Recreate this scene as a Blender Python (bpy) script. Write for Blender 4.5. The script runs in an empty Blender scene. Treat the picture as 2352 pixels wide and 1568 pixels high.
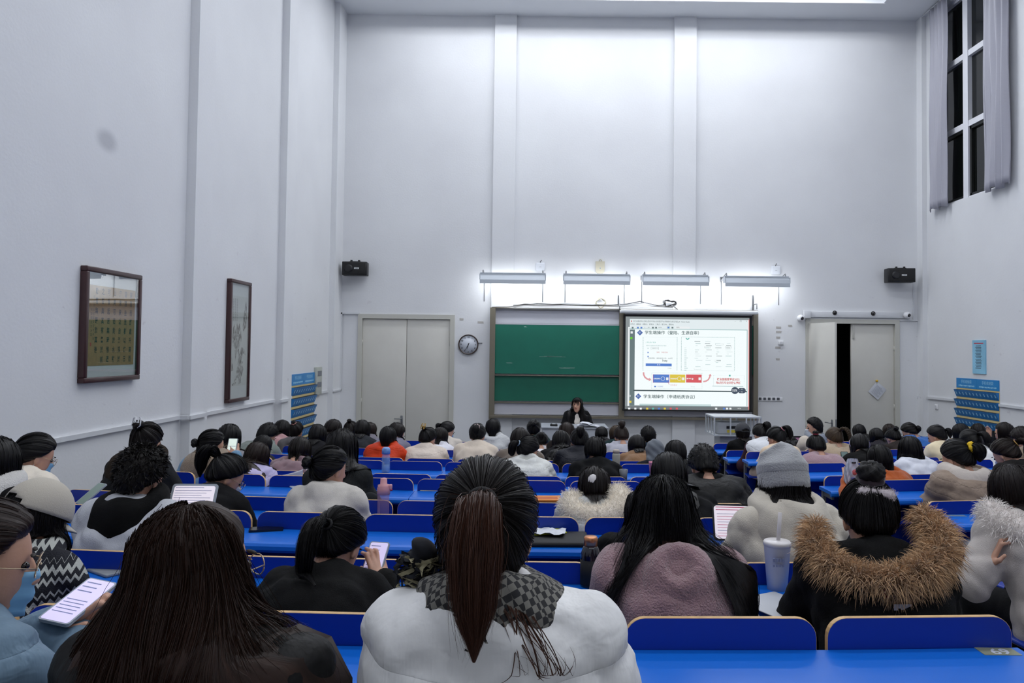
import bpy, bmesh, math, random
import numpy as np
from mathutils import Vector, Matrix, Euler

# ------------------------------------------------------------------ camera, world, exposure
SC = bpy.context.scene
COL = SC.collection
FPX, CX, CY = 1750.0, 1235.0, 746.0          # focal length and principal point in pixels of a 2352x1568 frame
PITCH, ROLL, CAMZ = 0.031, 0.0115, 2.42
cam_data = bpy.data.cameras.new('camera')
cam_data.sensor_width = 36.0
cam_data.lens = 36.0 * FPX / 2352.0
cam_data.shift_x = -(CX - 1176.0) / 2352.0
cam_data.shift_y = (CY - 784.0) / 2352.0
cam_data.clip_start = 0.05
cam = bpy.data.objects.new('camera', cam_data)
COL.objects.link(cam)
CAMR = Matrix.Rotation(math.pi / 2 + PITCH, 3, 'X') @ Matrix.Rotation(ROLL, 3, 'Z')
cam.matrix_world = Matrix.Translation((0, 0, CAMZ)) @ CAMR.to_4x4()
SC.camera = cam
world = bpy.data.worlds.new('night'); SC.world = world
world.use_nodes = True
world.node_tree.nodes['Background'].inputs[0].default_value = (0.012, 0.016, 0.022, 1)
world.node_tree.nodes['Background'].inputs[1].default_value = 0.6
SC.view_settings.view_transform = 'Standard'
SC.view_settings.look = 'None'
SC.view_settings.gamma = 1.0
SC.view_settings.use_curve_mapping = False
SC.view_settings.exposure = 0.05
SC.cycles.max_bounces = 6; SC.cycles.diffuse_bounces = 4; SC.cycles.glossy_bounces = 3; SC.cycles.transmission_bounces = 4; SC.cycles.transparent_max_bounces = 8
CEIL_W = 175.0           # watts of each tube bank recessed in the ceiling
BOARD_W = 6.0            # watts of each lamp over the blackboard


def at(px, py, d):
    """world point seen at a pixel, at distance d into the hall"""
    r = CAMR @ Vector(((px - CX) / FPX, -(py - CY) / FPX, -1.0))
    t = d / r.y
    return Vector((r.x * t, d, CAMZ + r.z * t))


def atx(px, py, X):
    """world point seen at a pixel on a side wall"""
    r = CAMR @ Vector(((px - CX) / FPX, -(py - CY) / FPX, -1.0))
    t = X / r.x
    return Vector((X, r.y * t, CAMZ + r.z * t))


# ------------------------------------------------------------------ small helpers
def lin(h):
    h = h.lstrip('#')
    return tuple(((c / 12.92) if c <= 0.04045 else ((c + 0.055) / 1.055) ** 2.4)
                 for c in (int(h[i:i + 2], 16) / 255 for i in (0, 2, 4))) + (1.0,)


MATS = {}


def mat(key, color, rough=0.6, metal=0.0, bump=0.0, bscale=60.0, var=0.0, vscale=6.0, emit=0.0,
        trans=0.0, spec=0.5, sheen=0.0, alpha=1.0, detail=4.0, coat=0.0):
    if key in MATS:
        return MATS[key]
    m = bpy.data.materials.new(key); m.use_nodes = True
    nt = m.node_tree; N = nt.nodes; L = nt.links
    b = N['Principled BSDF']
    col = lin(color) if isinstance(color, str) else color
    b.inputs['Base Color'].default_value = col
    b.inputs['Roughness'].default_value = rough
    b.inputs['Metallic'].default_value = metal
    b.inputs['Specular IOR Level'].default_value = spec
    if sheen:
        b.inputs['Sheen Weight'].default_value = sheen
    if trans:
        b.inputs['Transmission Weight'].default_value = trans
    if coat:
        b.inputs['Coat Weight'].default_value = coat
    if alpha < 1:
        b.inputs['Alpha'].default_value = alpha
    if emit:
        b.inputs['Emission Color'].default_value = col
        b.inputs['Emission Strength'].default_value = emit
    if bump or var:
        tc = N.new('ShaderNodeTexCoord')
        if var:
            n = N.new('ShaderNodeTexNoise'); n.inputs['Scale'].default_value = vscale; n.inputs['Detail'].default_value = detail
            L.new(tc.outputs['Object'], n.inputs['Vector'])
            r = N.new('ShaderNodeMapRange')
            r.inputs[1].default_value = 0.3; r.inputs[2].default_value = 0.7
            r.inputs[3].default_value = 1 - var; r.inputs[4].default_value = 1 + var * 0.6
            L.new(n.outputs['Fac'], r.inputs[0])
            mx = N.new('ShaderNodeMix'); mx.data_type = 'RGBA'; mx.blend_type = 'MULTIPLY'
            mx.inputs[0].default_value = 1.0
            mx.inputs[6].default_value = col
            L.new(r.outputs[0], mx.inputs[7])
            L.new(mx.outputs[2], b.inputs['Base Color'])
        if bump:
            n2 = N.new('ShaderNodeTexNoise'); n2.inputs['Scale'].default_value = bscale; n2.inputs['Detail'].default_value = 3
            L.new(tc.outputs['Object'], n2.inputs['Vector'])
            bp = N.new('ShaderNodeBump'); bp.inputs['Strength'].default_value = bump
            bp.inputs['Distance'].default_value = 0.01
            L.new(n2.outputs['Fac'], bp.inputs['Height'])
            L.new(bp.outputs['Normal'], b.inputs['Normal'])
    MATS[key] = m
    return m


def tag(o, label=None, cat=None, group=None, kind=None):
    if label: o['label'] = label
    if cat: o['category'] = cat
    if group: o['group'] = group
    if kind: o['kind'] = kind
    return o


def empty(name, loc=(0, 0, 0), rz=0.0, label=None, cat=None, group=None, scale=1.0):
    o = bpy.data.objects.new(name, None)
    COL.objects.link(o)
    o.empty_display_size = 0.05
    o.location = loc; o.rotation_euler = (0, 0, rz); o.scale = (scale,) * 3
    return tag(o, label, cat, group)


def link(name, mesh, parent=None, loc=None, rot=None, mats=None, scale=None):
    o = bpy.data.objects.new(name, mesh)
    COL.objects.link(o)
    if parent: o.parent = parent
    if loc is not None: o.location = loc
    if rot is not None: o.rotation_euler = rot
    if scale is not None: o.scale = scale
    if mats:
        for i, m in enumerate(mats):
            if i < len(o.material_slots):
                o.material_slots[i].link = 'OBJECT'
                o.material_slots[i].material = m
    return o


class MB:
    """collects simple shapes, then links them as one mesh object"""
    def __init__(s):
        s.v = []; s.f = []; s.m = []; s.smooth = []

    def add(s, verts, faces, mi=0, smooth=False):
        o = len(s.v)
        s.v.extend([tuple(p) for p in verts])
        for f in faces:
            s.f.append([i + o for i in f]); s.m.append(mi); s.smooth.append(smooth)
        return s

    def box(s, a, b, mi=0):
        x0, y0, z0 = [min(p, q) for p, q in zip(a, b)]
        x1, y1, z1 = [max(p, q) for p, q in zip(a, b)]
        v = [(x0, y0, z0), (x1, y0, z0), (x1, y1, z0), (x0, y1, z0), (x0, y0, z1), (x1, y0, z1), (x1, y1, z1), (x0, y1, z1)]
        return s.add(v, [(0, 3, 2, 1), (4, 5, 6, 7), (0, 1, 5, 4), (1, 2, 6, 5), (2, 3, 7, 6), (3, 0, 4, 7)], mi)

    def bbox(s, a, b, r=0.01, mi=0, seg=2):
        """box with rounded edges"""
        bm = bmesh.new()
        bmesh.ops.create_cube(bm, size=1.0)
        a = Vector(a); b = Vector(b)
        sz = Vector([abs(q - p) for p, q in zip(a, b)]); c = (a + b) / 2
        for v in bm.verts:
            v.co = Vector([v.co[i] * sz[i] + c[i] for i in range(3)])
        bmesh.ops.bevel(bm, geom=bm.edges[:], offset=min(r, min(sz) * 0.49), segments=seg, affect='EDGES', profile=0.5)
        bm.verts.ensure_lookup_table()
        bm.verts.index_update()
        s.add([v.co[:] for v in bm.verts], [[v.index for v in f.verts] for f in bm.faces], mi, True)
        bm.free()
        return s

    def prism(s, pts, axis, lo, hi, mi=0, side_mi=None, smooth=False):
        """2D outline pulled along an axis; pts run through the other two axes in order"""
        ax = 'xyz'.index(axis); oth = [i for i in range(3) if i != ax]
        n = len(pts); v = []
        for h in (lo, hi):
            for p in pts:
                q = [0, 0, 0]; q[ax] = h; q[oth[0]] = p[0]; q[oth[1]] = p[1]
                v.append(q)
        s.add(v, [tuple(range(n))[::-1], tuple(range(n, 2 * n))], mi)
        o = len(s.v) - 2 * n
        for i in range(n):
            j = (i + 1) % n
            s.f.append([o + i, o + j, o + n + j, o + n + i]); s.m.append(mi if side_mi is None else side_mi); s.smooth.append(smooth)
        return s

    def tube(s, path, rad, n=8, mi=0, caps=True, squash=None):
        path = [Vector(p) for p in path]
        k = len(path)
        if not hasattr(rad, '__len__'): rad = [rad] * k
        up = Vector((0.013, 0.021, 1.0)); v = []; f = []
        prev = None
        for i, p in enumerate(path):
            t = (path[min(i + 1, k - 1)] - path[max(i - 1, 0)])
            t = t.normalized() if t.length > 1e-9 else Vector((0, 0, 1))
            if prev is None:
                a = t.cross(up)
                if a.length < 1e-3: a = t.cross(Vector((1, 0, 0)))
                a.normalize()
            else:
                a = prev - t * prev.dot(t)
                a = a.normalized() if a.length > 1e-6 else prev
            prev = a
            b = t.cross(a)
            sq = 1.0 if squash is None else squash
            for j in range(n):
                an = 2 * math.pi * j / n
                v.append(p + a * math.cos(an) * rad[i] + b * math.sin(an) * rad[i] * sq)
        for i in range(k - 1):
            for j in range(n):
                j2 = (j + 1) % n
                f.append((i * n + j, i * n + j2, (i + 1) * n + j2, (i + 1) * n + j))
        if caps:
            f.append(tuple(range(n))[::-1]); f.append(tuple((k - 1) * n + j for j in range(n)))
        return s.add(v, f, mi, True)

    def lathe(s, prof, n=20, c=(0, 0, 0), mi=0, axis='z'):
        v = []; f = []
        for r, h in prof:
            for j in range(n):
                an = 2 * math.pi * j / n
                x, y, z = r * math.cos(an), r * math.sin(an), h
                if axis == 'y': x, y, z = x, z, y
                if axis == 'x': x, y, z = z, x, y
                v.append((x + c[0], y + c[1], z + c[2]))
        k = len(prof)
        for i in range(k - 1):
            for j in range(n):
                j2 = (j + 1) % n
                f.append((i * n + j, i * n + j2, (i + 1) * n + j2, (i + 1) * n + j))
        f.append(tuple(range(n))[::-1]); f.append(tuple((k - 1) * n + j for j in range(n)))
        return s.add(v, f, mi, True)

    def ball(s, c, r, n=12, m=8, mi=0):
        if not hasattr(r, '__len__'): r = (r, r, r)
        v = []; f = []
        for i in range(m + 1):
            th = math.pi * i / m
            for j in range(n):
                ph = 2 * math.pi * j / n
                v.append((c[0] + r[0] * math.sin(th) * math.cos(ph), c[1] + r[1] * math.sin(th) * math.sin(ph), c[2] + r[2] * math.cos(th)))
        for i in range(m):
            for j in range(n):
                j2 = (j + 1) % n
                f.append((i * n + j, (i + 1) * n + j, (i + 1) * n + j2, i * n + j2))
        return s.add(v, f, mi, True)

    def mesh(s, name, mats):
        me = bpy.data.meshes.new(name)
        me.from_pydata([tuple(p) for p in s.v], [], s.f)
        for m in (mats if isinstance(mats, (list, tuple)) else [mats]):
            me.materials.append(m)
        me.polygons.foreach_set('material_index', s.m)
        me.polygons.foreach_set('use_smooth', s.smooth)
        me.update()
        bm = bmesh.new(); bm.from_mesh(me)
        bmesh.ops.recalc_face_normals(bm, faces=bm.faces)
        bm.to_mesh(me); bm.free()
        return me

    def build(s, name, mats, parent=None, loc=None, rot=None):
        return link(name, s.mesh(name, mats), parent, loc, rot)


def text(name, body, size, mt, parent, loc, rot, extrude=0.0, align='LEFT', valign='CENTER', wx=1.0, spacing=1.0, line=1.0, bold=0.0):
    cu = bpy.data.curves.new(name, 'FONT')
    cu.body = body; cu.size = size; cu.align_x = align; cu.align_y = valign
    cu.extrude = extrude; cu.space_character = spacing; cu.space_line = line; cu.offset = bold
    cu.resolution_u = 2
    cu.materials.append(mt)
    o = bpy.data.objects.new(name, cu); COL.objects.link(o)
    o.parent = parent; o.location = loc; o.rotation_euler = rot; o.scale = (wx, 1, 1)
    TEXTS.append(o)
    return o


TEXTS = []
def flush_texts(fit=()):
    """turn the lettering into plain meshes"""
    bpy.context.view_layer.update()
    dg = bpy.context.evaluated_depsgraph_get()
    for o in TEXTS:
        me = bpy.data.meshes.new_from_object(o.evaluated_get(dg))
        n = o.name.split('.')[0]; par = o.parent; loc = o.location.copy(); rot = o.rotation_euler.copy(); sc = o.scale.copy()
        if 'wfit' in o:
            xs = [v.co.x for v in me.vertices]
            if xs: sc.x = o['wfit'] / max(1e-6, max(xs) - min(xs))
        mt = o.data.materials[0]; cu = o.data
        bpy.data.objects.remove(o); bpy.data.curves.remove(cu)
        if not len(me.materials): me.materials.append(mt)
        link(n, me, par, loc, rot, None, sc)
    TEXTS.clear()


def rrect(w, h, r, seg=5, corners=(1, 1, 1, 1)):
    """rounded rectangle centred on 0; corners: right-top, left-top, left-bottom, right-bottom"""
    pts = []
    for k, (sx, sy, a0) in enumerate(((1, 1, 0), (-1, 1, 90), (-1, -1, 180), (1, -1, 270))):
        if not corners[k]:
            pts.append((sx * w / 2, sy * h / 2)); continue
        cx, cy = sx * (w / 2 - r), sy * (h / 2 - r)
        for i in range(seg + 1):
            a = math.radians(a0 + 90 * i / seg)
            pts.append((cx + r * math.cos(a), cy + r * math.sin(a)))
    return pts

# ------------------------------------------------------------------ the hall
W = 14.34                                   # front wall
XL, XR = -3.795, 7.24                       # side walls
YB = -2.6                                   # back wall, behind the camera
ZC = at(1235, 38, W).z                      # ceiling
random.seed(4)


def wall_material():
    m = bpy.data.materials.new('white_wall_paint'); m.use_nodes = True
    N = m.node_tree.nodes; L = m.node_tree.links; b = N['Principled BSDF']
    g = N.new('ShaderNodeNewGeometry')
    n1 = N.new('ShaderNodeTexNoise'); n1.inputs['Scale'].default_value = 0.9; n1.inputs['Detail'].default_value = 5
    L.new(g.outputs['Position'], n1.inputs['Vector'])
    r1 = N.new('ShaderNodeValToRGB')
    r1.color_ramp.elements[0].position = 0.3; r1.color_ramp.elements[0].color = (0.705, 0.715, 0.74, 1)
    r1.color_ramp.elements[1].position = 0.7; r1.color_ramp.elements[1].color = (0.755, 0.768, 0.79, 1)
    L.new(n1.outputs['Fac'], r1.inputs['Fac'])
    # scuffs: sparse greyish-mauve marks low on the walls
    n2 = N.new('ShaderNodeTexNoise'); n2.inputs['Scale'].default_value = 5.5; n2.inputs['Detail'].default_value = 6
    mp = N.new('ShaderNodeMapping'); mp.inputs['Scale'].default_value = (1, 1, 1.7)
    L.new(g.outputs['Position'], mp.inputs['Vector']); L.new(mp.outputs[0], n2.inputs['Vector'])
    r2 = N.new('ShaderNodeMapRange'); r2.inputs[1].default_value = 0.685; r2.inputs[2].default_value = 0.74
    r2.inputs[3].default_value = 0; r2.inputs[4].default_value = 0.32
    L.new(n2.outputs['Fac'], r2.inputs[0])
    sp = N.new('ShaderNodeSeparateXYZ'); L.new(g.outputs['Position'], sp.inputs[0])
    r3 = N.new('ShaderNodeMapRange'); r3.inputs[1].default_value = 4.2; r3.inputs[2].default_value = 2.6
    r3.inputs[3].default_value = 0; r3.inputs[4].default_value = 1
    L.new(sp.outputs['Z'], r3.inputs[0])
    mu = N.new('ShaderNodeMath'); mu.operation = 'MULTIPLY'
    L.new(r2.outputs[0], mu.inputs[0]); L.new(r3.outputs[0], mu.inputs[1])
    mx = N.new('ShaderNodeMix'); mx.data_type = 'RGBA'
    mx.inputs[7].default_value = (0.42, 0.38, 0.42, 1)
    L.new(mu.outputs[0], mx.inputs[0]); L.new(r1.outputs['Color'], mx.inputs[6])
    # round ball mark on the side wall
    vd = N.new('ShaderNodeVectorMath'); vd.operation = 'DISTANCE'
    bc = atx(246, 323, XL); vd.inputs[1].default_value = (bc.x, bc.y * .6, bc.z)
    sm = N.new('ShaderNodeVectorMath'); sm.operation = 'MULTIPLY'; sm.inputs[1].default_value = (1, .6, 1)
    L.new(g.outputs['Position'], sm.inputs[0]); L.new(sm.outputs[0], vd.inputs[0])
    r4 = N.new('ShaderNodeMapRange'); r4.interpolation_type = 'SMOOTHSTEP'
    r4.inputs[1].default_value = 0.04; r4.inputs[2].default_value = 0.13; r4.inputs[3].default_value = 0.5; r4.inputs[4].default_value = 0
    L.new(vd.outputs['Value'], r4.inputs[0])
    mx2 = N.new('ShaderNodeMix'); mx2.data_type = 'RGBA'; mx2.inputs[7].default_value = (0.30, 0.31, 0.35, 1)
    L.new(r4.outputs[0], mx2.inputs[0]); L.new(mx.outputs[2], mx2.inputs[6])
    L.new(mx2.outputs[2], b.inputs['Base Color'])
    b.inputs['Roughness'].default_value = 0.75
    nb = N.new('ShaderNodeTexNoise'); nb.inputs['Scale'].default_value = 35
    L.new(g.outputs['Position'], nb.inputs['Vector'])
    bp = N.new('ShaderNodeBump'); bp.inputs['Strength'].default_value = 0.06; bp.inputs['Distance'].default_value = 0.02
    L.new(nb.outputs['Fac'], bp.inputs['Height']); L.new(bp.outputs[0], b.inputs['Normal'])
    return m


M_WALL = wall_material()
M_CEIL = mat('ceiling_paint', '#dfe2e6', 0.85, bump=0.05, bscale=25)
M_FLOOR = mat('grey_terrazzo', '#6f7072', 0.35, var=0.25, vscale=40, bump=0.03)
M_TRIMW = mat('white_plastic_trunking', '#d6d8dc', 0.45)
M_DOOR = mat('cream_door_paint', '#cfcdc6', 0.42, bump=0.02, bscale=30, var=0.03, vscale=3)
M_DFRAME = mat('door_frame_paint', '#c2c1b9', 0.45)
M_METAL = mat('brushed_steel', '#8d8f92', 0.35, 1.0)
M_BRONZE = mat('bronze_aluminium', '#8b8474', 0.42, 0.65)
M_BLACK = mat('matte_black', '#0b0b0c', 0.5)
M_WHITEP = mat('white_plastic', '#e8e9ec', 0.35)
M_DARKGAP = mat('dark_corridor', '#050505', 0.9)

# door openings on the front wall (X range, top)
d1a, d1b, d1t = at(821, 900, W).x, at(1041, 900, W).x, at(932, 723, W).z
d2a, d2b, d2t = at(1851, 900, W).x, at(2064, 900, W).x, at(1950, 734, W).z
mb = MB()
T = 0.24
mb.box((XL - T, W, -0.3), (d1a, W + T, ZC + 0.5)); mb.box((d1b, W, -0.3), (d2a, W + T, ZC + 0.5)); mb.box((d2b, W, -0.3), (XR + T, W + T, ZC + 0.5))
mb.box((d1a, W, d1t), (d1b, W + T, ZC + 0.5)); mb.box((d2a, W, d2t), (d2b, W + T, ZC + 0.5))
wf = tag(mb.build('wall_front', M_WALL), kind='structure')
for (pa, pb) in ((1133, 1183), (1546, 1597)):
    xa, xb = at(pa, 400, W).x, at(pb, 400, W).x
    MB().box((xa, W - 0.07, 0), (xb, W + 0.01, ZC + 0.02)).build('pilaster', M_WALL, wf)
# recess of a shallow ledge under the lamps, above the boards
za = at(1450, 712, W).z
MB().box((at(1135, 700, W).x, W - 0.055, za), (at(1720, 700, W).x, W, at(1450, 701, W).z)).build('ledge', M_WALL, wf)

wl = tag(MB().box((XL - T, YB, -0.3), (XL, W + T, ZC + 0.5)).build('wall_left', M_WALL), kind='structure')
for p0, p1 in ((415, 468), (631, 661)):
    ya = atx(p0, 950, XL).y
    MB().box((XL - 0.02, ya, -0.2), (XL + 0.10, ya + 0.42, ZC + 0.02)).build('pilaster', M_WALL, wl)
for ya in (4.95, 1.9):
    MB().box((XL - 0.02, ya, -0.2), (XL + 0.10, ya + 0.42, ZC + 0.02)).build('pilaster', M_WALL, wl)
MB().box((XL - 0.02, W - 0.52, -0.2), (XL + 0.10, W + 0.01, ZC + 0.02)).build('pilaster', M_WALL, wl)

# right wall with the tall window
wz0 = atx(2182, 468, XR).z
wy1, wy0 = atx(2150, 300, XR).y, atx(2296, 300, XR).y
wz1 = ZC - 0.12
mb = MB()
mb.box((XR, YB, -0.3), (XR + T, wy0, ZC + 0.5)); mb.box((XR, wy1, -0.3), (XR + T, W + T, ZC + 0.5))
mb.box((XR, wy0, -0.3), (XR + T, wy1, wz0)); mb.box((XR, wy0, wz1), (XR + T, wy1, ZC + 0.5))
wr = tag(mb.build('wall_right', M_WALL), kind='structure')
MB().box((XR - 0.09, W - 0.2, -0.2), (XR + 0.02, W + 0.01, ZC + 0.02)).build('pilaster', M_WALL, wr)
tag(MB().box((XL - T, YB - T, -0.3), (XR + T, YB, ZC + 0.5)).build('wall_back', M_WALL), kind='structure')

# ceiling with long recessed light wells
WELLS = [(11.75, 13.62), (7.6, 9.4), (3.4, 5.2), (-0.9, 0.9)]
WX0, WX1 = -2.75, 6.2
mb = MB()
ys = [YB - T] + [v for w in sorted(WELLS) for v in w] + [W + T]
for i in range(0, len(ys), 2):
    mb.box((XL - T, ys[i], ZC), (XR + T, ys[i + 1], ZC + 0.12))
for (a, b) in WELLS:
    mb.box((XL - T, a, ZC), (WX0, b, ZC + 0.12)); mb.box((WX1, a, ZC), (XR + T, b, ZC + 0.12))
ceil = tag(mb.build('ceiling', M_CEIL), kind='structure')
for (a, b) in WELLS:
    mb = MB(); h = ZC + 0.42
    mb.box((WX0 - 0.03, a - 0.03, ZC + 0.12), (WX0, b + 0.03, h)); mb.box((WX1, a - 0.03, ZC + 0.12), (WX1 + 0.03, b + 0.03, h))
    mb.box((WX0, a - 0.03, ZC + 0.12), (WX1, a, h)); mb.box((WX0, b, ZC + 0.12), (WX1, b + 0.03, h))
    mb.box((WX0 - 0.03, a - 0.03, h), (WX1 + 0.03, b + 0.03, h + 0.03))
    mb.build('light_well', M_CEIL, ceil)
    MB().box((WX0 - 0.03, b - 0.02, ZC - 0.012), (WX1 + 0.03, b + 0.012, ZC + 0.01)).build('well_trim', M_WHITEP, ceil)
M_TUBE = mat('lit_tube', (0.93, 0.96, 1.0, 1), 0.4, emit=6.0)
for wi, (a, b) in enumerate(WELLS):
    lo = empty('ceiling_light', ((WX0 + WX1) / 2, (a + b) / 2, ZC + 0.40), 0,
               'long bank of fluorescent tubes recessed in the white ceiling', 'ceiling light', 'tube banks recessed in the ceiling')
    Lh = (WX1 - WX0) / 2 - 0.25
    MB().box((-Lh, -0.35, -0.03), (Lh, 0.35, 0.02)).build('tray', M_WHITEP, lo)
    for k in (-0.22, 0.22):
        MB().tube([(-Lh + 0.03, k, -0.06), (Lh - 0.03, k, -0.06)], 0.02, 8).build('tube', M_TUBE, lo)
    ld = bpy.data.lights.new('tube_glow', 'AREA'); ld.shape = 'RECTANGLE'
    ld.size = 2 * Lh; ld.size_y = 0.7; ld.energy = CEIL_W * (1.2, 0.78, 0.82, 0.72)[wi]; ld.color = (0.93, 0.96, 1.0)
    lob = bpy.data.objects.new('tube_glow', ld); COL.objects.link(lob); lob.parent = lo; lob.location = (0, 0, -0.1)

# ------------------------------------------------------------------ rows: distance of the seat backs and height below the camera
ROWS = [(1.17, .69), (1.99, .69), (2.89, .80), (3.655, .80), (4.52, .907), (5.27, .907), (6.18, 1.028), (6.87, 1.028),
        (7.87, 1.147), (8.55, 1.147), (9.45, 1.25), (10.15, 1.25)]
ROWN = dict(zip('ZABCDEFGHIJK', range(12)))
BACKZ, DESKZ = 0.83, 0.75
def arc(x): return 0.03 * x * x
def row_floor(r): return CAMZ - ROWS[r][1] - BACKZ
def drow(r, x): return ROWS[r][0] + arc(x)

mb = MB()
tiers = [(YB - T, row_floor(0))]
for r in range(2, 12, 2):
    tiers.append((ROWS[r][0] - 0.12, row_floor(r)))
z = row_floor(11); y = 11.0
while z > 0.12:
    z -= 0.12; tiers.append((y, z)); y += 0.32
tiers.append((y, 0.0))
xs = [XL - T + (XR - XL + 2 * T) * i / 24 for i in range(25)]
nt = len(tiers); v = []; f = []
for t, (y0, zz) in enumerate(tiers):
    y1 = tiers[t + 1][0] if t + 1 < nt else W + 1.6
    for x in xs:
        e0 = 0 if t == 0 else arc(x) * (1 if t < 6 else 0.55)
        e1 = (arc(x) * (1 if t + 1 < 6 else 0.55)) if t + 1 < nt else 0
        v += [(x, y0 + e0, zz), (x, y1 + e1, zz), (x, y1 + e1, tiers[t + 1][1] if t + 1 < nt else -0.3)]
for t in range(nt):
    for i in range(24):
        o = (t * 25 + i) * 3
        f.append((o, o + 3, o + 4, o + 1)); f.append((o + 1, o + 4, o + 5, o + 2))
mb.add(v, f)
tag(mb.build('floor', M_FLOOR), kind='structure')

# ------------------------------------------------------------------ doors
def door_frame(a, b, t, name):
    mb = MB(); w = 0.075
    mb.box((a - 0.01, W - 0.03, 0), (a + w, W + 0.12, t + 0.01)); mb.box((b - w, W - 0.03, 0), (b + 0.01, W + 0.12, t + 0.01))
    mb.box((a + w, W - 0.03, t - w), (b - w, W + 0.12, t + 0.01))
    return tag(mb.build(name, M_DFRAME), kind='structure')

def lever(parent, x, y, z, sgn, mt):
    mb = MB()
    mb.bbox((x - 0.022, y - 0.012, z - 0.13), (x + 0.022, y, z + 0.09), 0.006)
    mb.tube([(x, y, z + 0.03), (x, y - 0.05, z + 0.03), (x + 0.03 * sgn, y - 0.055, z + 0.03), (x + 0.13 * sgn, y - 0.055, z + 0.03)], 0.009, 8)
    mb.build('door_handle', mt, parent)

def hinge(parent, x, y, z):
    MB().tube([(x, y, z - 0.05), (x, y, z + 0.05)], 0.011, 8).build('hinge', M_DFRAME, parent)

f1 = door_frame(d1a, d1b, d1t, 'door_1')
xm = at(932, 900, W).x
for (a, b) in ((d1a + 0.077, xm - 0.004), (xm + 0.004, d1b - 0.077)):
    lf = MB().bbox((a, W + 0.01, 0.01), (b, W + 0.055, d1t - 0.08), 0.004).build('door_leaf', M_DOOR, f1)
    if b < xm:
        lever(lf, xm - 0.07, W + 0.01, at(925, 965, W).z, -1, M_METAL)
        for hz in (0.4, 1.4, 2.5): hinge(lf, a - 0.004, W + 0.005, hz)
    else:
        for hz in (0.4, 1.4, 2.5): hinge(lf, b + 0.004, W + 0.005, hz)
f2 = door_frame(d2a, d2b, d2t, 'door_2')
xg = at(1956, 900, W).x
lf = MB().bbox((xg, W + 0.02, 0.01), (d2b - 0.077, W + 0.065, d2t - 0.08), 0.004).build('door_leaf', M_DOOR, f2)
for hz in (0.4, 1.4, 2.5): hinge(lf, d2b - 0.073, W + 0.015, hz)
MB().bbox((xg + 0.02, W + 0.005, d2t - 0.36), (xg + 0.055, W + 0.02, d2t - 0.10), 0.004).build('bolt', M_DFRAME, lf)
# leaf swung into the hall
lw = 0.77; ang = math.radians(-74)
lf2 = MB().bbox((0, -0.045, 0.01), (lw, 0.0, d2t - 0.08), 0.004).build('door_leaf', M_DOOR, f2, (d2a + 0.08, W + 0.0, 0), (0, 0, ang))
hzz = at(1905, 975, W - 0.7).z
lever(lf2, lw - 0.07, -0.045, hzz, -1, M_METAL)
MB().box((lw - 0.001, -0.03, hzz - 0.12), (lw + 0.004, -0.01, hzz + 0.1)).build('lock_plate', M_METAL, lf2)
for hz in (0.4, 1.4, 2.5): MB().tube([(0, -0.005, hz - 0.05), (0, -0.005, hz + 0.05)], 0.011, 8).build('hinge', M_DFRAME, lf2)
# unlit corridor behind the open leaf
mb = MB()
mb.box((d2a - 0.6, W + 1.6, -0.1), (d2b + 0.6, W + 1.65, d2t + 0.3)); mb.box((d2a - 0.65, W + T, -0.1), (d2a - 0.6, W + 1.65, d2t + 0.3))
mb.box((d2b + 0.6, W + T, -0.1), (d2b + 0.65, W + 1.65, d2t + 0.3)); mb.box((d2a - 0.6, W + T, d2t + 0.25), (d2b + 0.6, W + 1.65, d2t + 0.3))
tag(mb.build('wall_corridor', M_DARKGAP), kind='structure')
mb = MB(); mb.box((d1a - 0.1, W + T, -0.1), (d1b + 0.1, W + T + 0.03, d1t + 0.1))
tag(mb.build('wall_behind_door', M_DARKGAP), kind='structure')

# ------------------------------------------------------------------ cable trunking as trims
TN = [0]
def trunk(pts, r=0.018, mt=M_TRIMW):
    TN[0] += 1
    mb = MB()
    for a, b in zip(pts[:-1], pts[1:]):
        a = Vector(a); b = Vector(b)
        lo = [min(p, q) - r for p, q in zip(a, b)]; hi = [max(p, q) + r for p, q in zip(a, b)]
        mb.box(lo, hi)
    return tag(mb.build('trim_%d' % TN[0], mt), kind='structure')

def sloped_trunk(pts, h=0.02, t=0.02):
    TN[0] += 1
    mb = MB()
    for a, b in zip(pts[:-1], pts[1:]):
        (x0, y0, z0), (x1, y1, z1) = a, b
        dx, dy = x1 - x0, y1 - y0
        n = Vector((-dy, dx, 0))
        n = n.normalized() * t if n.length > 1e-6 else Vector((t, 0, 0))
        v = []
        for (x, y, z_) in (a, b):
            for s, k in ((-1, -1), (1, -1), (1, 1), (-1, 1)):
                v.append((x + n.x * s, y + n.y * s, z_ + h * k))
        mb.add(v, [(0, 1, 2, 3), (7, 6, 5, 4), (0, 4, 5, 1), (1, 5, 6, 2), (2, 6, 7, 3), (3, 7, 4, 0)])
    return tag(mb.build('trim_%d' % TN[0], M_TRIMW), kind='structure')

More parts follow.
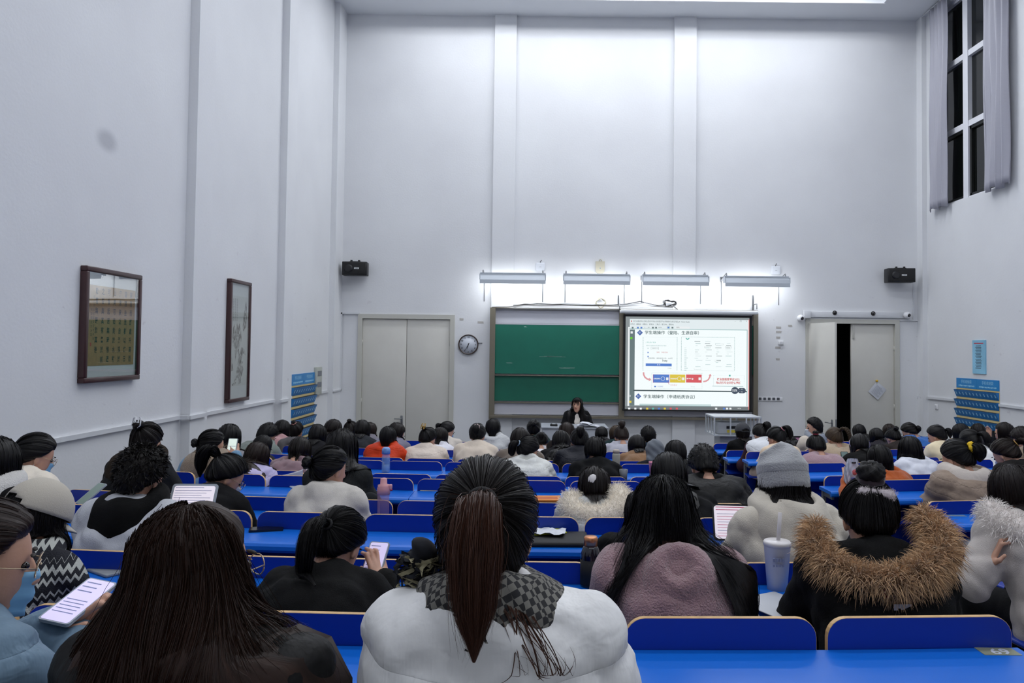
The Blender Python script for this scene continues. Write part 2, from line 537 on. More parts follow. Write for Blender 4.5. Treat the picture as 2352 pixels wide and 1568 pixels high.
def wpt(px, py, off=0.0):       # on the left wall
    return tuple(atx(px, py, XL + off))
p_a, p_b = wpt(-180, 1068, 0.012), wpt(413, 958, 0.012)
sloped_trunk([p_a, p_b])
p_c, p_d = wpt(434, 959, 0.112), wpt(466, 954, 0.112)
sloped_trunk([(XL + 0.012, p_b[1] - 0.01, p_b[2]), (XL + 0.112, p_b[1] - 0.01, p_b[2])])
sloped_trunk([p_c, (XL + 0.112, p_c[1] + 0.4, p_c[2])])
sloped_trunk([wpt(467, 951, 0.012), wpt(630, 920, 0.012)])
q = wpt(644, 921, 0.112)
sloped_trunk([q, (XL + 0.112, q[1] + 0.36, q[2])])
sloped_trunk([wpt(662, 913, 0.012), wpt(668, 912, 0.012)])
sloped_trunk([wpt(733, 901, 0.012), wpt(752, 898, 0.012)])
zt = at(768, 898, W - 0.5).z
trunk([(XL + 0.11, W - 0.51, zt), (XL + 0.11, W - 0.03, zt), (XL + 0.11, W - 0.03, at(770, 719, W).z), (d1a, W - 0.015, at(770, 719, W).z)], 0.014)
sp = at(785, 660, W); trunk([(sp.x, W - 0.012, at(785, 632, W).z), (sp.x, W - 0.012, at(785, 719, W).z)], 0.012)
sp = at(2098, 690, W); zt2 = at(2098, 736, W).z
trunk([(sp.x, W - 0.012, at(2098, 650, W).z), (sp.x, W - 0.012, zt2)], 0.012)
trunk([(d2a - 0.02, W - 0.012, zt2 + 0.005), (at(2110, 800, W).x, W - 0.012, zt2 + 0.005), (at(2110, 800, W).x, W - 0.012, at(2110, 911, W).z)], 0.014)
zr = at(2110, 911, W).z
sloped_trunk([(at(2110, 900, W).x, W - 0.014, zr), (XR - 0.1, W - 0.014, zr)])
sloped_trunk([(XR - 0.012, W - 0.22, zr), tuple(atx(2199, 919, XR - 0.012))])
sloped_trunk([tuple(atx(2296, 930, XR - 0.012)), tuple(atx(2420, 946, XR - 0.012))])
# boxed-in trunking above the right door
a, b = at(1845, 714, W), at(2086, 731, W)
TN[0] += 1
tb = tag(MB().bbox((a.x, W - 0.05, b.z), (b.x, W, a.z), 0.006).build('trim_%d' % TN[0], M_TRIMW), kind='structure')
MB().bbox((a.x - 0.02, W - 0.1, b.z - 0.02), (a.x + 0.11, W - 0.045, a.z + 0.01), 0.006).build('junction_box', M_TRIMW, tb)

# ------------------------------------------------------------------ window
win = MB()
wx = XR + 0.10
M_WFRAME = mat('white_window_frame', '#e3e4ea', 0.35)
M_SASH = mat('dark_sash', '#101312', 0.4)
fr = 0.05
win.box((wx - 0.05, wy0, wz0), (wx + 0.05, wy0 + fr, wz1)); win.box((wx - 0.05, wy1 - fr, wz0), (wx + 0.05, wy1, wz1))
win.box((wx - 0.05, wy0, wz0 - 0.0), (wx + 0.05, wy1, wz0 + 0.035)); win.box((wx - 0.05, wy0, wz1 - fr), (wx + 0.05, wy1, wz1))
w1 = tag(win.build('window_1', M_WFRAME), kind='structure')
ym = atx(2226, 250, XR + 0.1).y
MB().box((wx - 0.065, ym - 0.075, wz0), (wx + 0.05, ym + 0.075, wz1)).build('mullion', M_WFRAME, w1)
zts = [atx(2200, 300, XR + 0.1).z, atx(2200, 143, XR + 0.1).z, atx(2200, 143, XR + 0.1).z + 1.2]
zb = [wz0]
for zt3 in zts:
    if zt3 < wz1 - 0.1:
        MB().box((wx - 0.055, wy0, zt3 - 0.05), (wx + 0.05, wy1, zt3 + 0.05)).build('transom', M_WFRAME, w1); zb.append(zt3)
zb.append(wz1)
M_GLASS = mat('night_glass', '#0c0f0e', 0.06, spec=0.6)
for i in range(len(zb) - 1):
    for (ya, yb_) in ((wy0 + fr, ym - 0.075), (ym + 0.075, wy1 - fr)):
        MB().box((wx + 0.01, ya, zb[i] + 0.03), (wx + 0.018, yb_, zb[i + 1] - 0.03)).build('pane', M_GLASS, w1)
        if i == 0:
            mb = MB(); za_, zb_ = zb[0] + 0.03, zb[1] - 0.05; t = 0.05
            mb.box((wx - 0.035, ya, za_), (wx + 0.005, ya + t, zb_)); mb.box((wx - 0.035, yb_ - t, za_), (wx + 0.005, yb_, zb_))
            mb.box((wx - 0.035, ya, zb_ - t), (wx + 0.005, yb_, zb_)); mb.box((wx - 0.035, ya, za_), (wx + 0.005, yb_, za_ + t))
            mb.build('sash', M_SASH, w1)

# curtains with deep folds
M_CURT = mat('silver_grey_curtain', '#a9a9b4', 0.5, sheen=0.3, bump=0.12, bscale=30)
def curtain(y0, y1, z0, label, seed):
    rnd = random.Random(seed)
    nf = 4.5; n = 60; m = 26; v = []; f = []
    ztop = ZC - 0.05
    for i in range(m + 1):
        t = i / m; z_ = z0 + (ztop - z0) * t
        for j in range(n + 1):
            u = j / n
            ph = nf * 2 * math.pi * u + 0.6 * math.sin(3 * u + seed)
            amp = 0.05 * (0.75 + 0.25 * math.sin(5 * u + 2 * t)) * (1 - 0.35 * t)
            yy = y0 + (y1 - y0) * (u + 0.02 * math.sin(2 * ph) * (1 - t)) + 0.03 * math.sin(4 * t + seed) * (1 - t)
            xx = XR - 0.12 + amp * math.sin(ph) + 0.012 * math.sin(9 * t + 7 * u)
            v.append((xx, yy, z_ - (0.03 * math.sin(ph * 0.5 + seed) if i == 0 else 0)))
    for i in range(m):
        for j in range(n):
            o = i * (n + 1) + j
            f.append((o, o + 1, o + n + 2, o + n + 1))
    mb = MB(); mb.add(v, f, 0, True)
    o = mb.build('curtain', M_CURT)
    md = o.modifiers.new('thick', 'SOLIDIFY'); md.thickness = 0.006
    return tag(o, label, 'curtain')
curtain(atx(2174, 300, XR - 0.12).y, atx(2134, 300, XR - 0.12).y, atx(2158, 476, XR - 0.12).z, 'silver grey curtain gathered at the corner side of the tall dark window', 1)
curtain(atx(2316, 300, XR - 0.12).y, atx(2258, 300, XR - 0.12).y, atx(2286, 432, XR - 0.12).z, 'shorter silver grey curtain hanging on the window side away from the corner', 3)
rl = MB().tube([(XR - 0.12, wy0 - 0.5, ZC - 0.04), (XR - 0.12, wy1 + 0.25, ZC - 0.04)], 0.012, 8).build('curtain_rail', M_TRIMW)
tag(rl, 'thin curtain rail under the ceiling above the tall window', 'curtain rail')

# ------------------------------------------------------------------ lecture seats and desks
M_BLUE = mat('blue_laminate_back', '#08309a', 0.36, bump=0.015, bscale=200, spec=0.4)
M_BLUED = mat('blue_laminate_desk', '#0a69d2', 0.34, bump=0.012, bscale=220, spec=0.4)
M_PLY = mat('beech_ply_edge', '#d9b27c', 0.45, var=0.15, vscale=30)
M_STEEL = mat('grey_painted_steel', '#6d7077', 0.45, 0.3)
PITCHX = 0.525
BW = 0.497
out = rrect(BW, 0.36, 0.05, 6, (1, 1, 1, 1))
def back_meshes():
    bm = MB(); pts = [(x, z_ + BACKZ - 0.18) for x, z_ in rrect(BW - 0.002, 0.36 - 0.002, 0.05, 6)]
    bm.prism(pts, 'y', -0.0085, 0.0085)
    e = MB(); po = [(x, z_ + BACKZ - 0.18) for x, z_ in rrect(BW, 0.36, 0.05, 6)]
    pi = [(x, z_ + BACKZ - 0.18) for x, z_ in rrect(BW - 0.008, 0.36 - 0.008, 0.048, 6)]
    n = len(po); v = []
    for yy in (-0.0078, 0.0078):
        v += [(x, yy, z_) for x, z_ in po]; v += [(x, yy, z_) for x, z_ in pi]
    f = []
    for i in range(n):
        j = (i + 1) % n
        f += [(i, j, n + j, n + i), (2 * n + i, 3 * n + i, 3 * n + j, 2 * n + j), (i, 2 * n + i, 2 * n + j, j), (n + i, n + j, 3 * n + j, 3 * n + i)]
    e.add(v, f)
    return bm.mesh('backrest', M_BLUE), e.mesh('ply_edge', M_PLY)
ME_BACK, ME_EDGE = back_meshes()
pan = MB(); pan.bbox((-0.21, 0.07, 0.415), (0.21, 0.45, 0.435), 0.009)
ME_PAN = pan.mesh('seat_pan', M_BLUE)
lg = MB(); lg.box((-0.255, -0.03, 0.0), (-0.235, 0.03, 0.72)); lg.box((-0.265, -0.12, 0.0), (-0.225, 0.14, 0.02)); lg.box((-0.25, -0.02, 0.38), (-0.24, 0.33, 0.41))
ME_LEG = lg.mesh('leg', M_STEEL)
LEFT_GAPS = -2.93
RIGHT_GAPS = 2.37
SEAT_LABEL = 'fixed blue chair whose laminate back has a pale beech ply edge'
ORD = ['first', 'second', 'third', 'fourth', 'fifth', 'sixth', 'seventh', 'eighth', 'ninth', 'tenth', 'eleventh', 'twelfth']
def seat(r, X):
    a = math.atan(0.06 * X)
    blk = 'wide block' if X < 1.8 else 'window-side block'
    lab = 'fixed blue chair with pale beech-edged back, %s row from the front, %s' % (ORD[11 - r], blk)
    o = empty('lecture_chair', (X, drow(r, X), row_floor(r)), a, lab, 'chair', 'fixed chairs, %s row, %s' % (ORD[11 - r], blk))
    b = link('backrest', ME_BACK, o); link('ply_edge', ME_EDGE, b)
    link('seat_pan', ME_PAN, o); link('leg', ME_LEG, o)
    return o
def desk(r, X0, X1, lab):
    """curved worktop running behind the seat backs of row r, for the row behind"""
    zf = row_floor(r)
    Xc = (X0 + X1) / 2
    o = empty('desk', (Xc, drow(r, Xc) - 0.15, zf), 0, lab, 'desk', 'long blue worktops behind the seat backs')
    ox, oy = Xc, drow(r, Xc) - 0.15
    n = 8
    def strip(prof, name, mt, x0=X0, x1=X1, par=o, smooth=False):
        m = MB(); v = []; k = len(prof); f = []
        for i in range(n + 1):
            x = x0 + (x1 - x0) * i / n
            for (yy, zz) in prof:
                v.append((x - ox, drow(r, x) + yy - oy, zz))
        for i in range(n):
            for j in range(k):
                j2 = (j + 1) % k
                f.append((i * k + j, i * k + j2, (i + 1) * k + j2, (i + 1) * k + j))
        f.append(tuple(range(k))[::-1]); f.append(tuple(n * k + j for j in range(k)))
        m.add(v, f, 0, smooth)
        return m.build(name, mt, par)
    top = [(-0.012, DESKZ), (-0.25, DESKZ), (-0.268, DESKZ - 0.004), (-0.278, DESKZ - 0.014), (-0.28, DESKZ - 0.03), (-0.272, DESKZ - 0.042), (-0.255, DESKZ - 0.045), (-0.245, DESKZ - 0.026), (-0.012, DESKZ - 0.026)]
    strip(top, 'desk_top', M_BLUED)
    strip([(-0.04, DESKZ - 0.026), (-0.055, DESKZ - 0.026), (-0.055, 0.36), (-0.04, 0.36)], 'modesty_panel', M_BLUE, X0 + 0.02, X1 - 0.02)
    strip([(-0.055, 0.60), (-0.22, 0.585), (-0.22, 0.57), (-0.055, 0.585)], 'book_shelf', M_BLUE, X0 + 0.02, X1 - 0.02)
    for x in (X0 + 0.03, Xc, X1 - 0.03):
        m = MB(); yy = drow(r, x) - oy
        m.box((x - ox - 0.012, yy - 0.06, 0.0), (x - ox + 0.012, yy - 0.02, DESKZ - 0.026)); m.box((x - ox - 0.008, yy - 0.24, DESKZ - 0.07), (x - ox + 0.008, yy - 0.05, DESKZ - 0.026))
        m.build('leg', M_STEEL, o)
    return o
PLACE = ['second', 'third', 'fourth', 'fifth', 'sixth', 'seventh', 'eighth', 'ninth', 'tenth', 'eleventh', 'twelfth']
SEAT_SKIP = set()
for r in range(1, 12):
    for k in range(8):
        if (r, 'L', k) not in SEAT_SKIP: seat(r, LEFT_GAPS + PITCHX * (k + 0.5))
        if r >= 2 and (r, 'R', k) not in SEAT_SKIP: seat(r, RIGHT_GAPS + PITCHX * (k + 0.5))
    desk(r, LEFT_GAPS, LEFT_GAPS + 4 * PITCHX - 0.003, 'long blue worktop, %s row from the front, wide block, half towards the pictures' % ORD[11 - r])
    desk(r, LEFT_GAPS + 4 * PITCHX, LEFT_GAPS + 8 * PITCHX, 'long blue worktop, %s row from the front, wide block, half towards the aisle' % ORD[11 - r])
    if r >= 2:
        desk(r, RIGHT_GAPS - 0.03, RIGHT_GAPS + 4 * PITCHX - 0.003, 'long blue worktop, %s row from the front, window-side block, half at the aisle' % ORD[11 - r])
        desk(r, RIGHT_GAPS + 4 * PITCHX, RIGHT_GAPS + 8 * PITCHX, 'long blue worktop, %s row from the front, window-side block, half at the wall' % ORD[11 - r])

# ------------------------------------------------------------------ boards and projection screen
def fw(px, py, off=0.0):
    return at(px, py, W - off)
M_GREEN = mat('green_board', '#0f6f5a', 0.55, var=0.06, vscale=4, bump=0.03, bscale=300)
M_GREEN2 = mat('green_board_lower', '#0d644f', 0.55, var=0.06, vscale=4, bump=0.03, bscale=300)
M_CHALK = mat('chalk', '#b9cfc6', 0.9)
M_PANEL = mat('white_panel', '#c9cad4', 0.5)
def fbox(pa, pb, o0, o1, mb=None, mi=0, r=0.0):
    """box on the front wall between two pixels, from o0 to o1 in front of the wall battens"""
    o0 += .075; o1 += .075
    a, b = fw(*pa), fw(*pb)
    mb = mb or MB()
    if r: mb.bbox((a.x, W - o1, b.z), (b.x, W - o0, a.z), r, mi)
    else: mb.box((a.x, W - o1, b.z), (b.x, W - o0, a.z), mi)
    return mb
bb = empty('sliding_blackboard', fw(1425, 960), 0, 'sliding green blackboard in a bronze aluminium frame on the front wall', 'blackboard')
BP = Vector(bb.location)
def bpart(name, mb, mt, par=None):
    o = mb.build(name, mt)
    if par is None: o.parent = bb; o.location = -BP
    else: o.parent = par
    return o
mb = MB()
fbox((1127, 708), (1136, 960), 0, .10, mb); fbox((1421, 712), (1431, 958), 0, .10, mb); fbox((1725, 720), (1735, 960), 0, .10, mb)
fbox((1127, 708), (1735, 714), 0, .10, mb)
a, b = fw(1127, 953), fw(1735, 960)
mb.box((a.x, W - 0.205, fw(1430, 960).z), (b.x, W - .075, fw(1430, 955).z))
bpart('frame', mb, M_BRONZE)
bpart('back_panel', fbox((1136, 713), (1421, 953), 0, .012), M_PANEL)
bpart('back_panel', fbox((1431, 713), (1725, 957), 0, .012), M_PANEL)
g1 = bpart('board_panel', fbox((1136, 745), (1421, 860), .06, .075), M_GREEN)
g2 = bpart('board_panel', fbox((1135, 862), (1421, 922), .03, .045), M_GREEN2)
mb = MB(); fbox((1136, 742), (1421, 745.5), .055, .085, mb); fbox((1136, 859), (1421, 864.5), .055, .09, mb)
bpart('rail', mb, M_BRONZE)
mb = MB(); fbox((1135, 921), (1421, 926.5), .025, .06, mb); bpart('rail', mb, M_BRONZE)
mb = MB(); rnd = random.Random(2)
for (x0, x1, y) in ((1202, 1213, 750.5), (1280, 1330, 844.5), (1236, 1300, 818.5), (1160, 1180, 833)):
    p, q = fw(x0, y, .076), fw(x1, y + (x1 - x0) * 0.0115, .076)
    for k in range(5):
        z_ = p.z + rnd.uniform(-.006, .006); xa = p.x + rnd.uniform(0, .3) * (q.x - p.x)
        mb.box((xa, W - .1515, z_), (xa + rnd.uniform(.3, .7) * (q.x - p.x), W - .1505, z_ + .0025))
bpart('chalk_mark', mb, M_CHALK)
# right green panels behind the screen
bpart('board_panel', fbox((1431, 745), (1725, 860), .04, .055), M_GREEN)

scr = empty('projection_screen', fw(1580, 943, .16), 0, 'pull-down projection screen lit with slides in front of the blackboard', 'projection screen')
SP = Vector(scr.location)
def spart(name, mb, mt, par=None):
    o = mb.build(name, mt)
    o.parent = par or scr
    if par is None: o.location = -SP
    return o
mb = MB(); a, b = fw(1423, 711, .2), fw(1737, 723, .2)
mb.bbox((a.x, W - .34, b.z), (b.x, W - .2, a.z), .02, 0, 3)
spart('housing', mb, mat('screen_housing', '#dfe2e6', .35))
a, b = fw(1431, 722, .16), fw(1724, 943, .16)
spart('fabric', MB().box((a.x, W - .245, b.z), (b.x, W - .235, a.z)), mat('screen_black_border', '#141416', .6))
mb = MB(); mb.tube([(a.x - .01, W - .24, b.z), (b.x + .01, W - .24, b.z)], .016, 8); spart('weight_bar', mb, M_BLACK)
# the projected picture, laid out on the screen in units of its own width and height
ia, ib = fw(1436, 727, .17), fw(1718, 940, .17)
IW, IH, IY = ib.x - ia.x, ia.z - ib.z, W - .248
def em(key, c, s=1.0):
    m = mat('light_' + key, c, .8, emit=s, spec=0)
    m.node_tree.nodes['Principled BSDF'].inputs['Base Color'].default_value = (.03, .03, .03, 1)
    return m
E_SCR = dict(white=em('white', '#eef8fb', .86), paper=em('paper', '#f6feff', .95), grey=em('grey', '#a9b3b6', .62), side=em('side', '#7f9396', .62), dark=em('dark', '#4a5c60', .7),
             blue=em('blue', '#5b86d6', .85), yellow=em('yellow', '#e2c94a', .9), red=em('red', '#dc5f66', .9), line=em('line', '#9cc4c4', .8), text=em('text', '#3f5f61', .75),
             rtext=em('rtext', '#cf5a58', .9), navy=em('navy', '#4c6cb4', .8), badge=em('badge', '#4d5a6c', .75), pale=em('pale', '#cfe0e2', .9), tb=em('tb', '#868d90', .65), arrow=em('arrow', '#e3a0a4', .9),
             green=em('green', '#6ad02e', .9), teal=em('teal', '#66c0b4', .85), lite=em('lite', '#f2f6f8', .9), edge=em('edge', '#ff7a70', .9))
img = spart('picture', MB().box((ia.x, IY, ib.z), (ib.x, IY + .002, ia.z)), E_SCR['grey'])
LAY = [0]
def sxy(cx, cy):        # crop pixels of the slide view (2007x1568 for 1420..1740 x 710..960)
    p = fw(1420 + cx / 6.272, 710 + cy / 6.272, .17)
    return p.x, p.z
def srect(x0, y0, x1, y1, c, name='slide_block', lvl=1):
    xa, _ = sxy(x0, (y0 + y1) / 2); xb, _ = sxy(x1, (y0 + y1) / 2); _, za = sxy((x0 + x1) / 2, y0); _, zb_ = sxy((x0 + x1) / 2, y1)
    y = IY - .0012 * lvl
    return spart(name, MB().box((xa, y - .0004, zb_), (xb, y, za)), E_SCR[c])
def sframe(x0, y0, x1, y1, c, t=4, lvl=2):
    mb = MB(); y = IY - .0012 * lvl
    for (a0, b0, a1, b1) in ((x0, y0, x1, y0 + t), (x0, y1 - t, x1, y1), (x0, y0, x0 + t, y1), (x1 - t, y0, x1, y1)):
        xa, za = sxy(a0, b0); xb, zb_ = sxy(a1, b1)
        mb.box((xa, y - .0004, min(za, zb_)), (xb, y, max(za, zb_)))
    return spart('slide_outline', mb, E_SCR[c])
def stext(x, y, body, hpx, c, lvl=3, align='LEFT', wpx=None, bold=0.0):
    xa, za = sxy(x, y)
    o = text('slide_text', body, hpx / 6.272 / 121.0 * 1.15, E_SCR[c], scr, (xa - SP.x, IY - .0012 * lvl - SP.y, za - SP.z), (math.pi / 2, 0, 0), align=align, bold=bold)
    if wpx: o['wfit'] = wpx / 6.272 / 123.5
    return o
srect(155, 150, 1866, 1388, 'white', lvl=1)
srect(130, 255, 155, 1388, 'lite', lvl=1)
srect(155, 295, 228, 1382, 'side', lvl=2); srect(228, 295, 1838, 1165, 'paper', lvl=2); srect(228, 1185, 1838, 1382, 'paper', lvl=2)
srect(150, 288, 1838, 296, 'line', lvl=3); srect(210, 1165, 1838, 1182, 'dark', lvl=3); srect(1834, 295, 1842, 1390, 'line', lvl=3); srect(1860, 150, 1868, 1440, 'edge', lvl=3)
srect(88, 1396, 1866, 1442, 'tb', lvl=2)
srect(178, 165, 192, 184, 'rtext', lvl=3)
stext(208, 176, '浙江省高校毕业生网上签约与毕业去向登记平台系统操作及常见问题.pdf - Adobe Reader', 24, 'dark', wpx=812)
stext(165, 216, '文件(F)   编辑(E)   视图(V)   文档(D)   工具(T)   窗口(W)   帮助(H)', 22, 'dark', wpx=622)
for x, ch in ((1670, '–'), (1748, '□'), (1828, '×')): stext(x, 176, ch, 26, 'dark', align='CENTER')
for x in (200, 275, 325, 490, 535, 770): srect(x - 13, 254, x + 13, 278, 'blue' if x in (275, 325) else 'side', lvl=3)
srect(690, 240, 735, 288, 'pale', lvl=3); srect(700, 254, 725, 276, 'blue', lvl=4)
stext(370, 264, '5', 20, 'dark'); stext(405, 264, '/ 20', 20, 'dark'); stext(565, 264, '100%', 20, 'dark'); stext(825, 264, '查找', 20, 'side'); srect(815, 250, 1015, 280, 'lite', lvl=2)
def diamond(cx, cy, r):
    mb = MB(); y = IY - .0036; pts = []
    for dx, dy in ((0, -r), (r, 0), (0, r), (-r, 0)):
        x, z_ = sxy(cx + dx, cy + dy); pts.append((x, z_))
    mb.prism(pts, 'y', y - .0004, y); spart('slide_diamond', mb, E_SCR['navy'])
    stext(cx, cy, '01', 34, 'lite', 5, 'CENTER')
diamond(304, 338, 42); diamond(281, 1249, 42)
stext(372, 338, '学生端操作（登陆、生源自审）', 48, 'text', wpx=775, bold=.0008)
stext(352, 1254, '学生端操作（申请纸质协议）', 48, 'text', wpx=735, bold=.0008)
sframe(346, 402, 838, 884, 'line'); sframe(896, 402, 1660, 886, 'line'); sframe(470, 916, 1196, 1142, 'line')
stext(388, 478, '| 学生用户登录', 19, 'teal'); stext(392, 524, '请在毕业生管理与就业服务系统中登录', 15, 'line', wpx=290)
for y, c in ((562, 'pale'), (622, 'blue'), (680, 'blue')): srect(412, y - 9, 428, y + 9, c, lvl=3)
sframe(460, 545, 572, 578, 'side', 3); stext(474, 562, '普通高校学生', 14, 'side', wpx=84)
stext(540, 621, '学号    学校代码', 19, 'rtext', wpx=160); stext(420, 704, '初始密码：身份证后六位，X大写', 19, 'side', wpx=350); stext(620, 740, '7cety', 30, 'text', bold=.001)
srect(387, 780, 759, 818, 'blue', lvl=3); stext(572, 799, '登 录', 18, 'lite', 5, 'CENTER'); stext(700, 849, '忘记密码', 12, 'side')
mb = MB(); x, z_ = sxy(986, 412)
pts = [(x + .035 * math.cos(t), z_ + .035 * math.sin(t)) for t in np.linspace(math.pi, 2 * math.pi, 12)] + [(x + .018 * math.cos(t), z_ + .018 * math.sin(t)) for t in np.linspace(2 * math.pi, math.pi, 12)]
mb.prism(pts, 'y', IY - .0042, IY - .0038); spart('slide_logo', mb, E_SCR['teal'])
rnd = random.Random(8)
for i in range(12): srect(940, 553 + i * 29, 940 + rnd.choice((30, 34, 48)), 559 + i * 29, 'line' if i else 'pale', lvl=3)
for i in range(14):
    for j in range(4):
        if rnd.random() < .62:
            x = 1085 + j * 148 + rnd.randint(0, 25); y = 462 + i * 30
            srect(x, y, x + rnd.randint(25, 90), y + 5, rnd.choice(('pale', 'pale', 'line', 'side')) if rnd.random() < .9 else 'text', lvl=3)
for (x0, y0, x1, y1) in ((1385, 494, 1498, 518), (1228, 533, 1316, 558), (1524, 536, 1612, 566), (1378, 730, 1458, 757), (1080, 843, 1180, 869)): sframe(x0, y0, x1, y1, 'side', 3)
for (x0, x1, c, tx) in ((492, 724, 'blue', '生源信息审核'), (735, 953, 'yellow', '就业去向登记'), (965, 1188, 'red', '解约申请')):
    srect(x0, 938, x1, 1054, c, lvl=3); stext(x0 + 8, 997, tx, 17, 'lite', 5, wpx=96 if tx[0] != '解' else 64, bold=.001)
    mb = MB(); cx, cz = sxy((x0 + x1) / 2 + 24, 997); n = 24; R1, R2 = .038, .033
    if c == 'red': cx, cz = sxy(1056, 1000); R1, R2 = .016, .004
    v = []; f = []
    for t in range(n):
        a_ = 2 * math.pi * t / n
        v += [(cx + R1 * math.cos(a_), IY - .0062, cz + R1 * math.sin(a_)), (cx + R2 * math.cos(a_), IY - .0062, cz + R2 * math.sin(a_))]
    for t in range(n):
        u = (t + 1) % n; f.append((2 * t, 2 * u, 2 * u + 1, 2 * t + 1))
    mb.add(v, f); spart('slide_ring', mb, E_SCR['lite'])
    srect(x1 - 45, 980, x1 - 12, 1018, 'lite', 'slide_icon', 4)
sframe(490, 935, 726, 1056, 'red', 4, 4)
stext(738, 1090, '信息核对', 22, 'arrow', wpx=98); srect(508, 1100, 535, 1118, 'blue', lvl=3); stext(555, 1110, '综合事项', 17, 'blue'); stext(1030, 1114, '更多信息', 13, 'pale')
def sarrow(pts, w, head, c):
    mb = MB(); y = IY - .004; P = [sxy(*p) for p in pts]; k = w / 6.272 / 122 / 2; v = []; f = []
    for i, p in enumerate(P):
        q = Vector(P[min(i + 1, len(P) - 1)]) - Vector(P[max(i - 1, 0)]); n = Vector((-q.y, q.x)).normalized() * k
        v += [(p[0] + n.x, y, p[1] + n.y), (p[0] - n.x, y, p[1] - n.y)]
    for i in range(len(P) - 1): f.append((2 * i, 2 * i + 1, 2 * i + 3, 2 * i + 2))
    q = (Vector(P[-1]) - Vector(P[-2])).normalized(); n = Vector((-q.y, q.x)); h = head / 6.272 / 122; e = Vector(P[-1]); o = len(v)
    for d in (n * h, q * h * 1.3, -n * h): v.append((e.x + d.x, y, e.y + d.y))
    f.append((o, o + 1, o + 2)); mb.add(v, f); spart('slide_arrow', mb, E_SCR[c])
sarrow([(355, 905), (358, 940), (375, 975), (405, 1000), (435, 1007)], 22, 26, 'arrow'); sarrow([(1210, 1040), (1250, 1032), (1285, 1010), (1303, 975), (1308, 955)], 20, 22, 'arrow')
sarrow([(722, 1084), (712, 1058), (704, 1035)], 5, 9, 'rtext')
sframe(1356, 948, 1800, 1106, 'line', 4); srect(1340, 1104, 1785, 1110, 'line', lvl=3); srect(1577, 942, 1602, 965, 'teal', 'slide_pin', 4)
stext(1406, 1008, '政治面貌变更在2022', 34, 'rtext', wpx=325, bold=.0012); stext(1393, 1057, '年6月份毕业时确认更新', 34, 'rtext', wpx=352, bold=.0012)
mb = MB(); x, z_ = sxy(1664, 1166); n = 28
mb.prism([(x + .066 * math.cos(2 * math.pi * t / n), z_ + .066 * math.sin(2 * math.pi * t / n)) for t in range(n)], 'y', IY - .0078, IY - .0074); spart('slide_badge', mb, E_SCR['badge'])
xa, za = sxy(1762, 1168); mb = MB(); mb.prism([(xa + p[0], za + p[1]) for p in rrect(.145, .098, .045, 5)], 'y', IY - .007, IY - .0066); spart('slide_badge', mb, E_SCR['badge'])
stext(1660, 1166, '52%', 36, 'lite', 8, 'CENTER', bold=.001)
for yy in (1148, 1186): stext(1724, yy, '+   0K/s', 15, 'lite', 7)
for x, y, c in ((186, 335, 'lite'), (181, 417, 'green'), (166, 1328, 'yellow')): srect(x - 16, y - 16, x + 16, y + 16, c, 'slide_icon', 4)
stext(163, 1243, '0', 34, 'lite', 4, 'CENTER')
sframe(300, 1366, 1320, 1384, 'line', 3, 4)
for i, (x, c) in enumerate(((150, 'lite'), (238, 'lite'), (316, 'lite'), (408, 'yellow'), (492, 'teal'), (576, 'blue'), (660, 'yellow'), (745, 'red'), (832, 'red'), (1396, 'lite'), (1510, 'blue'), (1552, 'lite'), (1600, 'lite'))):
    srect(x - 15, 1412, x + 15, 1438, c, 'slide_icon', 4)
stext(1695, 1424, '18:36', 22, 'lite', 4)

# screen brackets
for px in (1420, 1729):
    mb = MB(); p = fw(px, 680)
    mb.box((p.x - .012, W - .03, fw(px, 712).z), (p.x + .012, W, fw(px, 678).z)); mb.tube([(p.x, W - .02, fw(px, 700).z), (p.x, W - .27, fw(px, 700).z), (p.x, W - .27, fw(px, 712).z)], .01, 6)
    spart('bracket', mb, M_METAL)

# ------------------------------------------------------------------ lamps over the board
M_LAMP = mat('lamp_shade_grey', '#b9c0c8', .3, .25)
def board_lamp(x0, x1, y0, y1, lab):
    off = .42
    a, b = at(x0, y0, W - off), at(x1, y1, W - off)
    cx, L = (a.x + b.x) / 2, (b.x - a.x) / 2; z = (a.z + b.z) / 2 + .06
    o = empty('board_lamp', (cx, W - off, z), 0, lab, 'lamp', 'tube lamps above the blackboard')
    # open reflector: curved shade towards the hall, tube behind it
    prof = [(.05, .055), (-.02, .055), (-.075, .02), (-.10, -.05), (-.105, -.12), (-.098, -.12), (-.09, -.05), (-.066, .012), (-.02, .043), (.05, .043)]
    mb = MB(); mb.prism([(y, zz) for y, zz in prof], 'x', -L, L); mb.build('reflector', M_LAMP, o)
    MB().box((-L, -.03, .055), (L, .04, .085)).build('spine', M_LAMP, o)
    for s in (-1, 1):
        mb = MB(); mb.box((s * L - .006, -.10, -.05), (s * L + .006, .05, .055)); mb.build('end_cap', M_LAMP, o)
        xx = s * (L - .05)
        mb = MB(); mb.tube([(xx, .0, .08), (xx, .03, .13), (xx, off - .01, .06)], .011, 6); mb.box((xx - .02, off - .02, .02), (xx + .02, off, .1)); mb.tube([(xx, off - .01, .05), (xx, off - .01, -.42)], .006, 5)
        mb.build('bracket', M_METAL, o)
    MB().tube([(-L + .02, .0, -.02), (L - .02, .0, -.02)], .017, 8).build('tube', M_TUBE, o)
    ld = bpy.data.lights.new('board_lamp_glow', 'AREA'); ld.shape = 'RECTANGLE'; ld.size = 2 * L - .05; ld.size_y = .1; ld.energy = BOARD_W; ld.color = (.95, .98, 1.0)
    l = bpy.data.objects.new('board_lamp_glow', ld); COL.objects.link(l); l.parent = o; l.location = (0, .02, -.05); l.rotation_euler = (math.radians(52), 0, 0)
board_lamp(1103, 1253, 633, 656, 'grey strip lamp over the blackboard, end one beside the clock')
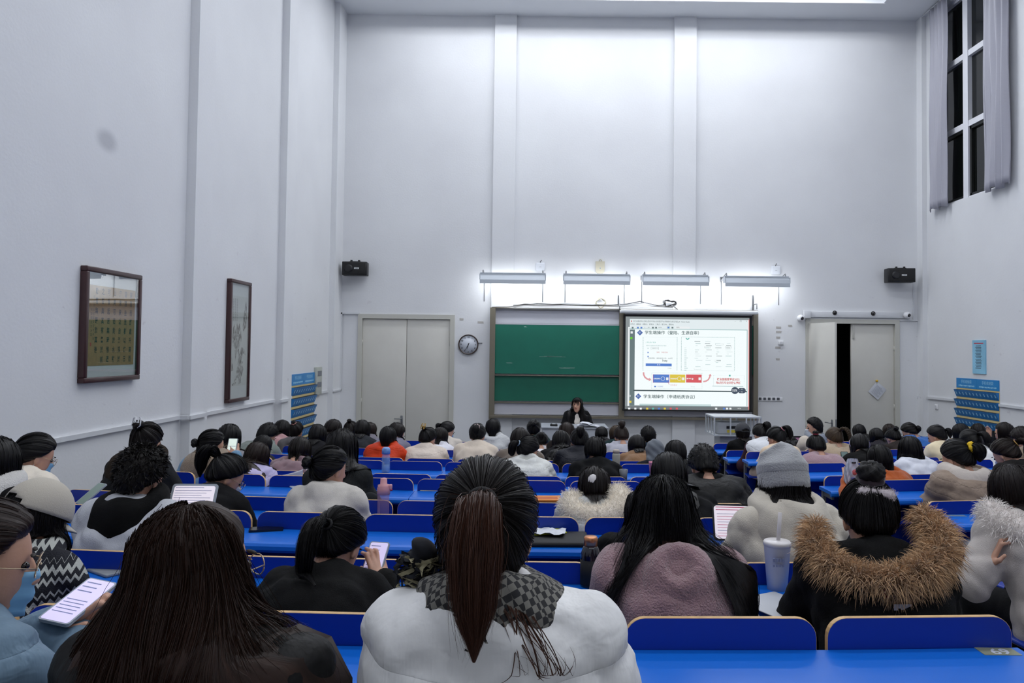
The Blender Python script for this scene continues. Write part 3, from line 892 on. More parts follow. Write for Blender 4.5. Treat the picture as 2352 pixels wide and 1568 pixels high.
board_lamp(1294, 1446, 636, 658, 'grey strip lamp over the blackboard, just under the cream wall box')
board_lamp(1475, 1626, 638, 660, 'grey strip lamp above the projection screen, across the slim wall pilaster')
board_lamp(1663, 1811, 641, 663, 'grey strip lamp over the projection screen, end one towards the open door')

# ------------------------------------------------------------------ loose wires and wall fittings
M_CABLE = mat('dark_cable', '#2a2a2c', .6)
M_CABLEW = mat('white_cable', '#bdb8a4', .5)
def wire(name, pts, r, mt, lab, cat='cable'):
    return tag(MB().tube(pts, r, 6).build(name, mt), lab, cat)
P = [fw(x, y, .06) for x, y in ((1128, 706), (1160, 703), (1200, 699), (1235, 697), (1290, 699), (1360, 701), (1400, 700), (1440, 698), (1470, 692), (1490, 697), (1510, 701), (1530, 700))]
wire('loose_cable', P, .008, M_CABLE, 'dark cable lying along the ledge above the blackboard')
P = [fw(x, y, .075) for x, y in ((1130, 705), (1170, 704), (1205, 697), (1240, 699), (1300, 697), (1370, 699), (1430, 701), (1480, 695), (1500, 700), (1548, 703), (1556, 710))]
wire('loose_cable', P, .006, M_METAL, 'thin grey cable sagging along the ledge above the boards')
c = fw(1380, 695, .05); pts = []
for k in range(90):
    t = k / 90 * 2 * math.pi * 6; rr = .085 + .012 * math.sin(k * 1.7) + .01 * math.sin(k * .37)
    pts.append((c.x + rr * math.cos(t), c.y - .012 * math.sin(k * .9), c.z + rr * .95 * math.sin(t)))
wire('cable_coil', pts, .006, M_CABLEW, 'coil of white cable hung above the blackboard', 'cable coil')
c = fw(1537, 696, .07); pts = []
for k in range(60):
    t = k / 60 * 2 * math.pi * 4; rr = .09 + .03 * math.sin(k * 1.3)
    pts.append((c.x + 1.2 * rr * math.cos(t), c.y - .015 * math.sin(k * .9), c.z + rr * .55 * math.sin(t)))
wire('cable_coil', pts, .006, M_CABLE, 'tangled coil of dark cable above the projection screen', 'cable coil')
def access_point(px, py, lab):
    p = fw(px, py)
    o = empty('wireless_access_point', (p.x, W, p.z), 0, lab, 'access point')
    MB().bbox((-.09, -.05, -.08), (.09, 0, .08), .045, 0, 4).build('case', mat('access_point_white', '#dfe3ea', .4), o)
    MB().bbox((-.02, -.052, -.006), (.02, -.048, .0), .002).build('badge', M_METAL, o)
    MB().tube([(0, -.02, .08), (0, -.02, .1), (.02, -.01, .13)], .006, 6).build('cable_tail', M_CABLE, o)
access_point(1241, 613, 'rounded white wireless box on the wall above the lamp beside the clock')
access_point(1781, 621, 'rounded white wireless box above the lamp beside the open door')
p = fw(1378, 614)
o = empty('wall_control_box', (p.x, W, p.z), 0, 'cream plastic control box with a blue dot high above the blackboard', 'control box')
mb = MB(); mb.prism([(-.085, .11), (.085, .11), (.08, -.09), (.05, -.115), (-.05, -.115), (-.08, -.09)], 'y', -.06, 0); mb.build('case', mat('cream_plastic', '#cfc9b4', .45), o)
MB().lathe([(.008, 0), (.006, -.004)], 10, (0, -.06, -.02), 0, 'y').build('indicator', mat('blue_indicator', '#2b7fc4', .3), o)
MB().tube([(-.015, -.02, .11), (-.015, -.02, .14), (.01, -.02, .155), (.03, -.02, .13), (.03, -.02, .11)], .007, 6).build('hanger', M_CABLEW, o)

# clock
p = fw(1076, 791)
o = empty('wall_clock', (p.x, W, p.z), 0, 'round wall clock with a dark brown rim showing about 6:35', 'clock')
R = 23.2 / 122
MB().lathe([(R - .022, -.03), (R - .018, -.045), (R - .006, -.05), (R, -.04), (R, 0)], 40, (0, 0, 0), 0, 'y').build('rim', mat('dark_brown_rim', '#3a2a22', .3, coat=.3), o)
MB().lathe([(R - .018, -.001), (R - .018, -.032), (.001, -.032)], 40, (0, 0, 0), 0, 'y').build('dial', mat('clock_dial', '#d3d8e2', .4), o)
M_INK = mat('black_ink', '#16161a', .6)
for h in range(1, 13):
    a_ = math.radians(90 - 30 * h)
    text('numeral', str(h), .042, M_INK, o, (math.cos(a_) * R * .72, -.0345, math.sin(a_) * R * .72), (math.pi / 2, 0, 0), align='CENTER', bold=.0008)
def hand(name, deg, l, w):
    a_ = math.radians(90 - deg); d = Vector((math.cos(a_), math.sin(a_))); n = Vector((-d.y, d.x)) * w
    MB().prism([tuple(-d * l * .25 + n), tuple(d * l + n * .4), tuple(d * l - n * .4), tuple(-d * l * .25 - n)], 'y', -.040, -.037).build(name, M_INK, o)
hand('hour_hand', 197, .085, .007); hand('minute_hand', 209, .13, .005)
MB().lathe([(.009, -.034), (.009, -.043), (.002, -.044)], 12, (0, 0, 0), 0, 'y').build('boss', M_INK, o)
mb = MB().box((p.x + R - .005, W - .012, p.z + .025), (p.x + R + .07, W, p.z + .035)); tag(mb.build('wall_peg', M_METAL), 'short grey peg sticking out beside the wall clock', 'peg')

# loudspeakers
def speaker(px0, px1, py0, py1, lab, yaw):
    off = .3; a, b = at(px0, py0, W - off), at(px1, py1, W - off)
    w, h = b.x - a.x, a.z - b.z
    o = empty('wall_speaker', ((a.x + b.x) / 2, W - off, b.z), yaw, lab, 'speaker')
    MB().bbox((-w / 2, 0, 0), (w / 2, .22, h), .012).build('cabinet', mat('speaker_black', '#0f0f11', .45, bump=.05, bscale=150), o)
    MB().bbox((-w / 2 + .03, -.012, .02), (w / 2 - .03, .004, h - .02), .01).build('grille', mat('speaker_grille', '#131315', .7, bump=.5, bscale=500), o)
    MB().lathe([(.075, 0), (.07, -.008), (.03, -.002), (.001, -.006)], 20, (-w * .22, -.012, h / 2), 0, 'y').build('woofer', mat('speaker_cone', '#1b1b1e', .35), o)
    MB().box((-.005, -.0135, h * .45), (.085, -.012, h * .56)).build('badge', mat('speaker_badge', '#d8dcda', .4), o)
    text('badge_text', 'J', .035, M_INK, o, (.008, -.0142, h * .505), (math.pi / 2, 0, 0), align='CENTER'); MB().box((.022, -.0142, h * .48), (.075, -.0138, h * .53)).build('badge_mark', M_METAL, o)
    for sx in (-.07, .07):
        mb = MB(); mb.tube([(sx, .08, h), (sx, .08, h + .035)], .02, 8); mb.build('bracket_knob', M_BLACK, o)
    mb = MB(); mb.box((-.1, .06, h + .0), (.1, .11, h + .012)); mb.box((-.05, .2, h * .2), (.05, .315, h * .8)); mb.build('wall_bracket', M_BLACK, o)
speaker(786, 842, 600, 632, 'small black loudspeaker bracketed above the closed double door', .06)
speaker(2041, 2102, 615, 648, 'small black loudspeaker bracketed above the half-open door', -.1)

# dome cameras and black sensors over the right door
def dome(px, py, lab):
    p = fw(px, py)
    o = empty('dome_camera', (p.x, W - .05, p.z), 0, lab, 'camera')
    mb = MB(); mb.ball((0, -.05, 0), (.07, .06, .065), 16, 10); mb.box((-.03, -.02, -.03), (.03, .05, .03)); mb.build('shell', M_WHITEP, o)
    MB().ball((.01, -.09, -.005), (.036, .03, .036), 14, 8).build('lens', mat('lens_glass', '#15131c', .1, coat=.6), o)
dome(1835, 731, 'white dome camera beside the junction box at the open door')
dome(2078, 724, 'white dome camera at the corner end of the boxed trunking')
for px, py, lab in ((1915, 718.5, 'black round sensor on the boxed trunking over the door gap'), (2003, 720, 'black round sensor on the boxed trunking over the closed leaf')):
    p = fw(px, py)
    o = empty('door_sensor', (p.x, W - .05, p.z), 0, lab, 'sensor')
    MB().ball((0, -.012, 0), (.036, .03, .036), 16, 10).build('dome', mat('sensor_black', '#141016', .2, coat=.5), o)
    MB().lathe([(.044, 0), (.04, -.012)], 20, (0, 0, 0), 0, 'y').build('collar', M_BLACK, o)

# sockets, switches
p0, p1 = fw(1728, 911), fw(1797, 921)
o = empty('socket_strip', (p0.x, W, p1.z), 0, 'row of white wall sockets beside the projection screen', 'sockets')
MB().bbox((0, -.02, 0), (p1.x - p0.x, 0, p0.z - p1.z), .005).build('plate', M_WHITEP, o)
for k in range(6):
    x = .03 + k * .085
    MB().box((x, -.024, .018), (x + .05, -.019, .065)).build('socket', mat('socket_grey', '#55585e', .5), o)
def switch(px, py, w, h, lab, side=None):
    if side is None:
        p = fw(px, py); o = empty('light_switch', (p.x, W, p.z), 0, lab, 'switch')
        MB().bbox((-w / 2, -.03, -h / 2), (w / 2, 0, h / 2), .006).build('plate', M_WHITEP, o); MB().box((-w * .3, -.036, -h * .3), (w * .3, -.028, h * .3)).build('rocker', M_TRIMW, o)
    else:
        p = atx(px, py, side); o = empty('light_switch', tuple(p), 0, lab, 'switch')
        MB().bbox((-.02, -w / 2, -h / 2), (0, w / 2, h / 2), .006).build('plate', M_WHITEP, o); MB().box((-.026, -w * .3, -h * .3), (-.018, w * .3, h * .3)).build('rocker', M_TRIMW, o)
switch(1793, 787, .09, .075, 'small white box switch on the wall between screen and open door')
switch(2152, 934, .1, .09, 'pale square switch plate low on the window wall', XR)

# torn tape marks beside the screen
rnd = random.Random(5)
for (x, y, w_) in ((1788, 752, 11), (1788, 762, 12), (1787, 775, 9), (1787, 798, 12), (1786, 825, 9), (1815, 748, 10), (1104, 740, 14), (1060, 733, 9)):
    p = fw(x, y)
    mb = MB(); mb.prism([(-w_ / 244 + rnd.uniform(-.01, .01), -.018), (w_ / 244, -.02), (w_ / 244 + rnd.uniform(-.01, .01), .018), (-w_ / 244, .02)], 'y', -.002, 0)
    o = mb.build('tape_remnant', mat('old_tape', '#b3b0ac', .8), None, (p.x, W - .001, p.z)); tag(o, 'scrap of old tape stuck on the white front wall', 'tape', 'scraps of old tape on the front wall')

# notice on the door
p = at(2015, 897, W); o = empty('paper_notice', (p.x, W + .02, p.z), 0, 'white sheet hung askew from a yellow knob on the door leaf', 'notice')
mb = MB(); n = 8; v = []; f = []
c45, s45 = math.cos(math.radians(-40)), math.sin(math.radians(-40))
for i in range(n + 1):
    for j in range(n + 1):
        u, t = (i / n - .5) * .24, (j / n - .5) * .25
        v.append((u * c45 - t * s45, -.012 - .02 * math.sin(i / n * 3) * (j / n) - .008, u * s45 + t * c45))
for i in range(n):
    for j in range(n):
        a_ = i * (n + 1) + j; f.append((a_, a_ + 1, a_ + n + 2, a_ + n + 1))
mb.add(v, f, 0, True); sh = mb.build('sheet', mat('paper_white', '#d5d8e0', .7), o)
mb = MB()
for k in range(9):
    t = -.09 + k * .02; a0, a1 = -.085, .085 - .05 * (k % 3 == 2)
    q = [(a0, t), (a1, t), (a1, t + .004), (a0, t + .004)]
    mb.add([(u * c45 - w_ * s45, -.045, u * s45 + w_ * c45) for u, w_ in q], [(0, 1, 2, 3)])
mb.build('print', mat('grey_print', '#8a8e99', .7), o)
MB().ball((-.01, -.03, .185), (.025, .02, .022), 12, 8).build('knob', mat('yellow_knob', '#e0b02a', .35), o)
MB().tube([(-.01, -.03, .17), (-.008, -.025, .12)], .004, 5).build('string', M_CABLEW, o)

# ------------------------------------------------------------------ phone pocket boards on the side walls
M_PBLUE = mat('pocket_blue', '#1576bd', .45, var=.08, vscale=5); M_PHEAD = mat('pocket_header_blue', '#2284c6', .4); M_PBLACK = mat('pocket_black', '#0e1116', .6)
M_PCARD = mat('pocket_card', '#d9c58d', .6); M_PLET = mat('pocket_print', '#9fd4ee', .5)
def pocket_board(X, sgn, y0, y1, z1, z0, cols, rows, lab):
    """sgn +1: hangs on the wall at X facing +x"""
    w = abs(y1 - y0); o = empty('phone_pocket_board', (X, (y0 + y1) / 2, z0), 0 if sgn > 0 else math.pi, lab, 'pocket board')
    H = z1 - z0; hh = H * .115
    MB().box((.001, -w / 2, 0), (.008, w / 2, H - hh)).build('backing', M_PCARD, o)
    for s in (-1, 1):
        hd = MB().box((.001, min(0, s * w / 2) + .002, H - hh), (.012, max(0, s * w / 2) - .002, H)).build('header', M_PHEAD, o)
        text('header_text', '手机收纳袋', hh * .38, M_PLET, hd, (.0125, s * w / 4, H - hh * .36), (math.pi / 2, 0, math.pi / 2), align='CENTER')
        mb = MB(); rq = random.Random(6)
        for q in range(12):
            yy = s * w / 4 - w * .19 + q * w * .033
            mb.box((.012, yy, H - hh * (.84 - rq.uniform(0, .04))), (.0128, yy + w * .022, H - hh * (.66 + rq.uniform(0, .04))))
        mb.build('header_print', M_PLET, hd)
    pw = w / cols; rh = (H - hh) / rows; ph = rh * .78
    mb = MB(); dp = .055
    v = [(.008, -pw * .48, 0), (.008, pw * .48, 0), (.012, pw * .48, .0), (.012, -pw * .48, .0), (.008, -pw * .48, ph), (.008, pw * .48, ph), (.008 + dp, pw * .48, ph * .97), (.008 + dp, -pw * .48, ph * .97)]
    mb.add(v, [(0, 1, 2, 3), (3, 2, 6, 7), (0, 3, 7, 4), (1, 5, 6, 2)], 0); mb.add([v[4], v[5], v[6], v[7]], [(0, 1, 2, 3)], 1)
    a_, b_ = pw * .14, pw * .34
    mb.add([(.0125 + dp * .3, -a_, ph * .32), (.0125 + dp * .3, a_, ph * .32), (.0125 + dp * .68, a_, ph * .68), (.0125 + dp * .68, -a_, ph * .68)], [(0, 1, 2, 3)], 2)
    me = mb.mesh('pocket', [M_PBLUE, M_PBLACK, M_PLET])
    for r_ in range(rows):
        for c_ in range(cols):
            link('pocket', me, o, (0, -w / 2 + pw * (c_ + .5), H - hh - rh * (r_ + 1) + .01))
    return o
a, b = atx(669, 857, XL), atx(722, 855, XL)
pocket_board(XL, 1, a.y, b.y, a.z - .02, a.z - 1.55, 10, 8, 'blue phone pocket board on the wall beside the framed landscape scroll')
a, b = atx(2198, 867, XR), atx(2296, 872, XR)
pocket_board(XR, -1, a.y, b.y, a.z, a.z - 1.45, 12, 8, 'blue phone pocket board on the window wall below the light blue notice')
# light blue notice above it
a, b = atx(2236, 781, XR), atx(2266, 859, XR)
o = empty('wall_notice', (XR, (a.y + b.y) / 2, (a.z + b.z) / 2), math.pi, 'light blue notice board with lines of small print on the window wall', 'notice')
hw, hh = abs(a.y - b.y) / 2, (a.z - b.z) / 2
MB().box((.0, -hw, -hh), (.02, hw, hh)).build('panel', mat('notice_blue', '#8fc9e6', .4, var=.2, vscale=1.2), o)
MB().box((.02, -hw * .72, hh * .78), (.022, hw * .72, hh * .83)).build('heading', mat('notice_red', '#c4475a', .6), o)
M_NPR = mat('notice_print', '#42505c', .6)
rnd = random.Random(3)
for k in range(16): MB().box((.02, -hw * (.42 + .1 * (k % 2)), hh * (.64 - k * .088)), (.0215, hw * (.42 + rnd.uniform(-.1, .05)), hh * (.67 - k * .088))).build('print_line', M_NPR, o)
# electrical panel beside the left pocket board
a, b = atx(721, 843, XL), atx(733, 905, XL)
o = empty('wall_control_panel', (XL, a.y + .17, b.z), 0, 'tall grey wall panel with two dark displays beside the phone pockets', 'control panel')
H = a.z - b.z
MB().bbox((0, -.16, 0), (.05, .16, H), .008).build('case', mat('panel_grey_green', '#b4b8b0', .5), o)
for z_ in (.28, .68): MB().box((.05, -.11, H * z_), (.054, .12, H * (z_ + .18))).build('display', mat('panel_display', '#70747c', .4), o)

# ------------------------------------------------------------------ framed works on the left wall
M_FRAME = mat('red_brown_frame', '#3a1a1c', .35, var=.2, vscale=8, coat=.2)
M_MOUNT = mat('pale_mount', '#c4cdcc', .7)
def pane_material():
    m = bpy.data.materials.new('picture_glass'); m.use_nodes = True
    N = m.node_tree.nodes; L = m.node_tree.links; N.remove(N['Principled BSDF'])
    tr = N.new('ShaderNodeBsdfTransparent'); gl = N.new('ShaderNodeBsdfGlossy'); gl.inputs['Roughness'].default_value = .01
    mx = N.new('ShaderNodeMixShader'); mx.inputs[0].default_value = .16; L.new(tr.outputs[0], mx.inputs[1]); L.new(gl.outputs[0], mx.inputs[2]); L.new(mx.outputs[0], N['Material Output'].inputs[0])
    return m
M_PGLASS = pane_material()
def framed(px0, px1, pt0, pb0, lab, cat='picture'):
    X = XL + .05
    a = atx(px0, pt0, X); b = atx(px0, pb0, X); c_ = atx(px1, pt0, X)
    y0, y1, z1, z0 = a.y, c_.y, a.z, b.z
    o = empty('framed_picture', (XL + .05, (y0 + y1) / 2, z0), 0, lab, cat)
    w, h = y1 - y0, z1 - z0; t = .045
    mb = MB()
    for (ya, za, yb_, zb_) in ((-w / 2, 0, w / 2, t), (-w / 2, h - t, w / 2, h), (-w / 2, t, -w / 2 + t, h - t), (w / 2 - t, t, w / 2, h - t)):
        mb.bbox((-.05, ya, za), (.012, yb_, zb_), .008)
    mb.build('frame', M_FRAME, o)
    MB().box((-.05, -w / 2 + t, t), (-.016, w / 2 - t, h - t)).build('mount', M_MOUNT, o)
    MB().box((.0, -w / 2 + t, t), (.003, w / 2 - t, h - t)).build('glass_pane', M_PGLASS, o)
    return o, w, h
RX = (math.pi / 2, 0, math.pi / 2)
o, w, h = framed(198, 326, 609, 880, 'framed brush calligraphy on brown paper hanging on the side wall')
pw, y_lo, y_hi = w * .82, h * .145, h * .845
sh = MB().box((-.0155, -pw / 2, y_lo), (-.0135, pw / 2, y_hi)).build('calligraphy_sheet', mat('brown_silk', '#927648', .8, var=.12, vscale=30, bump=.05, bscale=90), o)
M_BRUSH = mat('brush_ink', '#221d18', .8)
cols = ['窮居而野處升高而', '望遠坐茂樹以終日', '濯清泉以自潔採於', '山美可茹釣於水鮮', '可食起居無時惟適', '之安與其有譽於前', '孰若無毀於其後']
cw = pw * .125; rh = (y_hi - y_lo) / 8.2
for ci, s in enumerate(cols):
    cx = pw * .46 - cw * (ci + .45)
    for ri, ch in enumerate(s):
        text('brush_character', ch, rh * .70, M_BRUSH, sh, (-.0128, cx, y_hi - rh * (ri + .6)), RX, align='CENTER', wx=.7, bold=.0012)
rq = random.Random(12)
for k, nn in enumerate((11, 7)):
    mb = MB()
    for ri in range(nn):
        yc, zc = -pw * .40 - k * pw * .045, y_hi - rh * (1.2 + ri * .42 + k * 1.3)
        for q in range(3): mb.box((-.0134, yc - .008 + rq.uniform(-.003, .003), zc + .008 * q - .01), (-.0128, yc + .008 + rq.uniform(-.004, .004), zc + .008 * q - .007))
    mb.build('signature_column', M_BRUSH, sh)
MB().box((-.0135, -pw * .46, y_lo + rh * 2.0), (-.0128, -pw * .435, y_lo + rh * 2.35)).build('seal', mat('seal_red', '#a03328', .7), sh)

o, w, h = framed(530.5, 577.5, 639, 925, 'tall framed ink landscape scroll on the side wall')
def ink_material():
    m = bpy.data.materials.new('ink_wash_landscape'); m.use_nodes = True
    N = m.node_tree.nodes; L = m.node_tree.links; b = N['Principled BSDF']
    tc = N.new('ShaderNodeTexCoord'); mp = N.new('ShaderNodeMapping'); mp.inputs['Scale'].default_value = (1, 7, 3.2)
    L.new(tc.outputs['Object'], mp.inputs[0])
    n = N.new('ShaderNodeTexNoise'); n.inputs['Scale'].default_value = 4; n.inputs['Detail'].default_value = 9; n.inputs['Distortion'].default_value = 1.2
    L.new(mp.outputs[0], n.inputs['Vector'])
    r = N.new('ShaderNodeValToRGB'); e = r.color_ramp.elements
    e[0].position = .40; e[0].color = lin('#4e504e'); e[1].position = .60; e[1].color = lin('#b9bfbb')
    L.new(n.outputs['Fac'], r.inputs[0]); L.new(r.outputs[0], b.inputs['Base Color']); b.inputs['Roughness'].default_value = .8
    return m
M_INKW = ink_material()
sh = MB().box((-.0155, -w * .42, h * .13), (-.0135, w * .42, h * .87)).build('scroll_sheet', mat('scroll_paper', '#bcc4c0', .8), o)
def blob(pts, name='ink_shape'):
    MB().prism([(p[0] * w, p[1] * h) for p in pts], 'x', -.0134, -.0128).build(name, M_INKW, sh)
blob([(.16, .62), (.2, .72), (.27, .8), (.3, .835), (.34, .80), (.36, .70), (.35, .62), (.26, .60), (.22, .56)])
blob([(-.32, .50), (-.3, .6), (-.24, .64), (-.2, .57), (-.12, .66), (-.05, .60), (.0, .67), (.06, .60), (.1, .58), (.12, .50), (.02, .46), (.0, .38), (-.08, .42), (-.16, .34), (-.2, .44), (-.28, .46)])
blob([(-.06, .30), (.02, .40), (.14, .45), (.28, .43), (.34, .38), (.2, .40), (.14, .34), (.02, .32)])
blob([(-.16, .20), (-.06, .28), (.06, .34), (.2, .33), (.24, .26), (.16, .20), (.1, .24), (.14, .15), (.02, .14), (-.02, .2), (-.1, .18), (-.2, .16)])
blob([(-.38, .30), (-.34, .40), (-.3, .33), (-.24, .26), (-.36, .25)])
blob([(-.3, .15), (-.1, .165), (-.14, .14), (-.28, .135)])
for k in range(3):
    mb = MB()
    for j in range(9):
        yc, zc = (-.30 + k * .09) * w, (.84 - j * .021) * h
        for q in range(3): mb.box((-.0132, yc - .012 + rq.uniform(-.004, .004), zc + .009 * q - .012), (-.0126, yc + .012 + rq.uniform(-.006, .004), zc + .009 * q - .009))
    mb.build('inscription', M_BRUSH, sh)

# ------------------------------------------------------------------ teacher's desk, cage, pink board
pd = 12.35
a, b = at(1243, 980, pd), at(1398, 982, pd)
M_PODG = mat('podium_grey', '#a7abb3', .4)
o = empty('teacher_desk', ((a.x + b.x) / 2, pd + .35, 0), 0, 'pale grey teacher console desk in front of the blackboard', 'desk')
pw = (b.x - a.x) / 2; TZ = (a.z + b.z) / 2
MB().bbox((-pw, -.35, TZ - .03), (pw, .35, TZ), .008).build('top', M_PODG, o)
MB().bbox((-pw + .02, -.33, .0), (pw - .02, .3, TZ - .03), .006).build('cabinet', M_PODG, o)
for s in (-1, 1): MB().bbox((s * pw / 2 - pw * .44, -.338, .15), (s * pw / 2 + pw * .44, -.325, TZ - .1), .004).build('cabinet_door', M_PODG, o)
p = at(1272, 978, pd + .15); o = empty('gooseneck_base', (p.x, p.y, TZ), 0, 'small black microphone box on the teacher desk', 'microphone box')
MB().bbox((-.06, -.04, 0), (.06, .04, .03), .006).build('case', M_BLACK, o); mb = MB()
for s in (-1, 1): mb.lathe([(.014, .028), (.012, .04)], 10, (s * .04, 0, 0))
mb.build('button', M_BLACK, o)
p = at(1350, 976, pd + .2); mb = MB(); n = 8
for k in range(3):
    v = []; f = []
    for i in range(n + 1):
        for j in range(n + 1):
            u, t = i / n - .5, j / n - .5
            v.append((u * .32 + t * .06 + .02 * k, t * .22, .006 + .004 * k + .075 * max(0, -u + .1) * (1 + .3 * k) + .02 * math.sin(5 * u + k)))
    for i in range(n):
        for j in range(n): q = i * (n + 1) + j; f.append((q, q + 1, q + n + 2, q + n + 1))
    mb.add(v, f, 0, True)
o = empty('lecture_papers', (p.x, p.y - .1, TZ), 0, 'curled white printed sheets lying on the teacher desk', 'papers'); mb.build('sheet', mat('paper_white', '#d5d8e0', .7), o)
mb = MB(); mb.add([(-.1, -.06, .062), (.1, -.06, .034), (.11, -.02, .036), (-.09, -.02, .064)], [(0, 1, 2, 3)]); mb.build('print', mat('print_dark', '#62666c', .7), o)

cd = 11.9
a, b = at(1638, 957, cd), at(1748, 962, cd)
M_CAGE = mat('white_cage_paint', '#c3c8ce', .4)
o = empty('equipment_cage', ((a.x + b.x) / 2, cd + .25, 0), 0, 'white framed glazed equipment cage on a post near the screen', 'cage')
hw = (b.x - a.x) / 2; z1 = (a.z + b.z) / 2 + .02; z0 = z1 - .30; D = .3; t = .02
mb = MB(); mb.box((-hw, -D, z1 - .02), (hw, D, z1)); mb.build('top_panel', M_CAGE, o)
MB().box((-hw, -D, z0), (hw, D, z0 + .02)).build('base_panel', M_CAGE, o)
for x in (-hw, -hw * .33, hw * .33, hw - t):
    for y in (-D, D - t): MB().box((x, y, z0 + .02), (x + t, y + t, z1 - .02)).build('post', M_CAGE, o)
for y in (-.1, .1): 
    for x in (-hw, hw - t): MB().box((x, y, z0 + .02), (x + t, y + t, z1 - .02)).build('post', M_CAGE, o)
MB().box((-.25, -.2, 0), (.25, .2, z0)).build('stand', M_PODG, o)
o2 = empty('printer', ((a.x + b.x) / 2 - .1, cd + .2, z0 + .02), 0, 'pale grey printer with a yellow sticker inside the white cage', 'printer')
MB().bbox((-.2, -.18, 0), (.22, .18, .19), .02).build('case', mat('printer_grey', '#aeb2b6', .5), o2); MB().box((-.05, -.183, .03), (.08, -.18, .07)).build('sticker', mat('yellow_sticker', '#c9b53a', .5), o2)
MB().box((-.06, -.183, .09), (.1, -.18, .13)).build('slot', M_BLACK, o2)
a, b = at(1812, 1001, 11.6), at(1845, 1022, 11.6)
o = empty('pink_display_board', ((a.x + b.x) / 2, 11.6, 0), 0, 'pink board with a black top edge behind the student in a grey hood', 'board')
MB().box((a.x - (a.x + b.x) / 2 - .05, 0, .35), (b.x - (a.x + b.x) / 2 + .1, .02, a.z - .015)).build('panel', mat('pink_panel', '#d895b2', .6), o)
MB().box((a.x - (a.x + b.x) / 2 - .06, -.006, a.z - .02), (b.x - (a.x + b.x) / 2 + .11, .026, a.z)).build('top_edge', M_BLACK, o)
for s in (-.15, .15): MB().tube([(s, .01, 0), (s, .01, .4)], .012, 6).build('leg', M_BLACK, o)

flush_texts()

# ------------------------------------------------------------------ figures: blended solids turned into one skin
def V3(*a): return np.array(a, float)

class Cap:
    def __init__(s, a, b, ra, rb=None, k=.03, sub=False):
        s.a = np.array(a, float); s.b = np.array(b, float); s.ra = ra; s.rb = ra if rb is None else rb; s.k = k; s.sub = sub
    def d(s, P):
        ab = s.b - s.a; pa = P - s.a
        t = np.clip((pa @ ab) / max(1e-9, ab @ ab), 0, 1)
        return np.sqrt(((pa - t[..., None] * ab) ** 2).sum(-1)) - (s.ra + (s.rb - s.ra) * t)
    def bb(s):
        r = max(s.ra, s.rb); return np.minimum(s.a, s.b) - r, np.maximum(s.a, s.b) + r
    def grow(s, g): return Cap(s.a, s.b, s.ra + g, s.rb + g, s.k, s.sub)

class Ell:
    def __init__(s, c, r, R=None, k=.03, sub=False):
        s.c = np.array(c, float); s.r = np.array(r, float); s.R = np.eye(3) if R is None else np.array(R, float); s.k = k; s.sub = sub
    def d(s, P):
        q = (P - s.c) @ s.R
        k0 = np.sqrt(((q / s.r) ** 2).sum(-1)); k1 = np.sqrt(((q / s.r ** 2) ** 2).sum(-1))
        return k0 * (k0 - 1) / np.maximum(k1, 1e-6)
    def bb(s):
        m = s.r.max(); return s.c - m, s.c + m
    def grow(s, g): return Ell(s.c, s.r + g, s.R, s.k, s.sub)

class Tor:
    def __init__(s, c, R1, r, R=None, k=.03, sub=False, sy=1.0):
        s.c = np.array(c, float); s.R1 = R1; s.rr = r; s.R = np.eye(3) if R is None else np.array(R, float); s.k = k; s.sub = sub; s.sy = sy
    def d(s, P):
        q = (P - s.c) @ s.R
        return np.sqrt((np.sqrt(q[..., 0] ** 2 + (q[..., 1] / s.sy) ** 2) - s.R1) ** 2 + q[..., 2] ** 2) - s.rr
    def bb(s):
        m = s.R1 * max(1, s.sy) + s.rr; return s.c - m, s.c + m
    def grow(s, g): return Tor(s.c, s.R1, s.rr + g, s.R, s.k, s.sub, s.sy)

def smin(a, b, k):
    h = np.clip(.5 + .5 * (b - a) / k, 0, 1)
    return b + (a - b) * h - k * h * (1 - h)

def field(prims, P):
    F = np.full(P.shape[:-1], 1.0)
    for p in prims:
        d = p.d(P)
        F = -smin(-F, d, p.k) if p.sub else smin(F, d, p.k)
    return F

def push_out(prims, P, gap=.006, it=3):
    P = P.copy()
    lo = np.min([p.bb()[0] for p in prims], 0) - .05; hi = np.max([p.bb()[1] for p in prims], 0) + .05
    for _ in range(it):
        near = np.all((P > lo) & (P < hi), -1)
        if not near.any(): break
        Q = P[near]; F = field(prims, Q); m = F < gap
        if not m.any(): break
        q = Q[m]; e = .004; g = np.zeros_like(q)
        for i in range(3):
            dv = np.zeros(3); dv[i] = e
            g[:, i] = field(prims, q + dv) - field(prims, q - dv)
        g /= np.maximum(np.linalg.norm(g, axis=1, keepdims=True), 1e-9)
        q = q + g * (gap - F[m])[:, None]
        Q[m] = q; P[near] = Q
    return P

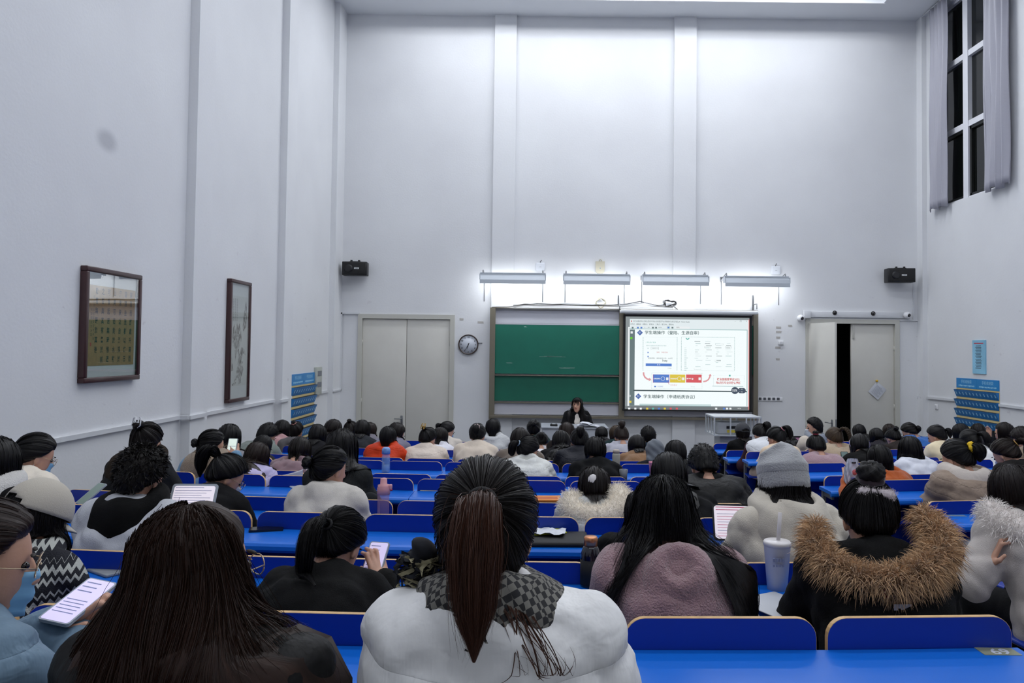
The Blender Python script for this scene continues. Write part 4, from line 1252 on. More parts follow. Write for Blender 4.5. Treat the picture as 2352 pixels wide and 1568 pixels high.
def surface(prims, vox, disp=None):
    lo = np.min([p.bb()[0] for p in prims if not p.sub], 0) - 3 * vox - .02
    hi = np.max([p.bb()[1] for p in prims if not p.sub], 0) + 3 * vox + .02
    n = np.ceil((hi - lo) / vox).astype(int) + 1
    F = np.full(n, 1.0)
    ax = [lo[i] + vox * np.arange(n[i]) for i in range(3)]
    for p in prims:
        a, b = p.bb(); mgn = p.k + 2 * vox
        i0 = np.clip(((a - mgn - lo) / vox).astype(int), 0, n - 1); i1 = np.clip(((b + mgn - lo) / vox).astype(int) + 2, 1, n)
        if np.any(i1 <= i0): continue
        sl = tuple(slice(i0[i], i1[i]) for i in range(3))
        X, Y, Z = np.meshgrid(ax[0][sl[0]], ax[1][sl[1]], ax[2][sl[2]], indexing='ij')
        d = p.d(np.stack([X, Y, Z], -1))
        F[sl] = -smin(-F[sl], d, p.k) if p.sub else smin(F[sl], d, p.k)
    if disp is not None:
        m = np.abs(F) < .07
        idx = np.argwhere(m); P = lo + idx * vox
        F[m] += disp(P)
    S = F < 0
    c = sum(S[i:n[0] - 1 + i, j:n[1] - 1 + j, k:n[2] - 1 + k].astype(np.int8) for i in (0, 1) for j in (0, 1) for k in (0, 1))
    act = np.argwhere((c > 0) & (c < 8))
    ids = -np.ones(np.array(n) - 1, int); ids[act[:, 0], act[:, 1], act[:, 2]] = np.arange(len(act))
    acc = np.zeros((len(act), 3)); cnt = np.zeros(len(act))
    off = [(i, j, k) for i in (0, 1) for j in (0, 1) for k in (0, 1)]
    val = {o: F[act[:, 0] + o[0], act[:, 1] + o[1], act[:, 2] + o[2]] for o in off}
    for o in off:
        for a in range(3):
            if o[a] == 0:
                q = list(o); q[a] = 1; q = tuple(q)
                f0, f1 = val[o], val[q]; m = (f0 < 0) != (f1 < 0)
                t = f0[m] / (f0[m] - f1[m])
                pt = np.tile(np.array(o, float), (m.sum(), 1)); pt[:, a] = t
                acc[m] += pt; cnt[m] += 1
    V = lo + vox * (act + acc / cnt[:, None])
    faces = []
    for a in range(3):
        b_, c_ = (a + 1) % 3, (a + 2) % 3
        s0 = [slice(1, -1)] * 3; s1 = [slice(1, -1)] * 3
        s0[a] = slice(0, n[a] - 1); s1[a] = slice(1, n[a])
        A, B = S[tuple(s0)], S[tuple(s1)]
        ed = np.argwhere(A != B)
        if not len(ed): continue
        fl = A[ed[:, 0], ed[:, 1], ed[:, 2]]
        base = ed + 1; base[:, a] = ed[:, a]
        def cell(db, dc):
            q = base.copy(); q[:, b_] += db; q[:, c_] += dc
            return ids[q[:, 0], q[:, 1], q[:, 2]]
        Q = np.stack([cell(-1, -1), cell(0, -1), cell(0, 0), cell(-1, 0)], 1)
        Q[~fl] = Q[~fl][:, ::-1]
        faces.append(Q)
    return V, np.concatenate(faces)

def relax(V, Q, it=1, f=.5):
    for _ in range(it):
        acc = np.zeros_like(V); cnt = np.zeros(len(V))
        for i in range(4):
            np.add.at(acc, Q[:, i], V[Q[:, (i + 1) % 4]]); np.add.at(cnt, Q[:, i], 1)
            np.add.at(acc, Q[:, i], V[Q[:, (i - 1) % 4]]); np.add.at(cnt, Q[:, i], 1)
        V = V + f * (acc / np.maximum(cnt, 1)[:, None] - V)
    return V

def np_mesh(name, V, Q, mats, uv=None, mi=None):
    """fast mesh from arrays of quads (uv: per vertex)"""
    me = bpy.data.meshes.new(name)
    Q = np.asarray(Q, np.int32); k = Q.shape[1]
    me.vertices.add(len(V)); me.vertices.foreach_set('co', np.asarray(V, np.float32).ravel())
    me.loops.add(Q.size); me.loops.foreach_set('vertex_index', Q.ravel())
    me.polygons.add(len(Q)); me.polygons.foreach_set('loop_start', np.arange(0, Q.size, k, dtype=np.int32))
    me.polygons.foreach_set('loop_total', np.full(len(Q), k, np.int32))
    me.polygons.foreach_set('use_smooth', np.ones(len(Q), bool))
    for m in (mats if isinstance(mats, (list, tuple)) else [mats]): me.materials.append(m)
    if mi is not None: me.polygons.foreach_set('material_index', np.asarray(mi, np.int32))
    if uv is not None:
        l = me.uv_layers.new(name='UVMap'); l.data.foreach_set('uv', np.asarray(uv, np.float32)[Q.ravel()].ravel())
    me.update(calc_edges=True); me.validate()
    return me

def rotx(a): c, s = math.cos(a), math.sin(a); return np.array([[1, 0, 0], [0, c, -s], [0, s, c]])
def roty(a): c, s = math.cos(a), math.sin(a); return np.array([[c, 0, s], [0, 1, 0], [-s, 0, c]])
def rotz(a): c, s = math.cos(a), math.sin(a); return np.array([[c, -s, 0], [s, c, 0], [0, 0, 1]])

# ---- head with a face (centre of the skull at the origin, facing +y)
def build_head(vx=.0058):
    pr = [Ell((0, -.014, .03), (.074, .094, .088)), Ell((0, .03, -.035), (.057, .060, .078), k=.04), Ell((0, .062, -.092), (.024, .02, .02), k=.03),
          Cap((0, .090, .012), (0, .106, -.022), .007, .011, k=.012), Ell((0, .098, -.028), (.016, .011, .009), k=.01),
          Ell((.075, -.002, -.012), (.009, .018, .031), rotz(.25), k=.008), Ell((-.075, -.002, -.012), (.009, .018, .031), rotz(-.25), k=.008),
          Ell((.031, .092, .012), (.017, .010, .010), k=.012, sub=True), Ell((-.031, .092, .012), (.017, .010, .010), k=.012, sub=True),
          Ell((0, .088, -.055), (.022, .009, .007), k=.008), Cap((0, -.02, -.05), (0, -.035, -.20), .05, .055, k=.03)]
    V, Q = surface(pr, vx)
    return relax(V, Q, 1, .4), Q
def build_hand(vx=.0046):
    pr = [Ell((0, .05, 0), (.038, .05, .013), k=.012), Cap((0, -.03, 0), (0, .02, 0), .024, .027, k=.02)]
    for x, l, y0 in ((-.028, .068, .088), (-.010, .078, .095), (.010, .073, .093), (.028, .055, .086)):
        m = (x * 1.12, y0 + l * .5, .006); e = (x * 1.15, y0 + l * .82, -.018)
        pr += [Cap((x, y0 - .02, 0), m, .0095, .0088, k=.006), Cap(m, e, .0085, .0072, k=.005)]
    pr += [Cap((-.025, .02, -.004), (-.052, .055, -.012), .013, .010, k=.012), Cap((-.052, .055, -.012), (-.055, .085, -.018), .0095, .008, k=.005)]
    V, Q = surface(pr, vx)
    return V, Q
HEADS = {2: build_head(), 1: build_head(.0095), 0: build_head(.0125)}; HANDS = {2: build_hand(), 1: build_hand(.0072), 0: build_hand(.009)}
def ball_arr(c, r, n=10, m=6):
    th = np.linspace(0, math.pi, m + 1); ph = np.linspace(0, 2 * math.pi, n, endpoint=False)
    T, Pp = np.meshgrid(th, ph, indexing='ij'); r = np.broadcast_to(r, (3,))
    V = np.stack([c[0] + r[0] * np.sin(T) * np.cos(Pp), c[1] + r[1] * np.sin(T) * np.sin(Pp), c[2] + r[2] * np.cos(T)], -1).reshape(-1, 3)
    Q = [(i * n + j, (i + 1) * n + j, (i + 1) * n + (j + 1) % n, i * n + (j + 1) % n) for i in range(m) for j in range(n)]
    return V, np.array(Q)

SKIN = mat('skin', '#c99a82', .5, bump=.05, bscale=120, var=.06, vscale=20)
M_EYE = mat('eye_dark', '#1a1210', .15); M_LIP = mat('lip', '#9c3f3c', .4); M_BROW = mat('brow', '#1c1512', .7)

LEANS = {  # neck base (y, z) and head centre (y, z), head pitch
    'U': ((.04, .985), (.072, 1.118), .08), 'L': ((.14, .945), (.195, 1.070), .26), 'W': ((.235, .89), (.312, 1.0), .48), 'D': ((.30, .835), (.395, .925), .68)}

class Pose:
    def __init__(s, lean='U', yaw=0.0, sh=.15, roll=0.0, elbow=0.0, arms=True, pitch=None, hands=None, stand=False, hx=0.0, hi=1):
        (ny, nz), (hy, hz), pt = LEANS[lean]
        s.lean = lean; s.hi = hi
        s.base = V3(0, 0, 0)
        s.pel = V3(0, 0, .53); s.nb = V3(hx * .4, ny, nz); s.hc = V3(hx, hy, hz)
        s.pitch = pt if pitch is None else pitch; s.yaw = yaw
        s.R = rotz(-yaw) @ rotx(-s.pitch) @ roty(roll)
        s.sh = {i: s.nb + V3(i * sh, -.015, -.055) for i in (-1, 1)}
        s.el = {i: V3(i * (sh + .07 + elbow), ny + .10, min(nz - .27, .73)) for i in (-1, 1)}
        s.wr = {i: V3(i * .045, ny + .27, min(nz - .24, .765)) for i in (-1, 1)}
        if hands:
            for i, (e, w) in hands.items(): s.el[i] = np.array(e, float); s.wr[i] = np.array(w, float)
        s.chest = (s.pel * .35 + s.nb * .65) + V3(0, -.005, 0)
        s.back = s.pel * .7 + s.nb * .3 + V3(0, -.02, 0)
        s.shw = sh
        s.stand = stand
        s._body = None; s.cache = {}
        s.top = (s.hc + s.R @ V3(0, -.01, .132))
    def arm(s, i, g=0.0, k=.03):
        return [Cap(s.sh[i], s.el[i], .042 + g * .85, .037 + g, max(k, .05)), Cap(s.el[i], s.wr[i], .036 + g, .026 + g * .8, k)]
    def torso(s, g=0.0, k=.05):
        pr = []
        for i in (-1, 1):
            pr += [Cap(s.pel + V3(i * .07, .01, -.02), s.back + V3(i * .055, 0, 0), .115 + g, .10 + g, k), Cap(s.back + V3(i * .055, 0, 0), s.chest + V3(i * .062, -.005, 0), .10 + g, .103 + g, k),
                   Cap(s.chest + V3(i * .062, -.005, 0), s.nb + V3(i * .055, -.03, -.09), .10 + g, .07 + g, k)]
        pr.append(Cap(s.sh[-1] * .9 + s.nb * .1, s.sh[1] * .9 + s.nb * .1, .05 + g, None, k))
        if g > 0:
            for i in (-1, 1): pr.append(Cap(s.nb + V3(i * .03, -.02, .005), s.sh[i] + V3(-i * .015, 0, -.005), .042 + g * .6, .040 + g * .7, .06))
        return pr
    def body(s):
        if s._body is None:
            pr = s.torso() + s.arm(-1) + s.arm(1)
            pr.append(Cap(s.nb + V3(0, -.02, -.06), s.hc + s.R @ V3(0, -.03, -.12), .056, .05, .04))
            if s.stand:
                legs = [(V3(i * .085, 0, .5), V3(i * .09, .01, .27), V3(i * .09, -.01, .02)) for i in (-1, 1)]
            else:
                legs = [(V3(i * .09, .04, .51), V3(i * .12, .40, .50), V3(i * .12, .40, .09)) for i in (-1, 1)]
            for h, kn, an in legs:
                pr += [Cap(h, kn, .078, .055, .04), Cap(kn, an, .052, .036, .03), Cap(an + V3(0, -.02, -.045), an + V3(0, .14, -.055), .033, .03, .03)]
            HEAD, HAND = HEADS[s.hi], HANDS[s.hi]
            V, Q = surface(pr, (.036, .028, .022)[s.hi]); parts = [(V, Q, 0)]
            hv = HEAD[0] @ s.R.T + s.hc; parts.append((hv, HEAD[1], 0))
            for i in (-1, 1):
                f = s.wr[i] - s.el[i]; f /= np.linalg.norm(f)
                up = V3(0, 0, 1.0); x = np.cross(f, up); x /= np.linalg.norm(x); u = np.cross(x, f)
                M = np.stack([x * (-1 if i > 0 else 1) * -1 if i < 0 else x, f, u], 1)
                hv2 = HAND[0].copy()
                if i < 0: hv2[:, 0] *= -1
                hq = HAND[1] if i > 0 else HAND[1][:, ::-1]
                M = np.stack([x, f, u], 1)
                parts.append((hv2 @ M.T + s.wr[i], hq, 0))
            for i in (-1, 1):
                V, Q = ball_arr((i * .031, .078, .012), (.013, .011, .009)); parts.append((V @ s.R.T + s.hc, Q, 1))
                V, Q = ball_arr((i * .031, .088, .036), (.017, .006, .0035), 8, 4); parts.append((V @ s.R.T + s.hc, Q, 3))
            V, Q = ball_arr((0, .089, -.055), (.0225, .0095, .0085), 12, 6); parts.append((V @ s.R.T + s.hc, Q, 2))
            o = 0; VV = []; QQ = []; MI = []
            for V, Q, m in parts:
                VV.append(V); QQ.append(Q + o); MI.append(np.full(len(Q), m)); o += len(V)
            s._body = np_mesh('body', np.concatenate(VV), np.concatenate(QQ), [SKIN, M_EYE, M_LIP, M_BROW], None, np.concatenate(MI))
        return s._body
    def clothes(s, kind, vox=.02, hem=True):
        """jacket solids: kind plain, coat, puffer, hood, puffhood, fur"""
        g = {'padded': .036, 'plain': .022, 'coat': .032, 'puffer': .046, 'hood': .034, 'puffhood': .046, 'fur': .044, 'teddy': .044}[kind]
        pr = s.torso(g) + s.arm(-1, g, .035) + s.arm(1, g, .035)
        tilt = rotx(-s.pitch * .6)
        if kind in ('plain', 'coat', 'puffer', 'fur', 'padded'):
            c = s.nb * .42 + s.hc * .58 + V3(0, -.040, -.036)
            pr.append(Tor(c, .070, .024 if kind != 'puffer' else .034, tilt, .03))
            pr.append(Tor(c + V3(0, -.004, -.04), .080, .032, tilt, .035))
        if kind in ('hood', 'puffhood', 'teddy'):
            pr += s.hood_prims()
        return pr
    def hood_prims(s, g=0.0, z=1.0):
        b = s.nb * .6 + s.hc * .4 + V3(0, -.085, -.055)
        return [Tor(s.nb * .5 + s.hc * .5 + V3(0, -.035, -.035), .098, .040 + g, rotx(-s.pitch * .6 + .42), .02, sy=1.08),
                Ell(b + V3(0, -.042, -.045), (.135 * z + g, .066 + g, .125 * z + g), rotx(-s.pitch * .5 - .15), .022),
                Ell(b + V3(0, -.005, .085), (.080, .042, .085), rotx(-s.pitch * .5 - .1), .025, sub=True)]
    def jacket(s, kind, vox=.02):
        key = (kind, vox)
        if key not in s.cache:
            pr = s.clothes(kind)
            rs = np.random.RandomState(abs(hash(kind)) % 1000 if False else len(kind) * 7 + int(s.yaw * 10) % 5)
            K = rs.uniform(-1, 1, (6, 3)) * 26; ph = rs.uniform(0, 6, 6)
            amp = .0045 if kind in ('plain', 'coat') else .0055
            fa = {'plain': .009, 'coat': .010, 'hood': .011, 'teddy': .006}.get(kind, .007)
            def disp(P):
                D = sum(np.sin(P @ K[i] + ph[i] + 1.5 * np.sin(P @ K[(i + 1) % 6] * .4)) for i in range(6)) * amp / 2.2
                wx = P + .03 * np.sin(P[:, [1, 2, 0]] * 21 + 2.1)
                for q, (kx, ky, kz, w_) in enumerate(((16, 9, 22, 1.0), (-21, 6, 17, .8), (34, -12, 30, .5))):
                    D += -fa * w_ * (np.abs(np.sin(wx[:, 0] * kx + wx[:, 1] * ky + wx[:, 2] * kz + ph[q])) ** .7 - .62)
                if kind == 'padded':
                    z = P[:, 2] - .12 * np.abs(P[:, 0]) + .01 * np.sin(P[:, 0] * 14)
                    D += -.015 * (np.abs(np.sin(math.pi * (z - .035) / .125)) ** .45 - .65)
                    D += .0035 * np.sin(P[:, 0] * 70 + 25 * P[:, 2] + 3 * np.sin(P[:, 2] * 30)) * np.exp(-((z % .125 - .035) / .04) ** 2)
                if kind in ('puffer', 'puffhood', 'fur'):
                    per = .095; z = P[:, 2] - .25 * (P[:, 1] - s.nb[1]) * 1.0
                    D += -.018 * (np.abs(np.sin(math.pi * z / per)) ** .4 - .65)
                return D
            V, Q = surface(pr, vox, disp)
            V = relax(V, Q, 1, .35)
            s.cache[key] = np_mesh('jacket', V, Q, [MATS['skin']])
        return s.cache[key]
POSES = {}
def pose(**k):
    key = tuple(sorted((a, str(b)) for a, b in k.items()))
    if key not in POSES: POSES[key] = Pose(**k)
    return POSES[key]

def trousers_mesh():
    pr = []
    for i in (-1, 1):
        h, kn, an = V3(i * .09, .02, .51), V3(i * .12, .40, .50), V3(i * .12, .40, .11)
        pr += [Cap(h, kn, .095, .07, .05), Cap(kn, an, .068, .055, .04)]
    pr.append(Cap((-.07, 0, .53), (.07, 0, .53), .13, None, .05))
    V, Q = surface(pr, .024); return np_mesh('trousers', V, Q, [SKIN])
ME_TROU = trousers_mesh()
def shoe_mesh():
    pr = [Cap((0, .37, .045), (0, .53, .035), .045, .038, .03), Cap((0, .38, .05), (0, .39, .1), .045, .045, .03)]
    V, Q = surface(pr, .02); return np_mesh('shoe', V, Q, [SKIN])
ME_SHOE = shoe_mesh()

# ------------------------------------------------------------------ hair
def hair_mat(c):
    key = 'hair_' + c
    if key in MATS: return MATS[key]
    m = bpy.data.materials.new(key); m.use_nodes = True
    N = m.node_tree.nodes; L = m.node_tree.links; b = N['Principled BSDF']
    uv = N.new('ShaderNodeUVMap'); mp = N.new('ShaderNodeMapping'); mp.inputs['Scale'].default_value = (90, 2.2, 1)
    L.new(uv.outputs[0], mp.inputs[0])
    n = N.new('ShaderNodeTexNoise'); n.inputs['Scale'].default_value = 1.6; n.inputs['Detail'].default_value = 5; L.new(mp.outputs[0], n.inputs['Vector'])
    r = N.new('ShaderNodeValToRGB'); col = tuple(x * .42 for x in lin(c)[:3])
    e = r.color_ramp.elements; e[0].position = .35; e[0].color = tuple(x * .45 for x in col[:3]) + (1,); e[1].position = .75; e[1].color = tuple(x * 1.5 for x in col[:3]) + (1,)
    L.new(n.outputs['Fac'], r.inputs[0]); L.new(r.outputs[0], b.inputs['Base Color'])
    b.inputs['Roughness'].default_value = .40; b.inputs['Specular IOR Level'].default_value = .24
    bp = N.new('ShaderNodeBump'); bp.inputs['Strength'].default_value = .55; bp.inputs['Distance'].default_value = .004
    L.new(n.outputs['Fac'], bp.inputs['Height']); L.new(bp.outputs[0], b.inputs['Normal'])
    MATS[key] = m
    return m

def fbm1(u, rs, freqs=(3, 7, 15, 31), fall=.75):
    """smooth periodic noise over u in 0..1"""
    o = np.zeros_like(u); a = 1.0
    for f in freqs:
        o += a * np.sin(2 * math.pi * f * u + rs.uniform(0, 6.28) + .8 * np.sin(2 * math.pi * u * (f // 2 + 1) + rs.uniform(0, 6)))
        a *= fall
    return o / 2
def hairline(phi):
    """lowest hair height (in skull units) against the angle from the back of the head"""
    a = np.degrees(np.abs(phi))
    return np.interp(a, [0, 55, 80, 100, 112, 135, 180], [-.72, -.70, -.58, -.32, -.06, .40, .52])
EA, EB, ECC, EOFF = .0765, .0965, .0935, V3(0, -.014, .03)     # skull ellipsoid under the hair
def skull(dirv, t):
    low = np.clip(-dirv[..., 2], 0, 1) * np.clip(-dirv[..., 1] * 1.6, 0, 1)      # hair reaches down over the nape
    dirv = np.stack([dirv[..., 0], dirv[..., 1], dirv[..., 2] * (1 + .85 * low / np.maximum(.45, np.abs(dirv[..., 2])) * .7)], -1)
    return np.stack([dirv[..., 0] * (EA + t), dirv[..., 1] * (EB + t), dirv[..., 2] * (ECC + t)], -1) + EOFF
def grid_quads(nu, nv, wrap):
    w = nu if wrap else nu - 1
    i, j = np.meshgrid(np.arange(nv - 1), np.arange(w), indexing='ij'); j2 = (j + 1) % nu
    return np.stack([i * nu + j, i * nu + j2, (i + 1) * nu + j2, (i + 1) * nu + j], -1).reshape(-1, 4)

class LongHair:
    """sheet of hair falling from the crown; also gives single strands"""
    def __init__(s, ps, pr, L=.3, thick=.02, seed=0, win=118, flare=0.0, taper=.25, wave=0.0, gap=.014, part=0.0, split=0.0):
        s.ps, s.pr, s.L, s.t, s.win, s.flare, s.taper, s.wave = ps, pr, L, thick, math.radians(win), flare, taper, wave
        s.rs = np.random.RandomState(seed); s.seed = seed
        s.M = np.array(ps.R); s.gap = gap; s.part = part; s.split = split
    def pos(s, u, v, lift=0.0):
        """u 0..1 round the head, v 0..1 crown to tip"""
        rs = np.random.RandomState(s.seed)
        phi = (u - .5) * 2 * s.win
        vh = .42; th_end = np.radians(100)
        th = np.clip(v / vh, 0, 1) * th_end
        d = np.stack([np.sin(th) * np.sin(phi), -np.sin(th) * np.cos(phi), np.cos(th)], -1)
        c, sn = math.cos(.25), math.sin(.25)
        d = np.stack([d[..., 0], d[..., 1] * c - d[..., 2] * sn, d[..., 1] * sn + d[..., 2] * c], -1)
        groove = fbm1(u, rs, (5, 11, 23, 41)) * .0042
        t = s.t * np.clip(.35 + v / vh, 0, 1) + groove * np.clip(v / vh, .15, 1) + lift
        P = skull(d, t) @ s.M.T + s.ps.hc
        lenf = 1 + .06 * fbm1(u, rs, (2, 5, 9, 17))
        drop = np.clip((v - vh) / (1 - vh), 0, 1) * s.L * lenf
        k = drop / max(s.L, 1e-6)
        cx = s.ps.hc
        rel = P - cx
        fall = np.stack([rel[..., 0] * (1 - s.taper * k + s.flare * k) + s.wave * np.sin(9 * drop / .1 * .35 + phi * 3) * k, rel[..., 1] * (1 - .15 * k), rel[..., 2] - drop], -1) + cx
        if s.split: fall[..., 0] += np.tanh((u - .5) * 14) * s.split * k
        slope = (s.ps.nb[1] - s.ps.pel[1]) / (s.ps.nb[2] - s.ps.pel[2])
        fall[..., 1] -= np.maximum(0, drop - .10) * slope * np.clip(np.cos(phi) * 1.5, 0, 1)
        clump = fbm1(u, rs, (9, 19, 37)) * .006 * k
        fall[..., 0] += np.sin(phi) * clump; fall[..., 1] -= np.cos(phi) * clump
        return np.where((v > vh)[..., None], fall, P)
    def sheet(s, nu=72, nv=34):
        if s.ps.hi == 0: nu, nv = 56, 24
        vv = np.linspace(0, 1, nv) ** 1.0; uu = np.linspace(0, 1, nu)
        V_, U_ = np.meshgrid(vv, uu, indexing='ij')
        P = s.pos(U_, V_).reshape(-1, 3)
        for _ in range(3):
            P = push_out(s.pr, P, s.gap); G_ = P.reshape(nv, nu, 3)
            G_[1:-1] = G_[1:-1] * .4 + .3 * (G_[:-2] + G_[2:]); P = G_.reshape(-1, 3)
        P = push_out(s.pr, P, s.gap * .8); Q = grid_quads(nu, nv, False)
        if s.part:
            uc = U_.ravel()[Q].mean(1); vc = V_.ravel()[Q].mean(1); Q = Q[~((np.abs(uc - .5) < s.part * np.clip((vc - .46) / .12, 0, 1)) & (vc > .46))]
        return P, Q, np.stack([U_.ravel(), V_.ravel()], -1)
    def strands(s, n, k=14, vmin=0.0, rs=None, lift=.006, jit=.004, extra=.06):
        rs = rs or np.random.RandomState(s.seed + 5)
        u = rs.uniform(0, 1, n); v1 = 1 - .25 * rs.uniform(0, 1, n) ** 3; v0 = np.full(n, .02) + .25 * rs.uniform(0, 1, n) ** 2
        if s.part: v1 = np.where(np.abs(u - .5) < s.part * .9, np.minimum(v1, .5), v1)
        T = np.linspace(0, 1, k)[None] * (v1 - v0)[:, None] + v0[:, None]
        lf = rs.uniform(.0, lift, n)[:, None] * np.ones((1, k))
        U = np.clip(u[:, None] + (rs.uniform(-.02, .02, n)[:, None]) * np.linspace(0, 1, k)[None] ** 2, 0, 1)
        P = s.pos(U, T, lf)
        P += np.cumsum(rs.normal(0, jit * .25, (n, k, 3)), 1) * np.linspace(0, 1, k)[None, :, None]
        for _ in range(3):
            P = push_out(s.pr, P.reshape(-1, 3), s.gap + .004).reshape(n, k, 3)
            P[:, 1:-1] = P[:, 1:-1] * .4 + .3 * (P[:, :-2] + P[:, 2:])
        return P

class CapHair:
    """hair combed over the skull to one gathering point"""
    def __init__(s, ps, T=(0, -.8, .35), thick=.013, seed=0, raise_=0.0):
        s.ps, s.t, s.seed, s.up = ps, thick, seed, raise_
        T = np.array(T, float); s.T = T / np.linalg.norm(T)
        a = np.cross(s.T, V3(0, 0, 1)); 
        if np.linalg.norm(a) < .05: a = np.cross(s.T, V3(0, 1, 0))
        s.a = a / np.linalg.norm(a); s.b = np.cross(s.T, s.a)
    def pos(s, u, v, lift=0.0):
        rs = np.random.RandomState(s.seed)
        al = v * math.pi * .93; ph = u * 2 * math.pi
        d = np.cos(al)[..., None] * s.T + np.sin(al)[..., None] * (np.cos(ph)[..., None] * s.a + np.sin(ph)[..., None] * s.b)
        phi = np.arctan2(d[..., 0], -d[..., 1])
        hl = d[..., 2] - hairline(phi)
        inside = np.clip(hl / .22, -1, 1); inside = np.where(inside > 0, inside * inside * (3 - 2 * inside), inside)
        t = s.t * inside + np.where(inside > 0, fbm1(u, rs, (7, 15, 29, 53)) * .0032, 0) - np.where(inside <= 0, .012, 0) + lift
        t = t + s.up * np.clip(d[..., 2], 0, 1) ** 2
        return skull(d, t) @ s.ps.R.T + s.ps.hc
    def sheet(s, nu=88, nv=30):
        if s.ps.hi == 0: nu, nv = 60, 20
        V_, U_ = np.meshgrid(np.linspace(.0, 1, nv), np.linspace(0, 1, nu, endpoint=False), indexing='ij')
        return s.pos(U_, V_).reshape(-1, 3), grid_quads(nu, nv, True), np.stack([U_.ravel(), V_.ravel()], -1)
    def strands(s, n, k=12, seed=1):
        rs = np.random.RandomState(seed)
        u = rs.uniform(0, 1, n); v0 = rs.uniform(.35, .85, n)
        T = np.linspace(1, 0, k)[None] * v0[:, None]
        U = u[:, None] + rs.normal(0, .006, n)[:, None] * np.linspace(1, 0, k)[None]
        return s.pos(U, T, rs.uniform(0.001, .004, n)[:, None] * np.ones((1, k)))
    def tie(s): return s.pos(np.array([0.0]), np.array([0.0]))[0]
    def out(s): return s.ps.R @ s.T

class Tail:
    def __init__(s, start, out, L, rad, pr, seed=0, side=(0, 0, 0), lift=.02, tip=.12, spread=1.0):
        s.L, s.rad, s.seed, s.tip = L, rad, seed, tip
        p = np.array(start, float); out = np.array(out, float); pts = []
        n = 18; q = p - out * .008; v = out * 1.0 + V3(0, 0, lift * 8); v /= np.linalg.norm(v)
        st = L / (n - 1); g = V3(side[0], side[1], -1.0 + side[2]); g /= np.linalg.norm(g)
        for i in range(n):
            pts.append(q.copy()); w = min(1, (i + 1) / 6.0)
            v = v * (1 - .34 * w) + g * .34 * w; v /= np.linalg.norm(v); q = q + v * st
        s.path = push_out(pr, np.array(pts), rad * .75, 4) if pr else np.array(pts)
        s.spread = spread
        t = np.gradient(s.path, axis=0); s.t = t / np.linalg.norm(t, axis=1, keepdims=True)
        a = np.cross(s.t, V3(1, 0.02, .01)); s.a = a / np.linalg.norm(a, axis=1, keepdims=True); s.b = np.cross(s.t, s.a)
    def rr(s, v):
        return s.rad * np.interp(v, [0, .06, .2, .45, .75, 1], [.42, .50, .85, 1.0, .75, s.tip])
    def pos(s, u, v, f=1.0):
        x = v * (len(s.path) - 1); i = np.clip(x.astype(int), 0, len(s.path) - 2); fr = (x - i)[..., None]
        c = s.path[i] * (1 - fr) + s.path[i + 1] * fr; a = s.a[i] * (1 - fr) + s.a[i + 1] * fr; b = s.b[i] * (1 - fr) + s.b[i + 1] * fr
        ph = u * 2 * math.pi; rs = np.random.RandomState(s.seed)
        r = s.rr(v) * (1 + .10 * fbm1(u, rs, (3, 7, 13, 23))) * f
        return c + a * (np.cos(ph) * r * .75)[..., None] + b * (np.sin(ph) * r * s.spread)[..., None]
    def sheet(s, nu=40, nv=26):
        V_, U_ = np.meshgrid(np.linspace(0, 1, nv), np.linspace(0, 1, nu, endpoint=False), indexing='ij')
        return s.pos(U_, V_).reshape(-1, 3), grid_quads(nu, nv, True), np.stack([U_.ravel(), V_.ravel()], -1)
    def strands(s, n, k=14, seed=3, loose=.15):
        rs = np.random.RandomState(seed)
        u = rs.uniform(0, 1, n); v1 = rs.uniform(.6, 1.0, n); T = np.linspace(0, 1, k)[None] * v1[:, None]
        f = 1 + rs.normal(0, .06, n)[:, None] + np.abs(rs.normal(0, loose, n))[:, None] * np.linspace(0, 1, k)[None] ** 2
        return s.pos(u[:, None] + rs.normal(0, .03, n)[:, None] * np.linspace(0, 1, k)[None], T, f)

def bun_arr(c, r, seed=0, axis=(0, -1, 0)):
    rs = np.random.RandomState(seed); nu, nv = 40, 20
    V_, U_ = np.meshgrid(np.linspace(0, 1, nv), np.linspace(0, 1, nu, endpoint=False), indexing='ij')
    ax = np.array(axis, float); ax /= np.linalg.norm(ax); a = np.cross(ax, V3(.1, .2, 1)); a /= np.linalg.norm(a); b = np.cross(ax, a)
    th = V_ * math.pi; ph = U_ * 2 * math.pi
    rad = r * (1 + .07 * np.sin(ph * 5 + th * 5) + .04 * np.sin(ph * 11 - th * 9 + 1) + .03 * np.sin(ph * 23 + th * 13))
    rad = rad * (1 - .18 * np.exp(-(th / .5) ** 2))
    P = np.array(c) + rad[..., None] * (np.cos(th)[..., None] * ax * .82 + np.sin(th)[..., None] * (np.cos(ph)[..., None] * a + np.sin(ph)[..., None] * b))
    return P.reshape(-1, 3), grid_quads(nu, nv, True), np.stack([(U_ + V_ * .5).ravel(), V_.ravel()], -1)

